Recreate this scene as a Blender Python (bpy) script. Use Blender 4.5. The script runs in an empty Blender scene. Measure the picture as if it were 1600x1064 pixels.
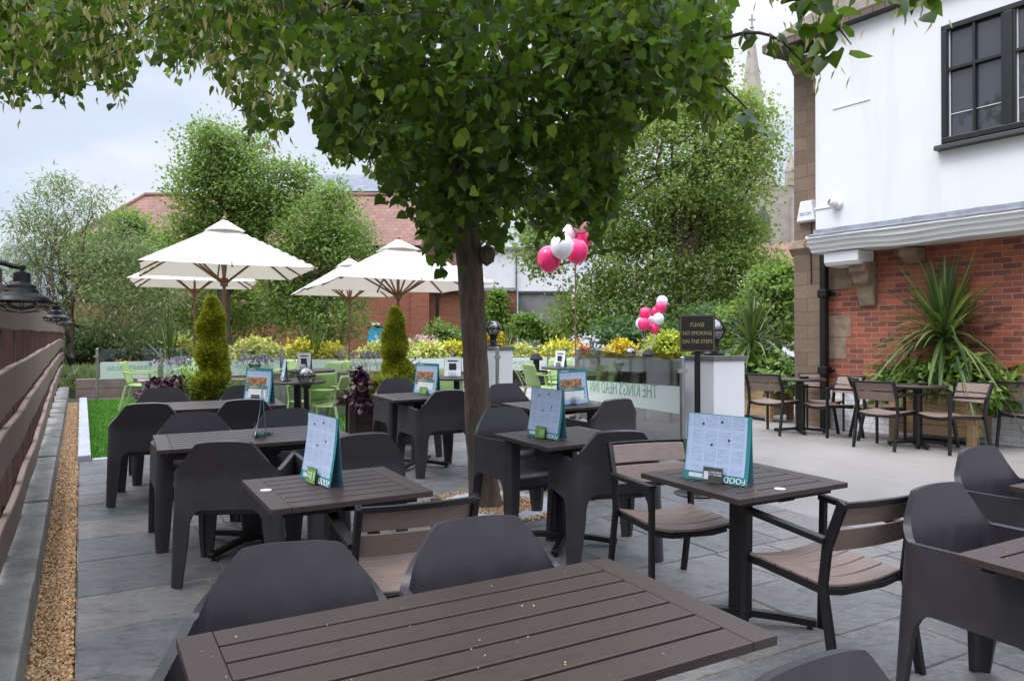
import bpy, bmesh, math, random
import numpy as np
from mathutils import Vector, Matrix

random.seed(7)
rng = np.random.default_rng(11)
S = bpy.context.scene
COL = S.collection

# ------------------------------------------------------------------ camera, sky, sun, exposure
CAM_H, FPX, HORIZON = 1.54, 1200.0, 540.0
PITCH = math.atan((HORIZON - 532.0) / FPX)
cam_d = bpy.data.cameras.new('camera')
cam_d.sensor_width = 36.0
cam_d.lens = 27.0
cam_d.clip_end = 900.0
cam_d.clip_start = 0.05
cam = bpy.data.objects.new('camera', cam_d)
COL.objects.link(cam)
cam.location = (0, 0, CAM_H)
cam.rotation_euler = (math.pi / 2 + PITCH, 0, 0)
S.camera = cam

SUN_EL, SUN_AZ = math.radians(58), math.radians(248)     # azimuth clockwise from +Y
world = bpy.data.worlds.new('World')
S.world = world
world.use_nodes = True
wn, wl = world.node_tree.nodes, world.node_tree.links
wn.clear()
w_out = wn.new('ShaderNodeOutputWorld')
w_mix = wn.new('ShaderNodeMixShader')
w_sky = wn.new('ShaderNodeTexSky')
w_sky.sky_type = 'NISHITA'
w_sky.sun_disc = False
w_sky.sun_elevation = SUN_EL
w_sky.sun_rotation = SUN_AZ
w_b1 = wn.new('ShaderNodeBackground')
w_b1.inputs['Strength'].default_value = 0.05
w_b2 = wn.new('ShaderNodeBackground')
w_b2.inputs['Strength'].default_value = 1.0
w_tc = wn.new('ShaderNodeTexCoord')
w_map = wn.new('ShaderNodeMapping')
w_map.inputs['Scale'].default_value = (1.0, 1.0, 2.6)
w_map.inputs['Location'].default_value = (0.3, 0.1, 0.35)
w_n = wn.new('ShaderNodeTexNoise')
w_n.inputs['Scale'].default_value = 2.3
w_n.inputs['Detail'].default_value = 5.0
w_n.inputs['Roughness'].default_value = 0.5
w_r = wn.new('ShaderNodeValToRGB')
w_r.color_ramp.elements[0].position = 0.34
w_e = w_r.color_ramp.elements.new(0.50)
w_e.color = (0.94, 1.05, 1.27, 1)
w_r.color_ramp.elements[0].color = (0.86, 0.92, 1.10, 1)
w_r.color_ramp.elements[2].position = 0.64
w_r.color_ramp.elements[2].color = (1.24, 1.28, 1.33, 1)
wl.new(w_tc.outputs['Generated'], w_map.inputs['Vector'])
wl.new(w_map.outputs['Vector'], w_n.inputs['Vector'])
wl.new(w_n.outputs['Fac'], w_r.inputs['Fac'])
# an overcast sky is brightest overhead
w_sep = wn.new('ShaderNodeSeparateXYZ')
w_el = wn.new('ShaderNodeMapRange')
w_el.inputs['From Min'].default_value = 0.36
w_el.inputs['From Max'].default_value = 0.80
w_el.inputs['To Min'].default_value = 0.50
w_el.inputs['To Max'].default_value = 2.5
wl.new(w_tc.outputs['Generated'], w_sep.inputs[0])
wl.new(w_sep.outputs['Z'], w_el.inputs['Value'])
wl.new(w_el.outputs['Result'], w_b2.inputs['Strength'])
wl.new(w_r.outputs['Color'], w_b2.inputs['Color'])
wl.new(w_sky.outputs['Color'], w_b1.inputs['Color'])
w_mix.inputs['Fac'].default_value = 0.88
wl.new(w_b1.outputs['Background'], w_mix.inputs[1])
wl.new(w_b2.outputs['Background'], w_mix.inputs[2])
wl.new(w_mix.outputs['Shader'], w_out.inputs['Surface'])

sun_d = bpy.data.lights.new('sun', 'SUN')
sun_d.energy = 1.1
sun_d.angle = math.radians(18)
sun_d.color = (1.0, 0.96, 0.90)
sun = bpy.data.objects.new('sun', sun_d)
COL.objects.link(sun)
sdir = Vector((math.sin(SUN_AZ) * math.cos(SUN_EL), math.cos(SUN_AZ) * math.cos(SUN_EL), math.sin(SUN_EL)))
sun.rotation_euler = sdir.to_track_quat('Z', 'Y').to_euler()
S.view_settings.view_transform = 'Standard'
S.view_settings.look = 'None'
S.view_settings.exposure = 0.75
S.view_settings.gamma = 1.0
S.cycles.max_bounces = 8
S.cycles.transparent_max_bounces = 24

# ------------------------------------------------------------------ the lie of the land
SLOPE = 0.035
A = Vector((-0.489, 0.872))      # patio axis, away from the viewer along the fence
B = Vector((0.872, 0.489))       # patio axis, across
def sm(a, b, x):
    t = min(1.0, max(0.0, (x - a) / (b - a)))
    return t * t * (3 - 2 * t)
def G(x, y):
    cap = 15.0 + (9.2 - 15.0) * sm(2.0, 4.5, x)
    return SLOPE * max(-8.0, min(y, cap))
def UV(u, v):
    return Vector((u * B.x + v * A.x, u * B.y + v * A.y))
def toUV(x, y):
    return (x * B.x + y * B.y, x * A.x + y * A.y)
cp, sp_ = math.cos(PITCH), math.sin(PITCH)
def ray(px, py):
    a, b = (px - 800.0) / FPX, (532.0 - py) / FPX
    return Vector((a, cp - b * sp_, sp_ + b * cp))
def at(px, py, Y):
    """world point on the sight line through a pixel of the survey photograph at distance Y"""
    r = ray(px, py)
    return Vector((0, 0, CAM_H)) + r * (Y / r.y)
def gp(px, py, h=0.0):
    """ground point (or point h above the ground) seen at a pixel"""
    r = ray(px, py)
    Y = 8.0
    for _ in range(60):
        p = r * (Y / r.y)
        z = G(p.x, Y) + h
        Yn = (z - CAM_H) / r.z * r.y
        Y = 0.5 * Y + 0.5 * Yn
    p = r * (Y / r.y)
    return Vector((p.x, Y, G(p.x, Y) + h))

# ------------------------------------------------------------------ materials
MATS = {}
def rgb(c):
    return (c[0], c[1], c[2], 1.0)
class MatB:
    def __init__(s, name):
        s.m = bpy.data.materials.new(name)
        s.m.use_nodes = True
        s.t = s.m.node_tree
        s.n, s.l = s.t.nodes, s.t.links
        s.bs = s.n['Principled BSDF']
        s.out = s.n['Material Output']
        MATS[name] = s.m
    def new(s, kind, **kw):
        nd = s.n.new(kind)
        for k, v in kw.items():
            if hasattr(nd, k) and k not in nd.inputs:
                setattr(nd, k, v)
            else:
                nd.inputs[k].default_value = v
        return nd
    def coord(s, scale=(1, 1, 1), rot=(0, 0, 0), kind='Object', swizzle=None):
        tc = s.n.new('ShaderNodeTexCoord')
        o = tc.outputs[kind]
        if swizzle:
            sp = s.n.new('ShaderNodeSeparateXYZ'); cb = s.n.new('ShaderNodeCombineXYZ')
            s.l.new(o, sp.inputs[0])
            for i, ch in enumerate(swizzle):
                if ch in 'XYZ':
                    s.l.new(sp.outputs[ch], cb.inputs[i])
            o = cb.outputs[0]
        mp = s.n.new('ShaderNodeMapping')
        mp.inputs['Scale'].default_value = scale
        mp.inputs['Rotation'].default_value = rot
        s.l.new(o, mp.inputs['Vector'])
        return mp.outputs['Vector']
    def noise(s, vec, scale, detail=4, rough=0.55, dist=0.0):
        nd = s.new('ShaderNodeTexNoise')
        nd.inputs['Scale'].default_value = scale
        nd.inputs['Detail'].default_value = detail
        nd.inputs['Roughness'].default_value = rough
        nd.inputs['Distortion'].default_value = dist
        s.l.new(vec, nd.inputs['Vector'])
        return nd.outputs['Fac']
    def ramp(s, fac, stops):
        r = s.n.new('ShaderNodeValToRGB')
        e = r.color_ramp.elements
        while len(e) < len(stops):
            e.new(0.5)
        for i, (p, c) in enumerate(stops):
            e[i].position = p
            e[i].color = rgb(c) if not isinstance(c, (int, float)) else (c, c, c, 1)
        s.l.new(fac, r.inputs['Fac'])
        return r.outputs['Color']
    def mix(s, fac, a, b, mode='MIX'):
        m = s.n.new('ShaderNodeMix')
        m.data_type = 'RGBA'
        m.blend_type = mode
        for v, i in ((fac, 0), (a, 6), (b, 7)):
            if hasattr(v, 'is_output'):
                s.l.new(v, m.inputs[i])
            elif i == 0:
                m.inputs[0].default_value = v
            else:
                m.inputs[i].default_value = rgb(v)
        return m.outputs[2]
    def math(s, op, a, b=None):
        m = s.n.new('ShaderNodeMath')
        m.operation = op
        for i, v in enumerate((a, b)):
            if v is None:
                continue
            if hasattr(v, 'is_output'):
                s.l.new(v, m.inputs[i])
            else:
                m.inputs[i].default_value = v
        return m.outputs[0]
    def bump(s, h, strength=0.3, dist=0.01):
        b = s.n.new('ShaderNodeBump')
        b.inputs['Strength'].default_value = strength
        b.inputs['Distance'].default_value = dist
        s.l.new(h, b.inputs['Height'])
        s.l.new(b.outputs['Normal'], s.bs.inputs['Normal'])
    def col(s, c):
        if hasattr(c, 'is_output'):
            s.l.new(c, s.bs.inputs['Base Color'])
        else:
            s.bs.inputs['Base Color'].default_value = rgb(c)
    def rough(s, r):
        if hasattr(r, 'is_output'):
            s.l.new(r, s.bs.inputs['Roughness'])
        else:
            s.bs.inputs['Roughness'].default_value = r
    def island(s):
        g = s.n.new('ShaderNodeNewGeometry')
        return g.outputs['Random Per Island']

def simple(name, c, rough=0.5, metal=0.0, var=0.12, scale=6.0, bump=0.0, bscale=40.0, spec=0.5):
    b = MatB(name)
    v = b.coord()
    n = b.noise(v, scale, 5, 0.6)
    b.col(b.ramp(n, [(0.3, tuple(x * (1 - var) for x in c)), (0.7, tuple(min(1, x * (1 + var)) for x in c))]))
    b.rough(b.math('ADD', b.math('MULTIPLY', n, 0.16), rough - 0.08))
    b.bs.inputs['Metallic'].default_value = metal
    b.bs.inputs['Specular IOR Level'].default_value = spec
    if bump:
        b.bump(b.noise(v, bscale, 3), bump, 0.004)
    return b.m

def leaf_mat(name, stops, trans=0.35, rough=0.5, tcol=None):
    b = MatB(name)
    c = b.ramp(b.island(), stops)
    b.col(c)
    b.rough(rough)
    b.bs.inputs['Specular IOR Level'].default_value = 0.35
    tr = b.n.new('ShaderNodeBsdfTranslucent')
    t2 = b.mix(0.55, c, tcol or (0.20, 0.30, 0.02))
    b.l.new(t2, tr.inputs['Color'])
    mx = b.n.new('ShaderNodeMixShader')
    mx.inputs['Fac'].default_value = trans
    b.l.new(b.bs.outputs[0], mx.inputs[1])
    b.l.new(tr.outputs[0], mx.inputs[2])
    b.l.new(mx.outputs[0], b.out.inputs['Surface'])
    return b.m

def brick_mat(name, c1, c2, mortar, bw=0.225, bh=0.075, swz='XZ', bias=0.0, dirt=0.25):
    b = MatB(name)
    v = b.coord(swizzle=swz + '0')
    br = b.n.new('ShaderNodeTexBrick')
    br.inputs['Scale'].default_value = 1.0
    br.inputs['Brick Width'].default_value = bw
    br.inputs['Row Height'].default_value = bh
    br.inputs['Mortar Size'].default_value = 0.006
    br.inputs['Mortar Smooth'].default_value = 0.2
    br.inputs['Bias'].default_value = bias
    br.inputs['Color1'].default_value = rgb(c1)
    br.inputs['Color2'].default_value = rgb(c2)
    br.inputs['Mortar'].default_value = rgb(mortar)
    b.l.new(v, br.inputs['Vector'])
    n = b.noise(v, 1.6, 6, 0.65)
    n2 = b.noise(v, 14, 4, 0.6)
    n = b.ramp(b.noise(v, 0.8, 7, 0.7, 0.6), [(0.32, 0.0), (0.72, 1.0)])
    c = b.mix(b.math('MULTIPLY', n, dirt * 1.6), br.outputs['Color'], tuple(x * 0.45 for x in c1))
    c = b.mix(0.5, c, b.ramp(n2, [(0.3, 0.6), (0.7, 1.0)]), 'MULTIPLY')
    b.col(c)
    b.rough(0.88)
    b.bump(b.math('SUBTRACT', b.math('MULTIPLY', n2, 0.3), br.outputs['Fac']), 0.5, 0.008)
    return b.m

def tile_mat(name, c1, c2, gap, bw=0.17, bh=0.11, swz='XZ'):
    b = MatB(name)
    v = b.coord(swizzle=swz + '0')
    br = b.n.new('ShaderNodeTexBrick')
    br.inputs['Scale'].default_value = 1.0
    br.inputs['Brick Width'].default_value = bw
    br.inputs['Row Height'].default_value = bh
    br.inputs['Mortar Size'].default_value = 0.008
    br.inputs['Color1'].default_value = rgb(c1)
    br.inputs['Color2'].default_value = rgb(c2)
    br.inputs['Mortar'].default_value = rgb(gap)
    b.l.new(v, br.inputs['Vector'])
    n = b.noise(v, 0.9, 6, 0.7)
    c = b.mix(b.ramp(n, [(0.35, 0.0), (0.7, 0.55)]), br.outputs['Color'], tuple(x * 0.55 for x in c1))
    b.col(c)
    b.rough(0.85)
    b.bump(br.outputs['Fac'], -0.5, 0.015)
    return b.m

M = {}
b = MatB('charcoal_plastic'); v = b.coord(); n = b.noise(v, 7, 6, 0.7); n2 = b.noise(v, 60, 3, 0.6); n3 = b.noise(b.coord((1, 1, .35)), 3.0, 5, 0.6)
c = b.mix(b.ramp(n, [(0.45, 0.0), (0.75, 0.22)]), (0.036, 0.0305, 0.036), (0.085, 0.078, 0.078))
b.col(b.mix(b.ramp(n3, [(0.5, 0.0), (0.8, 0.25)]), c, (0.055, 0.05, 0.052))); b.rough(b.ramp(n, [(0.3, 0.36), (0.7, 0.56)])); b.bump(n2, 0.05, 0.002); M['plastic'] = b.m
b = MatB('table_slat'); v = b.coord((2, 26, 26)); n = b.noise(v, 5, 5, 0.6)
b.col(b.mix(b.math('MULTIPLY', b.noise(b.coord((1, 1, 1)), 3, 3), 0.5), b.ramp(n, [(0.25, (0.034, 0.0205, 0.018)), (0.75, (0.058, 0.037, 0.032))]), (0.047, 0.032, 0.028)))
b.rough(b.math('ADD', b.math('MULTIPLY', n, 0.2), 0.38)); b.bump(n, 0.12, 0.002); M['slat'] = b.m
M['black'] = simple('black_metal', (0.0075, 0.0065, 0.007), 0.42, var=0.15)
M['black_iron'] = simple('black_cast_iron', (0.0075, 0.0062, 0.0062), 0.40, var=0.2, bump=0.05, spec=0.32)
b = MatB('taupe_slat'); v = b.coord((3, 30, 30)); n = b.noise(v, 4, 4, 0.6)
b.col(b.ramp(n, [(0.3, (0.21, 0.145, 0.118)), (0.7, (0.275, 0.195, 0.162))])); b.rough(0.5); b.bump(n, 0.1, 0.002); M['taupe'] = b.m
M['steel'] = simple('brushed_steel', (0.42, 0.41, 0.40), 0.32, metal=0.9, var=0.1)
M['white_paint'] = simple('white_render', (0.74, 0.74, 0.745), 0.8, var=0.045, scale=1.3, bump=0.12, bscale=9)
b = MatB('white_render_wall'); v = b.coord(); n = b.noise(b.coord((1, 1, 0.12)), 2.6, 6, 0.65, 0.3); n2 = b.noise(v, 0.7, 5, 0.6); n3 = b.noise(v, 11, 4)
c = b.mix(b.ramp(n, [(0.50, 0.0), (0.75, 0.45)]), (0.71, 0.71, 0.712), (0.52, 0.51, 0.50))
b.col(b.mix(b.ramp(n2, [(0.40, 0.20), (0.62, 0.0)]), c, (0.60, 0.595, 0.60))); b.rough(0.85); b.bump(b.math('ADD', n2, b.math('MULTIPLY', n3, 0.25)), 0.25, 0.02); M['render_wall'] = b.m
M['white_wood'] = simple('white_gloss_timber', (0.76, 0.76, 0.76), 0.42, var=0.05, scale=3, bump=0.06, bscale=12)
M['white_plastic'] = simple('white_plastic', (0.76, 0.76, 0.74), 0.35, var=0.04)
M['cap_stone'] = simple('dark_coping', (0.12, 0.115, 0.11), 0.7, var=0.2)
M['lead'] = simple('lead_flashing', (0.18, 0.19, 0.22), 0.6, var=0.35, scale=9)
M['canvas'] = simple('cream_canvas', (0.80, 0.78, 0.74), 0.9, var=0.03, scale=2)
_t = M['canvas'].node_tree
_tr = _t.nodes.new('ShaderNodeBsdfTranslucent'); _tr.inputs['Color'].default_value = (0.78, 0.72, 0.68, 1)
_mx = _t.nodes.new('ShaderNodeMixShader'); _mx.inputs['Fac'].default_value = 0.5
_t.links.new(_t.nodes['Principled BSDF'].outputs[0], _mx.inputs[1]); _t.links.new(_tr.outputs[0], _mx.inputs[2])
_t.links.new(_mx.outputs[0], _t.nodes['Material Output'].inputs['Surface'])
b = MatB('teak'); v = b.coord((14, 14, 1.5)); n = b.noise(v, 4, 4)
b.col(b.ramp(n, [(0.3, (0.17, 0.075, 0.035)), (0.7, (0.27, 0.13, 0.065))])); b.rough(0.5); M['teak'] = b.m
b = MatB('fence_board'); v = b.coord((1.2, 1.2, 16)); n = b.noise(v, 3.5, 6, 0.65, 0.4); n2 = b.noise(b.coord(), 2.2, 4)
c = b.mix(n2, b.ramp(n, [(0.25, (0.115, 0.066, 0.047)), (0.75, (0.225, 0.143, 0.108))]), (0.195, 0.145, 0.118))
b.col(c); b.rough(0.75); b.bump(n, 0.25, 0.004); M['fence'] = b.m
b = MatB('fence_post_wood'); v = b.coord((14, 14, 1.0)); n = b.noise(v, 3, 5, 0.6)
b.col(b.ramp(n, [(0.25, (0.058, 0.026, 0.019)), (0.75, (0.125, 0.060, 0.044))])); b.rough(0.75); b.bump(n, 0.25, 0.004); M['fence_post'] = b.m
b = MatB('pine_board'); v = b.coord((1.4, 1.4, 13)); n = b.noise(v, 3, 6, 0.6, 0.6)
b.col(b.ramp(n, [(0.25, (0.30, 0.18, 0.085)), (0.6, (0.43, 0.28, 0.15)), (0.85, (0.50, 0.35, 0.20))])); b.rough(0.7); b.bump(n, 0.2, 0.004); M['pine'] = b.m
b = MatB('dark_timber'); v = b.coord((1.4, 1.4, 15)); n = b.noise(v, 3, 5)
b.col(b.ramp(n, [(0.3, (0.030, 0.019, 0.015)), (0.7, (0.068, 0.042, 0.033))])); b.rough(0.7); b.bump(n, 0.2, 0.004); M['dark_timber'] = b.m
M['rim_wood'] = simple('weathered_rim', (0.30, 0.22, 0.19), 0.7, var=0.2, scale=5)
M['galv'] = simple('galvanised_sheet', (0.50, 0.50, 0.49), 0.35, metal=0.85, var=0.18, scale=5)
M['green_plastic'] = simple('lime_green_plastic', (0.35, 0.48, 0.19), 0.42, var=0.06)
M['pink_balloon'] = simple('pink_latex', (0.80, 0.030, 0.16), 0.22, var=0.05)
M['white_balloon'] = simple('white_latex', (0.80, 0.76, 0.80), 0.22, var=0.04)
M['pale_balloon'] = simple('pale_pink_latex', (0.82, 0.45, 0.55), 0.22, var=0.04)
M['string'] = simple('ribbon', (0.6, 0.55, 0.5), 0.7)
M['gold'] = simple('gold_lettering', (0.56, 0.39, 0.18), 0.5, var=0.08)
M['sign_black'] = simple('sign_black', (0.012, 0.014, 0.010), 0.35)
M['text_dark'] = simple('dark_print', (0.03, 0.035, 0.045), 0.6)
M['text_green'] = simple('green_vinyl', (0.20, 0.36, 0.22), 0.55)
M['text_white'] = simple('white_vinyl', (0.8, 0.82, 0.8), 0.55)
M['text_blue'] = simple('blue_print', (0.04, 0.14, 0.42), 0.5)
M['teal'] = simple('teal_print', (0.035, 0.26, 0.27), 0.4, var=0.06)
M['lime_print'] = simple('green_print', (0.18, 0.36, 0.07), 0.4)
M['dark_print_panel'] = simple('charcoal_print', (0.07, 0.065, 0.06), 0.45, var=0.3, scale=50)
b = MatB('food_picture'); n = b.noise(b.coord(), 26, 3, 0.6, 0.8)
b.col(b.ramp(n, [(0.3, (0.45, 0.42, 0.42)), (0.45, (0.16, 0.07, 0.035)), (0.55, (0.50, 0.22, 0.05)), (0.68, (0.62, 0.45, 0.25))])); b.rough(0.35); M['food'] = b.m
# menu page: pale page with columns of tiny grey print
b = MatB('menu_page'); v = b.coord(swizzle='XZ0')
br = b.n.new('ShaderNodeTexBrick'); br.inputs['Scale'].default_value = 1.0
br.inputs['Brick Width'].default_value = 0.034; br.inputs['Row Height'].default_value = 0.0078; br.inputs['Mortar Size'].default_value = 0.0022
br.inputs['Color1'].default_value = (0.16, 0.19, 0.28, 1); br.inputs['Color2'].default_value = (0.58, 0.64, 0.78, 1); br.inputs['Mortar'].default_value = (0.66, 0.72, 0.86, 1)
br.inputs['Bias'].default_value = 0.0
b.l.new(v, br.inputs['Vector'])
b2 = b.n.new('ShaderNodeTexBrick'); b2.inputs['Scale'].default_value = 1.0; b2.offset = 0.0
b2.inputs['Brick Width'].default_value = 0.072; b2.inputs['Row Height'].default_value = 0.083; b2.inputs['Mortar Size'].default_value = 0.006; b2.inputs['Mortar Smooth'].default_value = 0.0
b.l.new(v, b2.inputs['Vector'])
pg = b.mix(b2.outputs['Fac'], br.outputs['Color'], (0.66, 0.73, 0.88))
b.col(b.mix(0.48, pg, (0.40, 0.52, 0.76))); b.rough(0.32); M['menu'] = b.m
M['menu_back'] = simple('menu_reverse', (0.10, 0.24, 0.30), 0.35, var=0.2, scale=12)
def glassy(name, tint, fac, rough=0.02):
    b = MatB(name)
    tr = b.n.new('ShaderNodeBsdfTransparent'); tr.inputs['Color'].default_value = rgb(tint)
    gl = b.n.new('ShaderNodeBsdfGlossy'); gl.inputs['Roughness'].default_value = rough
    fr = b.n.new('ShaderNodeFresnel'); fr.inputs['IOR'].default_value = 1.45
    mx = b.n.new('ShaderNodeMixShader')
    b.l.new(b.math('MINIMUM', b.math('ADD', fr.outputs[0], fac), 0.9), mx.inputs['Fac'])
    b.l.new(tr.outputs[0], mx.inputs[1]); b.l.new(gl.outputs[0], mx.inputs[2])
    b.l.new(mx.outputs[0], b.out.inputs['Surface'])
    return b.m
M['glass'] = glassy('clear_glass', (0.975, 0.985, 0.98), 0.0)
M['acrylic'] = glassy('clear_acrylic', (0.90, 0.93, 0.95), 0.06)
M['globe'] = glassy('smoked_globe', (0.42, 0.42, 0.44), 0.16)
b = MatB('frosted_band')
tr = b.n.new('ShaderNodeBsdfTransparent'); mx = b.n.new('ShaderNodeMixShader'); mx.inputs['Fac'].default_value = 0.9
b.col((0.66, 0.73, 0.68)); b.rough(0.55)
b.l.new(tr.outputs[0], mx.inputs[1]); b.l.new(b.bs.outputs[0], mx.inputs[2]); b.l.new(mx.outputs[0], b.out.inputs['Surface']); M['frost'] = b.m
b = MatB('window_glass'); b.col((0.045, 0.048, 0.055)); b.rough(0.03); b.bs.inputs['Specular IOR Level'].default_value = 0.9; M['pane'] = b.m
M['black_paint'] = simple('black_gloss_timber', (0.007, 0.0065, 0.007), 0.35, var=0.2, bump=0.15, bscale=25)
M['brick_pub'] = brick_mat('red_pub_brick', (0.47, 0.125, 0.060), (0.16, 0.047, 0.038), (0.34, 0.25, 0.20))
M['brick_white'] = brick_mat('whitewashed_brick', (0.86, 0.86, 0.87), (0.83, 0.83, 0.84), (0.58, 0.58, 0.60), dirt=0.08)
M['brick_far'] = brick_mat('orange_brick', (0.40, 0.13, 0.070), (0.30, 0.092, 0.055), (0.32, 0.22, 0.17), bw=0.26, bh=0.10)
M['stone_pier'] = brick_mat('brown_sandstone', (0.27, 0.185, 0.125), (0.165, 0.112, 0.078), (0.120, 0.088, 0.064), bw=0.47, bh=0.205, dirt=0.5)
M['stone_plain'] = simple('brown_stone', (0.24, 0.17, 0.115), 0.9, var=0.35, scale=7, bump=0.3, bscale=18)
M['church_stone'] = brick_mat('pale_church_stone', (0.48, 0.41, 0.36), (0.40, 0.35, 0.31), (0.33, 0.29, 0.26), bw=1.1, bh=0.45)
M['tile_red'] = tile_mat('red_roof_tile', (0.265, 0.128, 0.092), (0.175, 0.088, 0.068), (0.07, 0.035, 0.03), 0.26, 0.17)
M['tile_brown'] = tile_mat('brown_roof_tile', (0.17, 0.12, 0.09), (0.12, 0.085, 0.07), (0.04, 0.03, 0.025))
M['slate'] = tile_mat('grey_slate', (0.19, 0.20, 0.235), (0.15, 0.16, 0.19), (0.09, 0.09, 0.11), 0.4, 0.3)
M['grey_render'] = simple('stained_grey_render', (0.27, 0.26, 0.27), 0.9, var=0.25, scale=0.8, bump=0.1)
M['blue_door'] = simple('bright_blue_paint', (0.03, 0.33, 0.60), 0.5, var=0.05)
b = MatB('concrete_plinth'); v = b.coord(); n = b.noise(v, 3.0, 8, 0.7); n2 = b.noise(v, 60, 3, 0.7)
c = b.ramp(n, [(0.3, (0.12, 0.108, 0.095)), (0.5, (0.24, 0.225, 0.205)), (0.75, (0.33, 0.315, 0.295))])
b.col(b.mix(0.45, c, b.ramp(n2, [(0.35, 0.45), (0.65, 1.0)]), 'MULTIPLY')); b.rough(0.92); b.bump(n2, 0.4, 0.006); M['concrete'] = b.m
M['kerb'] = simple('pale_kerb', (0.50, 0.51, 0.54), 0.85, var=0.15, scale=7, bump=0.2)
# slate paving slabs, one tone per slab plus veins and rusty patches
b = MatB('slate_paving'); v = b.coord(); isl = b.island()
base = b.ramp(isl, [(0.0, (0.180, 0.178, 0.184)), (0.35, (0.225, 0.220, 0.221)), (0.65, (0.27, 0.257, 0.249)), (0.85, (0.295, 0.265, 0.242)), (1.0, (0.20, 0.199, 0.203))])
n = b.noise(b.coord((1.0, 2.2, 1), (0, 0, 0.5)), 5.0, 8, 0.68, 1.2); n3 = b.noise(v, 1.3, 5, 0.6, 0.5); n4 = b.noise(v, 30, 5, 0.7)
c = b.mix(0.9, base, b.ramp(n, [(0.28, 0.30), (0.47, 0.85), (0.6, 1.0), (0.75, 1.0)]), 'MULTIPLY')
n5 = b.noise(v, 3.4, 7, 0.72, 0.8)
c = b.mix(b.ramp(n5, [(0.52, 0.0), (0.74, 0.45)]), c, (0.30, 0.30, 0.305))
c = b.mix(b.ramp(n5, [(0.28, 0.6), (0.42, 0.0)]), c, (0.070, 0.078, 0.095))
c = b.mix(b.ramp(n3, [(0.54, 0.0), (0.72, 0.65)]), c, (0.27, 0.205, 0.165))
c = b.mix(b.ramp(n, [(0.66, 0.0), (0.8, 0.5)]), c, (0.40, 0.39, 0.39))
n6 = b.noise(b.coord((1, 3.0, 1), (0, 0, 0.5)), 26.0, 7, 0.75, 1.6)
c = b.mix(0.8, c, b.ramp(n6, [(0.30, 0.42), (0.46, 0.92), (0.62, 1.0), (0.72, 1.0)]), 'MULTIPLY')
c = b.mix(b.ramp(n6, [(0.62, 0.0), (0.74, 0.35)]), c, (0.40, 0.38, 0.375))
b.col(b.mix(0.45, c, b.ramp(n4, [(0.3, 0.45), (0.7, 1.0)]), 'MULTIPLY'))
b.rough(b.ramp(n3, [(0.35, 0.42), (0.65, 0.72)])); b.bump(b.math('ADD', b.math('ADD', n, b.math('MULTIPLY', n4, 0.4)), b.math('MULTIPLY', n6, 0.8)), 0.45, 0.012); M['slab'] = b.m
b = MatB('resin_paving'); v = b.coord(); n = b.noise(v, 0.9, 6, 0.6); n2 = b.noise(v, 110, 2, 0.7)
c = b.ramp(n, [(0.25, (0.20, 0.178, 0.160)), (0.5, (0.275, 0.248, 0.226)), (0.75, (0.325, 0.295, 0.272))])
b.col(b.mix(0.35, c, b.ramp(n2, [(0.3, 0.55), (0.7, 1.0)]), 'MULTIPLY')); b.rough(0.8); b.bump(n2, 0.2, 0.003); M['resin'] = b.m
b = MatB('earth'); v = b.coord(); n = b.noise(v, 0.6, 7, 0.7); n2 = b.noise(v, 9, 5)
b.col(b.mix(0.5, b.ramp(n, [(0.35, (0.06, 0.075, 0.03)), (0.6, (0.14, 0.12, 0.085))]), b.ramp(n2, [(0.3, 0.4), (0.7, 1.0)]), 'MULTIPLY')); b.rough(0.95); b.bump(n2, 0.5, 0.03); M['earth'] = b.m
b = MatB('mortar'); n = b.noise(b.coord(), 1.6, 6, 0.7); b.col(b.ramp(n, [(0.3, (0.050, 0.042, 0.038)), (0.45, (0.11, 0.085, 0.07)), (0.6, (0.33, 0.26, 0.21))])); b.rough(0.95); M['mortar'] = b.m
b = MatB('asphalt'); n = b.noise(b.coord(), 30, 4); b.col(b.ramp(n, [(0.3, (0.10, 0.10, 0.105)), (0.7, (0.17, 0.168, 0.17))])); b.rough(0.9); M['asphalt'] = b.m
b = MatB('pebble'); b.col(b.ramp(b.island(), [(0.0, (0.30, 0.15, 0.065)), (0.3, (0.50, 0.27, 0.11)), (0.55, (0.62, 0.38, 0.18)), (0.8, (0.70, 0.52, 0.33)), (1.0, (0.40, 0.28, 0.19))])); b.rough(0.7); M['pebble'] = b.m
M['gravel_bed'] = simple('gravel_bed', (0.22, 0.13, 0.07), 0.95, var=0.4, scale=60)
b = MatB('turf'); n = b.noise(b.coord(), 30, 4); b.col(b.ramp(n, [(0.3, (0.05, 0.15, 0.008)), (0.7, (0.09, 0.25, 0.015))])); b.rough(0.8); M['turf'] = b.m
M['blade'] = leaf_mat('turf_blade', [(0.0, (0.05, 0.17, 0.008)), (0.6, (0.10, 0.29, 0.018)), (1.0, (0.15, 0.34, 0.05))], 0.2, 0.6, (0.1, 0.3, 0.01))
b = MatB('bark'); v = b.coord((8, 8, 1.6)); n = b.noise(v, 3.2, 8, 0.7, 0.5); n2 = b.noise(b.coord(), 24, 4, 0.7)
c = b.ramp(n, [(0.3, (0.045, 0.032, 0.023)), (0.55, (0.125, 0.090, 0.064)), (0.78, (0.22, 0.17, 0.13))])
b.col(b.mix(b.ramp(n2, [(0.60, 0.0), (0.72, 0.6)]), c, (0.20, 0.17, 0.14))); b.rough(0.9); b.bump(b.math('ADD', n, b.math('MULTIPLY', n2, 0.35)), 0.9, 0.02); M['bark'] = b.m
M['twig'] = simple('twig_bark', (0.075, 0.055, 0.04), 0.9, var=0.3, scale=12)
M['skin'] = simple('skin', (0.45, 0.27, 0.20), 0.6)
M['denim'] = simple('blue_denim', (0.05, 0.09, 0.18), 0.8)
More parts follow.
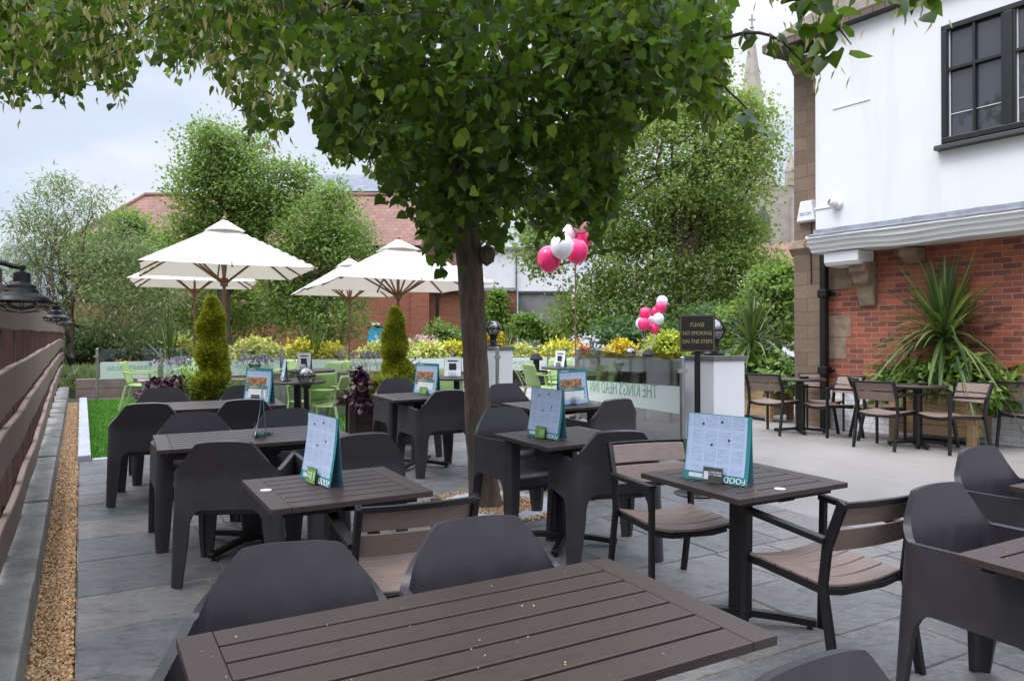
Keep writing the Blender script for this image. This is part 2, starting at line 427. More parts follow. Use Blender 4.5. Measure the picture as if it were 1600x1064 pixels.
M['cloth_white'] = simple('white_cloth', (0.7, 0.7, 0.72), 0.8)
M['cloth_red'] = simple('red_cloth', (0.5, 0.05, 0.06), 0.8)
M['cloth_dark'] = simple('dark_cloth', (0.03, 0.03, 0.04), 0.8)
M['hair'] = simple('brown_hair', (0.04, 0.025, 0.015), 0.6)
M['terracotta'] = simple('terracotta', (0.42, 0.14, 0.06), 0.8)
L = {}
L['lime'] = leaf_mat('lime_leaf', [(0.0, (0.020, 0.046, 0.010)), (0.5, (0.040, 0.090, 0.013)), (0.82, (0.080, 0.160, 0.020)), (0.92, (0.18, 0.28, 0.032)), (1.0, (0.29, 0.37, 0.055))], 0.44, 0.38, (0.20, 0.33, 0.015))  # palest stops colour a few leaves as if lit
L['bract'] = leaf_mat('lime_bract', [(0.0, (0.42, 0.42, 0.16)), (0.6, (0.60, 0.55, 0.24)), (1.0, (0.46, 0.34, 0.13))], 0.4, 0.6, (0.4, 0.38, 0.1))
L['ash'] = leaf_mat('ash_leaf', [(0.0, (0.080, 0.145, 0.034)), (0.5, (0.140, 0.220, 0.055)), (0.85, (0.200, 0.275, 0.072)), (1.0, (0.25, 0.30, 0.09))], 0.46, 0.5, (0.34, 0.50, 0.06))
L['maple'] = leaf_mat('maple_leaf', [(0.0, (0.12, 0.185, 0.045)), (0.5, (0.185, 0.270, 0.062)), (0.85, (0.25, 0.335, 0.085)), (1.0, (0.36, 0.35, 0.12))], 0.50, 0.5, (0.42, 0.56, 0.10))
L['willow'] = leaf_mat('willow_leaf', [(0.0, (0.15, 0.21, 0.075)), (0.5, (0.225, 0.285, 0.115)), (1.0, (0.32, 0.36, 0.18))], 0.35, 0.5, (0.2, 0.3, 0.06))
L['dark'] = leaf_mat('evergreen_leaf', [(0.0, (0.045, 0.095, 0.032)), (0.6, (0.085, 0.155, 0.052)), (1.0, (0.13, 0.21, 0.075))], 0.40, 0.5, (0.22, 0.36, 0.06))
L['ivy'] = leaf_mat('climber_leaf', [(0.0, (0.060, 0.130, 0.022)), (0.6, (0.115, 0.210, 0.038)), (1.0, (0.18, 0.28, 0.065))], 0.45, 0.5, (0.34, 0.52, 0.05))
L['gold'] = leaf_mat('golden_leaf', [(0.0, (0.40, 0.42, 0.03)), (0.4, (0.68, 0.63, 0.05)), (0.8, (0.82, 0.74, 0.12)), (1.0, (0.25, 0.36, 0.05))], 0.3, 0.45, (0.5, 0.45, 0.02))
L['cream'] = leaf_mat('cream_leaf', [(0.0, (0.30, 0.42, 0.07)), (0.35, (0.68, 0.67, 0.18)), (0.78, (0.84, 0.80, 0.34)), (1.0, (0.17, 0.30, 0.05))], 0.3, 0.45, (0.5, 0.48, 0.08))
L['amber'] = leaf_mat('amber_leaf', [(0.0, (0.48, 0.38, 0.02)), (0.5, (0.72, 0.53, 0.03)), (1.0, (0.80, 0.64, 0.08))], 0.3, 0.45, (0.5, 0.35, 0.01))
L['limey'] = leaf_mat('yellow_green_leaf', [(0.0, (0.22, 0.34, 0.03)), (0.5, (0.46, 0.54, 0.06)), (1.0, (0.70, 0.68, 0.12))], 0.3, 0.45, (0.4, 0.45, 0.02))
L['cypress'] = leaf_mat('cypress_spray', [(0.0, (0.075, 0.115, 0.012)), (0.3, (0.22, 0.27, 0.018)), (0.65, (0.38, 0.41, 0.024)), (1.0, (0.56, 0.55, 0.05))], 0.2, 0.6, (0.3, 0.3, 0.01))
L['laurel'] = leaf_mat('laurel_leaf', [(0.0, (0.06, 0.13, 0.024)), (0.5, (0.13, 0.235, 0.042)), (1.0, (0.30, 0.38, 0.09))], 0.25, 0.35)
L['blade'] = leaf_mat('cordyline_blade', [(0.0, (0.040, 0.078, 0.024)), (0.6, (0.085, 0.14, 0.042)), (1.0, (0.21, 0.24, 0.085))], 0.25, 0.4)
L['purple'] = leaf_mat('heuchera_leaf', [(0.0, (0.030, 0.010, 0.020)), (0.6, (0.065, 0.022, 0.042)), (1.0, (0.12, 0.055, 0.085))], 0.15, 0.4, (0.1, 0.02, 0.04))
L['lavender'] = leaf_mat('lavender_flower', [(0.0, (0.22, 0.19, 0.28)), (0.6, (0.33, 0.29, 0.38)), (1.0, (0.22, 0.26, 0.19))], 0.2, 0.7, (0.2, 0.15, 0.3))
L['pinkflower'] = leaf_mat('pink_flower', [(0.0, (0.65, 0.36, 0.42)), (1.0, (0.75, 0.55, 0.58))], 0.2, 0.6, (0.6, 0.4, 0.4))
L['greyshrub'] = leaf_mat('grey_shrub_leaf', [(0.0, (0.12, 0.15, 0.10)), (1.0, (0.24, 0.27, 0.19))], 0.2, 0.6)
L['orange'] = leaf_mat('orange_flower', [(0.0, (0.62, 0.10, 0.02)), (1.0, (0.75, 0.22, 0.05))], 0.2, 0.6, (0.6, 0.1, 0.02))

# ------------------------------------------------------------------ mesh helpers
class MB:
    def __init__(s):
        s.v, s.f = [], []
    def add(s, vs, fs, M_=None):
        k = len(s.v)
        for p in vs:
            p = Vector(p)
            s.v.append(M_ @ p if M_ is not None else p)
        s.f += [tuple(i + k for i in f) for f in fs]
        return s
    def box(s, c, size, M_=None):
        x, y, z = size[0] / 2, size[1] / 2, size[2] / 2
        vs = [(c[0] + sx * x, c[1] + sy * y, c[2] + sz * z) for sz in (-1, 1) for sy in (-1, 1) for sx in (-1, 1)]
        return s.add(vs, [(0, 2, 3, 1), (4, 5, 7, 6), (0, 1, 5, 4), (2, 6, 7, 3), (0, 4, 6, 2), (1, 3, 7, 5)], M_)
    def bx(s, x0, x1, y0, y1, z0, z1, M_=None):
        return s.box(((x0 + x1) / 2, (y0 + y1) / 2, (z0 + z1) / 2), (abs(x1 - x0), abs(y1 - y0), abs(z1 - z0)), M_)
    def bar(s, path, w, h, up=(0, 0, 1), M_=None):
        """rectangular tube swept along a path; w across, h along up"""
        path = [Vector(p) for p in path]
        up = Vector(up)
        vs, fs = [], []
        for i, p in enumerate(path):
            t = (path[min(i + 1, len(path) - 1)] - path[max(i - 1, 0)]).normalized()
            sd = t.cross(up)
            sd = sd.normalized() if sd.length > 1e-4 else Vector((1, 0, 0))
            u2 = sd.cross(t).normalized()
            for a, b_ in ((-1, -1), (1, -1), (1, 1), (-1, 1)):
                vs.append(p + sd * (a * w / 2) + u2 * (b_ * h / 2))
        n = len(path)
        for i in range(n - 1):
            for j in range(4):
                fs.append((i * 4 + j, i * 4 + (j + 1) % 4, i * 4 + 4 + (j + 1) % 4, i * 4 + 4 + j))
        fs.append((3, 2, 1, 0))
        fs.append(tuple((n - 1) * 4 + j for j in range(4)))
        return s.add(vs, fs, M_)
    def tube(s, path, r, seg=8, M_=None, cap=True):
        path = [Vector(p) for p in path]
        n = len(path)
        rr = r if isinstance(r, (list, tuple)) else [r] * n
        vs, fs = [], []
        prev = None
        for i, p in enumerate(path):
            t = (path[min(i + 1, n - 1)] - path[max(i - 1, 0)])
            t = t.normalized() if t.length > 1e-9 else Vector((0, 0, 1))
            if prev is None:
                prev = t.orthogonal().normalized()
            a = (prev - t * prev.dot(t)).normalized()
            prev = a
            b_ = t.cross(a)
            for j in range(seg):
                an = 2 * math.pi * j / seg
                vs.append(p + (a * math.cos(an) + b_ * math.sin(an)) * rr[i])
        for i in range(n - 1):
            for j in range(seg):
                fs.append((i * seg + j, i * seg + (j + 1) % seg, (i + 1) * seg + (j + 1) % seg, (i + 1) * seg + j))
        if cap:
            fs.append(tuple(reversed(range(seg))))
            fs.append(tuple((n - 1) * seg + j for j in range(seg)))
        return s.add(vs, fs, M_)
    def lathe(s, prof, c=(0, 0, 0), seg=20, M_=None):
        vs, fs = [], []
        for r, z in prof:
            for j in range(seg):
                an = 2 * math.pi * j / seg
                vs.append((c[0] + r * math.cos(an), c[1] + r * math.sin(an), c[2] + z))
        for i in range(len(prof) - 1):
            for j in range(seg):
                fs.append((i * seg + j, i * seg + (j + 1) % seg, (i + 1) * seg + (j + 1) % seg, (i + 1) * seg + j))
        return s.add(vs, fs, M_)
    def prism(s, poly, d0, d1, axis='z', M_=None):
        n = len(poly)
        def mk(p, d):
            return {'z': (p[0], p[1], d), 'y': (p[0], d, p[1]), 'x': (d, p[0], p[1])}[axis]
        vs = [mk(p, d0) for p in poly] + [mk(p, d1) for p in poly]
        fs = [tuple(reversed(range(n))), tuple(range(n, 2 * n))] + [(i, (i + 1) % n, n + (i + 1) % n, n + i) for i in range(n)]
        return s.add(vs, fs, M_)
    def grid(s, pts, nu, nv, M_=None):
        """pts row-major nu x nv"""
        return s.add(pts, [(i * nv + j, i * nv + j + 1, (i + 1) * nv + j + 1, (i + 1) * nv + j) for i in range(nu - 1) for j in range(nv - 1)], M_)

def tag(o, label=None, cat=None, group=None, kind=None):
    if label: o['label'] = label
    if cat: o['category'] = cat
    if group: o['group'] = group
    if kind: o['kind'] = kind
    return o

def fix_normals(me):
    bm = bmesh.new(); bm.from_mesh(me)
    bmesh.ops.recalc_face_normals(bm, faces=bm.faces)
    bm.to_mesh(me); bm.free()

def obj(name, mb, mat, parent=None, smooth=False, bevel=0.0, seg=2):
    me = bpy.data.meshes.new(name)
    me.from_pydata([tuple(p) for p in mb.v], [], mb.f)
    fix_normals(me)
    if smooth:
        me.polygons.foreach_set('use_smooth', [True] * len(me.polygons))
    me.materials.append(mat)
    o = bpy.data.objects.new(name, me)
    COL.objects.link(o)
    if parent is not None:
        o.parent = parent
    if bevel:
        m = o.modifiers.new('bevel', 'BEVEL')
        m.width = bevel; m.segments = seg; m.limit_method = 'ANGLE'; m.angle_limit = math.radians(40)
        m.harden_normals = False
    return o

def bake(o):
    """apply an object's modifiers"""
    dg = bpy.context.evaluated_depsgraph_get()
    dg.update()
    me = bpy.data.meshes.new_from_object(o.evaluated_get(dg))
    o.modifiers.clear()
    o.data = me
    return o

def empty(name, loc=(0, 0, 0), rz=0.0, label=None, cat=None, group=None):
    o = bpy.data.objects.new(name, None)
    COL.objects.link(o)
    o.empty_display_size = 0.2
    o.location = loc
    o.rotation_euler = (0, 0, rz)
    return tag(o, label, cat, group)

def children(o):
    return [c for c in COL.objects if c.parent == o]

def dup(root, label=None, group=None, name=None):
    r = root.copy(); COL.objects.link(r)
    if name: r.name = name
    if label: r['label'] = label
    if group: r['group'] = group
    for ch in children(root):
        c = ch.copy(); COL.objects.link(c); c.parent = r
        for g in children(ch):
            d = g.copy(); COL.objects.link(d); d.parent = c
    return r

TILT = Matrix.Rotation(math.atan(SLOPE), 4, 'X')
def place(o, x, y, f=None, dz=0.0, tilt=True, rz=None):
    """stand a thing on the ground at x, y with its front (+Y) turned to f"""
    if rz is None:
        rz = math.atan2(-f[0], f[1]) if f is not None else 0.0
    T = Matrix.Translation((x, y, G(x, y) + dz))
    o.matrix_world = T @ (TILT if tilt else Matrix.Identity(4)) @ Matrix.Rotation(rz, 4, 'Z')
    return o

def text(name, body, size, mat, parent, loc, rot=(math.pi / 2, 0, 0), depth=0.001, mirror=False, align='CENTER', sx=1.0, space=1.0):
    cu = bpy.data.curves.new(name, 'FONT')
    cu.body = body; cu.size = size; cu.extrude = depth
    cu.align_x = align; cu.align_y = 'CENTER'
    cu.resolution_u = 3
    cu.space_character = space
    o = bpy.data.objects.new(name, cu)
    COL.objects.link(o)
    dg = bpy.context.evaluated_depsgraph_get()
    me = bpy.data.meshes.new_from_object(o.evaluated_get(dg))
    bpy.data.objects.remove(o)
    S_ = Matrix.Diagonal(((-1 if mirror else 1) * sx, 1, 1, 1))
    R_ = Matrix.Rotation(rot[2], 4, 'Z') @ Matrix.Rotation(rot[1], 4, 'Y') @ Matrix.Rotation(rot[0], 4, 'X')
    me.transform(Matrix.Translation(loc) @ R_ @ S_)
    if mirror:
        me.flip_normals()
    me.materials.clear(); me.materials.append(mat)
    o = bpy.data.objects.new(name, me)
    COL.objects.link(o)
    o.parent = parent
    return o

# ---- foliage: many small faces in one mesh, built with numpy
def fast_mesh(name, V, F):
    """V (n,3), F (m,k)"""
    me = bpy.data.meshes.new(name)
    m, k = F.shape
    me.vertices.add(len(V)); me.vertices.foreach_set('co', np.asarray(V, dtype=np.float32).ravel())
    me.loops.add(m * k); me.loops.foreach_set('vertex_index', F.astype(np.int32).ravel())
    me.polygons.add(m); me.polygons.foreach_set('loop_start', np.arange(m, dtype=np.int32) * k)
    me.polygons.foreach_set('loop_total', np.full(m, k, dtype=np.int32))
    me.update(calc_edges=True)
    return me

RHOMB = (np.array([(0, 0, 0), (0.33, 0.45, 0.10), (0, 1, 0), (-0.33, 0.45, 0.10)], float), np.array([(0, 1, 2), (0, 2, 3)]))
SLIM = (np.array([(0, 0, 0), (0.11, 0.4, 0.03), (0, 1, -0.08), (-0.11, 0.4, 0.03)], float), np.array([(0, 1, 2), (0, 2, 3)]))
HEART = (np.array([(0, 0, 0), (0.26, -0.09, 0.05), (0.49, 0.20, 0.10), (0.37, 0.58, 0.05), (0, 1.02, -0.14), (0, 0.5, -0.02),
                   (-0.26, -0.09, 0.05), (-0.49, 0.20, 0.10), (-0.37, 0.58, 0.05)], float),
         np.array([(0, 1, 5), (1, 2, 5), (2, 3, 5), (3, 4, 5), (0, 5, 6), (6, 5, 7), (7, 5, 8), (8, 5, 4)]))
HEART2 = (np.array([(0, 0, 0), (0.19, -0.08, 0.12), (0.36, 0.22, 0.24), (0.27, 0.60, 0.12), (0.05, 0.95, -0.34), (0, 0.5, -0.02),
                   (-0.22, -0.10, 0.08), (-0.42, 0.18, 0.17), (-0.33, 0.55, 0.06)], float), HEART[1])
OVAL = (np.array([(0, 0, 0), (0.20, 0.25, 0.05), (0.22, 0.6, 0.04), (0, 1, -0.1), (0, 0.5, -0.03), (-0.20, 0.25, 0.05), (-0.22, 0.6, 0.04)], float),
        np.array([(0, 1, 4), (1, 2, 4), (2, 3, 4), (0, 4, 5), (5, 4, 6), (6, 4, 3)]))

def unit(a):
    return a / np.maximum(np.linalg.norm(a, axis=1, keepdims=True), 1e-9)

def leaves(name, P, T, N, size, mat, parent=None, shape=RHOMB, smooth=False):
    """one leaf per row: base P, tip direction T, rough normal N, length size"""
    tv, tf = shape
    T = unit(T)
    N = N - T * (N * T).sum(1, keepdims=True)
    N = unit(N)
    X = np.cross(T, N)
    sz = np.asarray(size).reshape(-1, 1, 1) if np.ndim(size) else size
    V = (tv[None, :, 0:1] * X[:, None, :] + tv[None, :, 1:2] * T[:, None, :] + tv[None, :, 2:3] * N[:, None, :]) * sz + P[:, None, :]
    n, k = len(P), len(tv)
    F = (tf[None] + (np.arange(n) * k)[:, None, None]).reshape(-1, tf.shape[1])
    me = fast_mesh(name, V.reshape(-1, 3), F)
    if smooth:
        me.polygons.foreach_set('use_smooth', np.ones(len(me.polygons), dtype=bool))
    me.materials.append(mat)
    o = bpy.data.objects.new(name, me)
    COL.objects.link(o)
    if parent is not None: o.parent = parent
    return o

def rdirs(n):
    return unit(rng.normal(size=(n, 3)))

def clumps(blobs, n_clump, per, spread, shell=0.6, floor=None):
    """leaf base points gathered in twig-sized clumps inside ellipsoids. blobs: (cx,cy,cz,rx,ry,rz,weight)"""
    bl = np.array(blobs, float)
    w = bl[:, 6] / bl[:, 6].sum()
    pick = rng.choice(len(bl), n_clump, p=w)
    d = rdirs(n_clump)
    r = (shell + (1 - shell) * rng.random(n_clump) ** 0.6) * (0.86 + 0.22 * rng.random(n_clump))
    inner = rng.random(n_clump) < 0.22
    r = np.where(inner, rng.random(n_clump) ** 0.5 * 0.8, r)
    C_ = bl[pick, :3] + d * bl[pick, 3:6] * r[:, None]
    k = rng.poisson(per, n_clump).clip(2)
    idx = np.repeat(np.arange(n_clump), k)
    sp = spread * (0.6 + 0.8 * rng.random(n_clump))[idx]
    off = rng.normal(size=(len(idx), 3)) * sp[:, None] * np.array([1, 1, 0.62])
    P = C_[idx] + off
    out = d[idx]
    if floor is not None:
        keep = P[:, 2] > floor
        P, out, off = P[keep], out[keep], off[keep]
    return P, out, off

def crown(name, blobs, n_clump, per, spread, size, mat, parent=None, shape=RHOMB, droop=0.25, shell=0.6, floor=None):
    P, out, off = clumps(blobs, n_clump, per, spread, shell, floor)
    n = len(P)
    T = rdirs(n) * 0.9 + unit(off + 1e-6) * 0.8 + np.array([0, 0, -droop])
    N = rdirs(n) * 0.8 + out * 0.5 + np.array([0, 0, 0.8])
    s_ = size * (0.6 + 0.7 * rng.random(n))
    return leaves(name, P, T, N, s_, mat, parent, shape)

def branch_path(p0, p1, n=6, wob=0.08, sag=0.0):
    p0, p1 = Vector(p0), Vector(p1)
    ln = (p1 - p0).length
    out = []
    for i in range(n + 1):
        t = i / n
        w = wob * ln * math.sin(math.pi * t)
        out.append(p0.lerp(p1, t) + Vector((random.uniform(-w, w), random.uniform(-w, w), random.uniform(-w, w) * .6 - sag * math.sin(math.pi * t))))
    return out

def trunk_mesh(base, top, r0, r1, blobs, limbs=9, twigs=3, seg=9):
    mb = MB()
    path = branch_path(base, top, 7, 0.03)
    mb.tube(path, [r0 * (1.25 if i == 0 else 1) + (r1 - r0) * i / 7 for i in range(8)], seg)
    for i in range(limbs):
        bl = blobs[i % len(blobs)]
        d = Vector(rdirs(1)[0])
        e = Vector(bl[:3]) + Vector((d.x * bl[3], d.y * bl[4], d.z * bl[5])) * 0.8
        k = random.uniform(0.4, 1.0)
        s0 = path[min(7, int(k * 7))]
        rr = (r0 + (r1 - r0) * k) * 0.55
        pth = branch_path(s0, e, 5, 0.07)
        mb.tube(pth, [rr * (1 - 0.8 * j / 5) for j in range(6)], 6)
        for q in range(twigs):
            j = random.randint(2, 4)
            d2 = Vector(rdirs(1)[0])
            e2 = pth[j] + d2 * random.uniform(0.3, 0.55) * min(bl[3], bl[5])
            mb.tube(branch_path(pth[j], e2, 3, 0.08), [rr * 0.35, rr * 0.25, rr * 0.16, rr * 0.06], 5)
    return mb

# ------------------------------------------------------------------ ground sheets
def sheet(name, xs, ys, fz, mat, keep=None):
    mb = MB()
    nx, ny = len(xs), len(ys)
    vs = [(x, y, fz(x, y)) for x in xs for y in ys]
    fs = []
    for i in range(nx - 1):
        for j in range(ny - 1):
            if keep and not keep((xs[i] + xs[i + 1]) / 2, (ys[j] + ys[j + 1]) / 2):
                continue
            fs.append((i * ny + j, i * ny + j + 1, (i + 1) * ny + j + 1, (i + 1) * ny + j))
    mb.add(vs, fs)
    return tag(obj(name, mb, mat, smooth=True), kind='structure')

xs = [-500, -250, -120, -60, -30] + [-20 + 0.5 * i for i in range(81)] + [30, 60, 120, 250, 500]
ys = [-60, -20, -10] + [-6 + 0.5 * i for i in range(61)] + [32, 45, 80, 150, 300, 700]
sheet('ground', xs, ys, lambda x, y: G(x, y) - 0.03, M['earth'])

def uvsheet(name, us, vs, h, mat, keep=None):
    """a sheet laid in patio axes, h above the ground"""
    mb = MB()
    pts = []
    for u in us:
        for v in vs:
            p = UV(u, v)
            pts.append((p.x, p.y, G(p.x, p.y) + h))
    n = len(vs)
    fs = []
    for i in range(len(us) - 1):
        for j in range(n - 1):
            if keep and not keep((us[i] + us[i + 1]) / 2, (vs[j] + vs[j + 1]) / 2):
                continue
            fs.append((i * n + j, i * n + j + 1, (i + 1) * n + j + 1, (i + 1) * n + j))
    mb.add(pts, fs)
    return tag(obj(name, mb, mat, smooth=True), kind='structure')
def fr(a, b, st):
    n = max(1, int(round((b - a) / st)))
    return [a + (b - a) * i / n for i in range(n + 1)]

def patio_edge(v):
    return 4.95 + max(0.0, v - 4.6) * 0.42 - max(0.0, 3.2 - v) * 0.05
V_GRASS = 9.45
# mortar bed under the slabs, then each slab
uvsheet('paving_bed', fr(-0.02, 7.4, 0.4), fr(-2.0, V_GRASS, 0.4), 0.0035, M['mortar'])
mb = MB()
v = -2.0
while v < V_GRASS - 0.05:
    hgt = random.choice((0.42, 0.56, 0.56, 0.70))
    if v + hgt > V_GRASS - 0.25: hgt = V_GRASS - v
    u = -0.02
    first = random.uniform(0.5, 1.1)
    while u < patio_edge(v) - 0.02:
        w = first if u < 0 else random.choice((0.45, 0.6, 0.75, 0.9))
        u1 = min(u + w, patio_edge(v + hgt / 2))
        if patio_edge(v) - u1 < 0.2: u1 = patio_edge(v + hgt / 2)
        if u1 - u > 0.03:
            g_ = 0.0068
            j = [random.uniform(-0.003, 0.003) for _ in range(8)]
            cs = [(u + g_ + j[0], v + g_ + j[1]), (u1 - g_ + j[2], v + g_ + j[3]), (u1 - g_ + j[4], v + hgt - g_ + j[5]), (u + g_ + j[6], v + hgt - g_ + j[7])]
            top = []
            for (a_, b_) in cs:
                p = UV(a_, b_)
                top.append((p.x, p.y, G(p.x, p.y) + 0.008 + random.uniform(-0.0015, 0.0015)))
            bot = [(p[0], p[1], p[2] - 0.02) for p in top]
            mb.add(top + bot, [(0, 1, 2, 3), (4, 5, 1, 0), (5, 6, 2, 1), (6, 7, 3, 2), (7, 4, 0, 3)])
        u = u1
        if u1 >= patio_edge(v + hgt / 2) - 1e-6: break
    v += hgt
tag(obj('patio_paving', mb, M['slab'], bevel=0.003, seg=1), kind='structure')
# pale resin forecourt
mb = MB()
vs_ = fr(-3.0, 18.0, 0.25)
pts = []
for vv in vs_:
    e = patio_edge(vv) + 0.01 if vv < V_GRASS else 4.75
    for k in range(25):
        u = e + (16.0 - e) * k / 24
        p = UV(u, vv)
        pts.append((p.x, p.y, G(p.x, p.y) + 0.004))
mb.grid(pts, len(vs_), 25)
tag(obj('forecourt', mb, M['resin'], smooth=True), kind='structure')
# artificial lawn
LAWN = (0.10, 4.7, V_GRASS + 0.10, 16.3)
uvsheet('lawn_base', fr(LAWN[0], LAWN[1], 0.3), fr(LAWN[2], LAWN[3], 0.3), 0.012, M['turf'])
n = 46000
uu = LAWN[0] + (LAWN[1] - LAWN[0]) * rng.random(n) ** 1.25
vv = LAWN[2] + (LAWN[3] - LAWN[2]) * rng.random(n)
P = np.stack([uu * B.x + vv * A.x, uu * B.y + vv * A.y, np.zeros(n)], 1)
P[:, 2] = [G(x, y) + 0.012 for x, y in P[:, :2]]
o = leaves('lawn_grass', P, rdirs(n) * np.array([.6, .6, .2]) + np.array([0, 0, 1]), rdirs(n), 0.028 + 0.016 * rng.random(n), M['blade'],
           shape=(np.array([(-.13, 0, 0), (.13, 0, 0), (0, 1, 0)], float), np.array([(0, 1, 2)])))
tag(o, 'bright green artificial lawn beside the pale kerb', 'grass', kind='stuff')
# kerb round the lawn corner
mb = MB()
vv = V_GRASS
while vv < 16.3:
    v1 = min(vv + 0.9, 16.4)
    for (u0, u1, a_, b_) in ((-0.03, 0.095, vv, v1 - 0.008),):
        c = [UV(u0, a_), UV(u1, a_), UV(u1, b_), UV(u0, b_)]
        mb.add([(p.x, p.y, G(p.x, p.y) - 0.05) for p in c] + [(p.x, p.y, G(p.x, p.y) + 0.075) for p in c],
               [(3, 2, 1, 0), (4, 5, 6, 7), (0, 1, 5, 4), (1, 2, 6, 5), (2, 3, 7, 6), (3, 0, 4, 7)])
    vv = v1
u = 0.105
while u < 4.7:
    u1 = min(u + 0.9, 4.7)
    c = [UV(u, V_GRASS), UV(u1 - 0.008, V_GRASS), UV(u1 - 0.008, V_GRASS + 0.10), UV(u, V_GRASS + 0.10)]
    mb.add([(p.x, p.y, G(p.x, p.y) - 0.05) for p in c] + [(p.x, p.y, G(p.x, p.y) + 0.022) for p in c],
           [(3, 2, 1, 0), (4, 5, 6, 7), (0, 1, 5, 4), (1, 2, 6, 5), (2, 3, 7, 6), (3, 0, 4, 7)])
    u = u1
tag(obj('kerb', mb, M['kerb'], bevel=0.012), kind='structure')
# gravel channel
uvsheet('gravel_bed', fr(-0.215, -0.025, 0.1), fr(-2, 16.4, 0.4), -0.012, M['gravel_bed'])
def pebbles(name, P, size, label):
    tv = np.array([(1, 0, 0), (-1, 0, 0), (0, 1, 0), (0, -1, 0), (0, 0, 1), (0, 0, -1),
                   (.6, .6, .5), (-.6, .6, .5), (.6, -.6, .5), (-.6, -.6, .5)], float)
    tf = np.array([(4, 6, 7), (4, 8, 6), (4, 9, 8), (4, 7, 9), (6, 0, 2), (6, 2, 7), (7, 2, 1), (7, 1, 9), (9, 1, 3), (9, 3, 8), (8, 3, 0), (8, 0, 6), (0, 5, 2), (2, 5, 1), (1, 5, 3), (3, 5, 0)])
    n = len(P)
    q = rng.normal(size=(n, 3, 3))
    X = unit(q[:, 0]); Y = unit(np.cross(X, q[:, 1])); Z = np.cross(X, Y)
    s_ = size * (0.6 + 0.8 * rng.random((n, 1))) * np.stack([1.15 + 0 * X[:, 0], 0.85 + 0 * X[:, 0], 0.62 + 0 * X[:, 0]], 1)
    V = (tv[None, :, 0:1] * (X * s_[:, 0:1])[:, None] + tv[None, :, 1:2] * (Y * s_[:, 1:2])[:, None] + tv[None, :, 2:3] * (Z * s_[:, 2:3])[:, None]) + P[:, None]
    F = (tf[None] + (np.arange(n) * 10)[:, None, None]).reshape(-1, 3)
    me = fast_mesh(name, V.reshape(-1, 3), F)
    me.materials.append(M['pebble'])
    me.polygons.foreach_set('use_smooth', np.ones(len(me.polygons), dtype=bool))
    o = bpy.data.objects.new(name, me); COL.objects.link(o)
    return tag(o, label, 'gravel', kind='stuff')
n = 26000
vv = 1.2 + 15.0 * rng.random(n) ** 1.8
uu = -0.205 + 0.178 * rng.random(n)
P = np.stack([uu * B.x + vv * A.x, uu * B.y + vv * A.y, np.zeros(n)], 1)
P[:, 2] = [G(x, y) - 0.006 for x, y in P[:, :2]]
P[:, 2] += rng.random(n) * 0.012
pebbles('gravel', P, 0.0085, 'golden gravel filling the drain channel along the fence plinth')
# road beyond the garden
mb = MB()
pts = []
for y in (24, 30, 40, 60, 90, 130):
    for k in range(7):
        x = 1.6 + (y - 24) * 0.056 + 6.9 * k / 6
        pts.append((x, y, G(x, y) - 0.02))
mb.grid(pts, 6, 7)
tag(obj('road', mb, M['asphalt'], smooth=True), kind='structure')

# ------------------------------------------------------------------ the pub on the right
ZF = 0.30
pub = empty('pub_building', (4.35, 11.84, 0), math.radians(-55.2),
            'white rendered pub with a jettied upper storey over red brick and black casement windows', 'building')
W1 = 9.0       # length of the front that is built
# sandstone end pier, string course and the gable wall running back
mb = MB()
mb.bx(0, 0.53, 0.0, 0.5, 0.1, 5.95).bx(0.0, 0.35, 0.5, 6.0, 0.1, 5.95)
obj('stone_pier', mb, M['stone_pier'], pub, bevel=0.01)
mb = MB()
mb.prism([(-0.07, 3.02), (0.02, 2.90), (0.02, 3.16), (-0.02, 3.14)], -0.05, 0.56, 'x')
mb.v = [Vector((p.x, p.y, p.z)) for p in mb.v]
mb.bx(-0.05, 0.0, 0.0, 3.0, 2.98, 3.10)
obj('string_course', mb, M['stone_plain'], pub, bevel=0.008)
# ground floor brick, whitewashed plinth
mb = MB(); mb.bx(0.53, W1, 0.02, 0.35, 0.88, 3.2); obj('brick_wall', mb, M['brick_pub'], pub)
mb = MB(); mb.bx(0.62, W1, -0.03, 0.35, 0.05, 0.89); obj('plinth', mb, M['brick_white'], pub, bevel=0.01)
# sandstone quoins let into the brick beside the downpipe
for z0, z1, xw in ((2.36, 2.86, 0.95), (1.66, 1.98, 0.93), (1.34, 1.64, 0.86)):
    mb = MB(); mb.bx(0.535, xw, 0.012, 0.2, z0, z1)
    obj('quoin', mb, M['stone_plain'], pub, bevel=0.006)
# jettied upper storey
xs0 = 0.675
mb = MB()
WX0, WX1, WZ0, WZ1 = 2.44, 4.72, 4.05, 5.52
for (x0, x1, z0, z1) in ((xs0, WX0, 3.1, 5.955), (WX0, WX1, 3.1, WZ0), (WX0, WX1, WZ1, 5.955), (WX1, W1, 3.1, 5.955)):
    mb.bx(x0, x1, -0.45, -0.2, z0, z1)
mb.bx(xs0, xs0 + 0.25, -0.2, 3.0, 3.1, 5.96)
bm_up = obj('upper_wall', mb, M['render_wall'], pub)
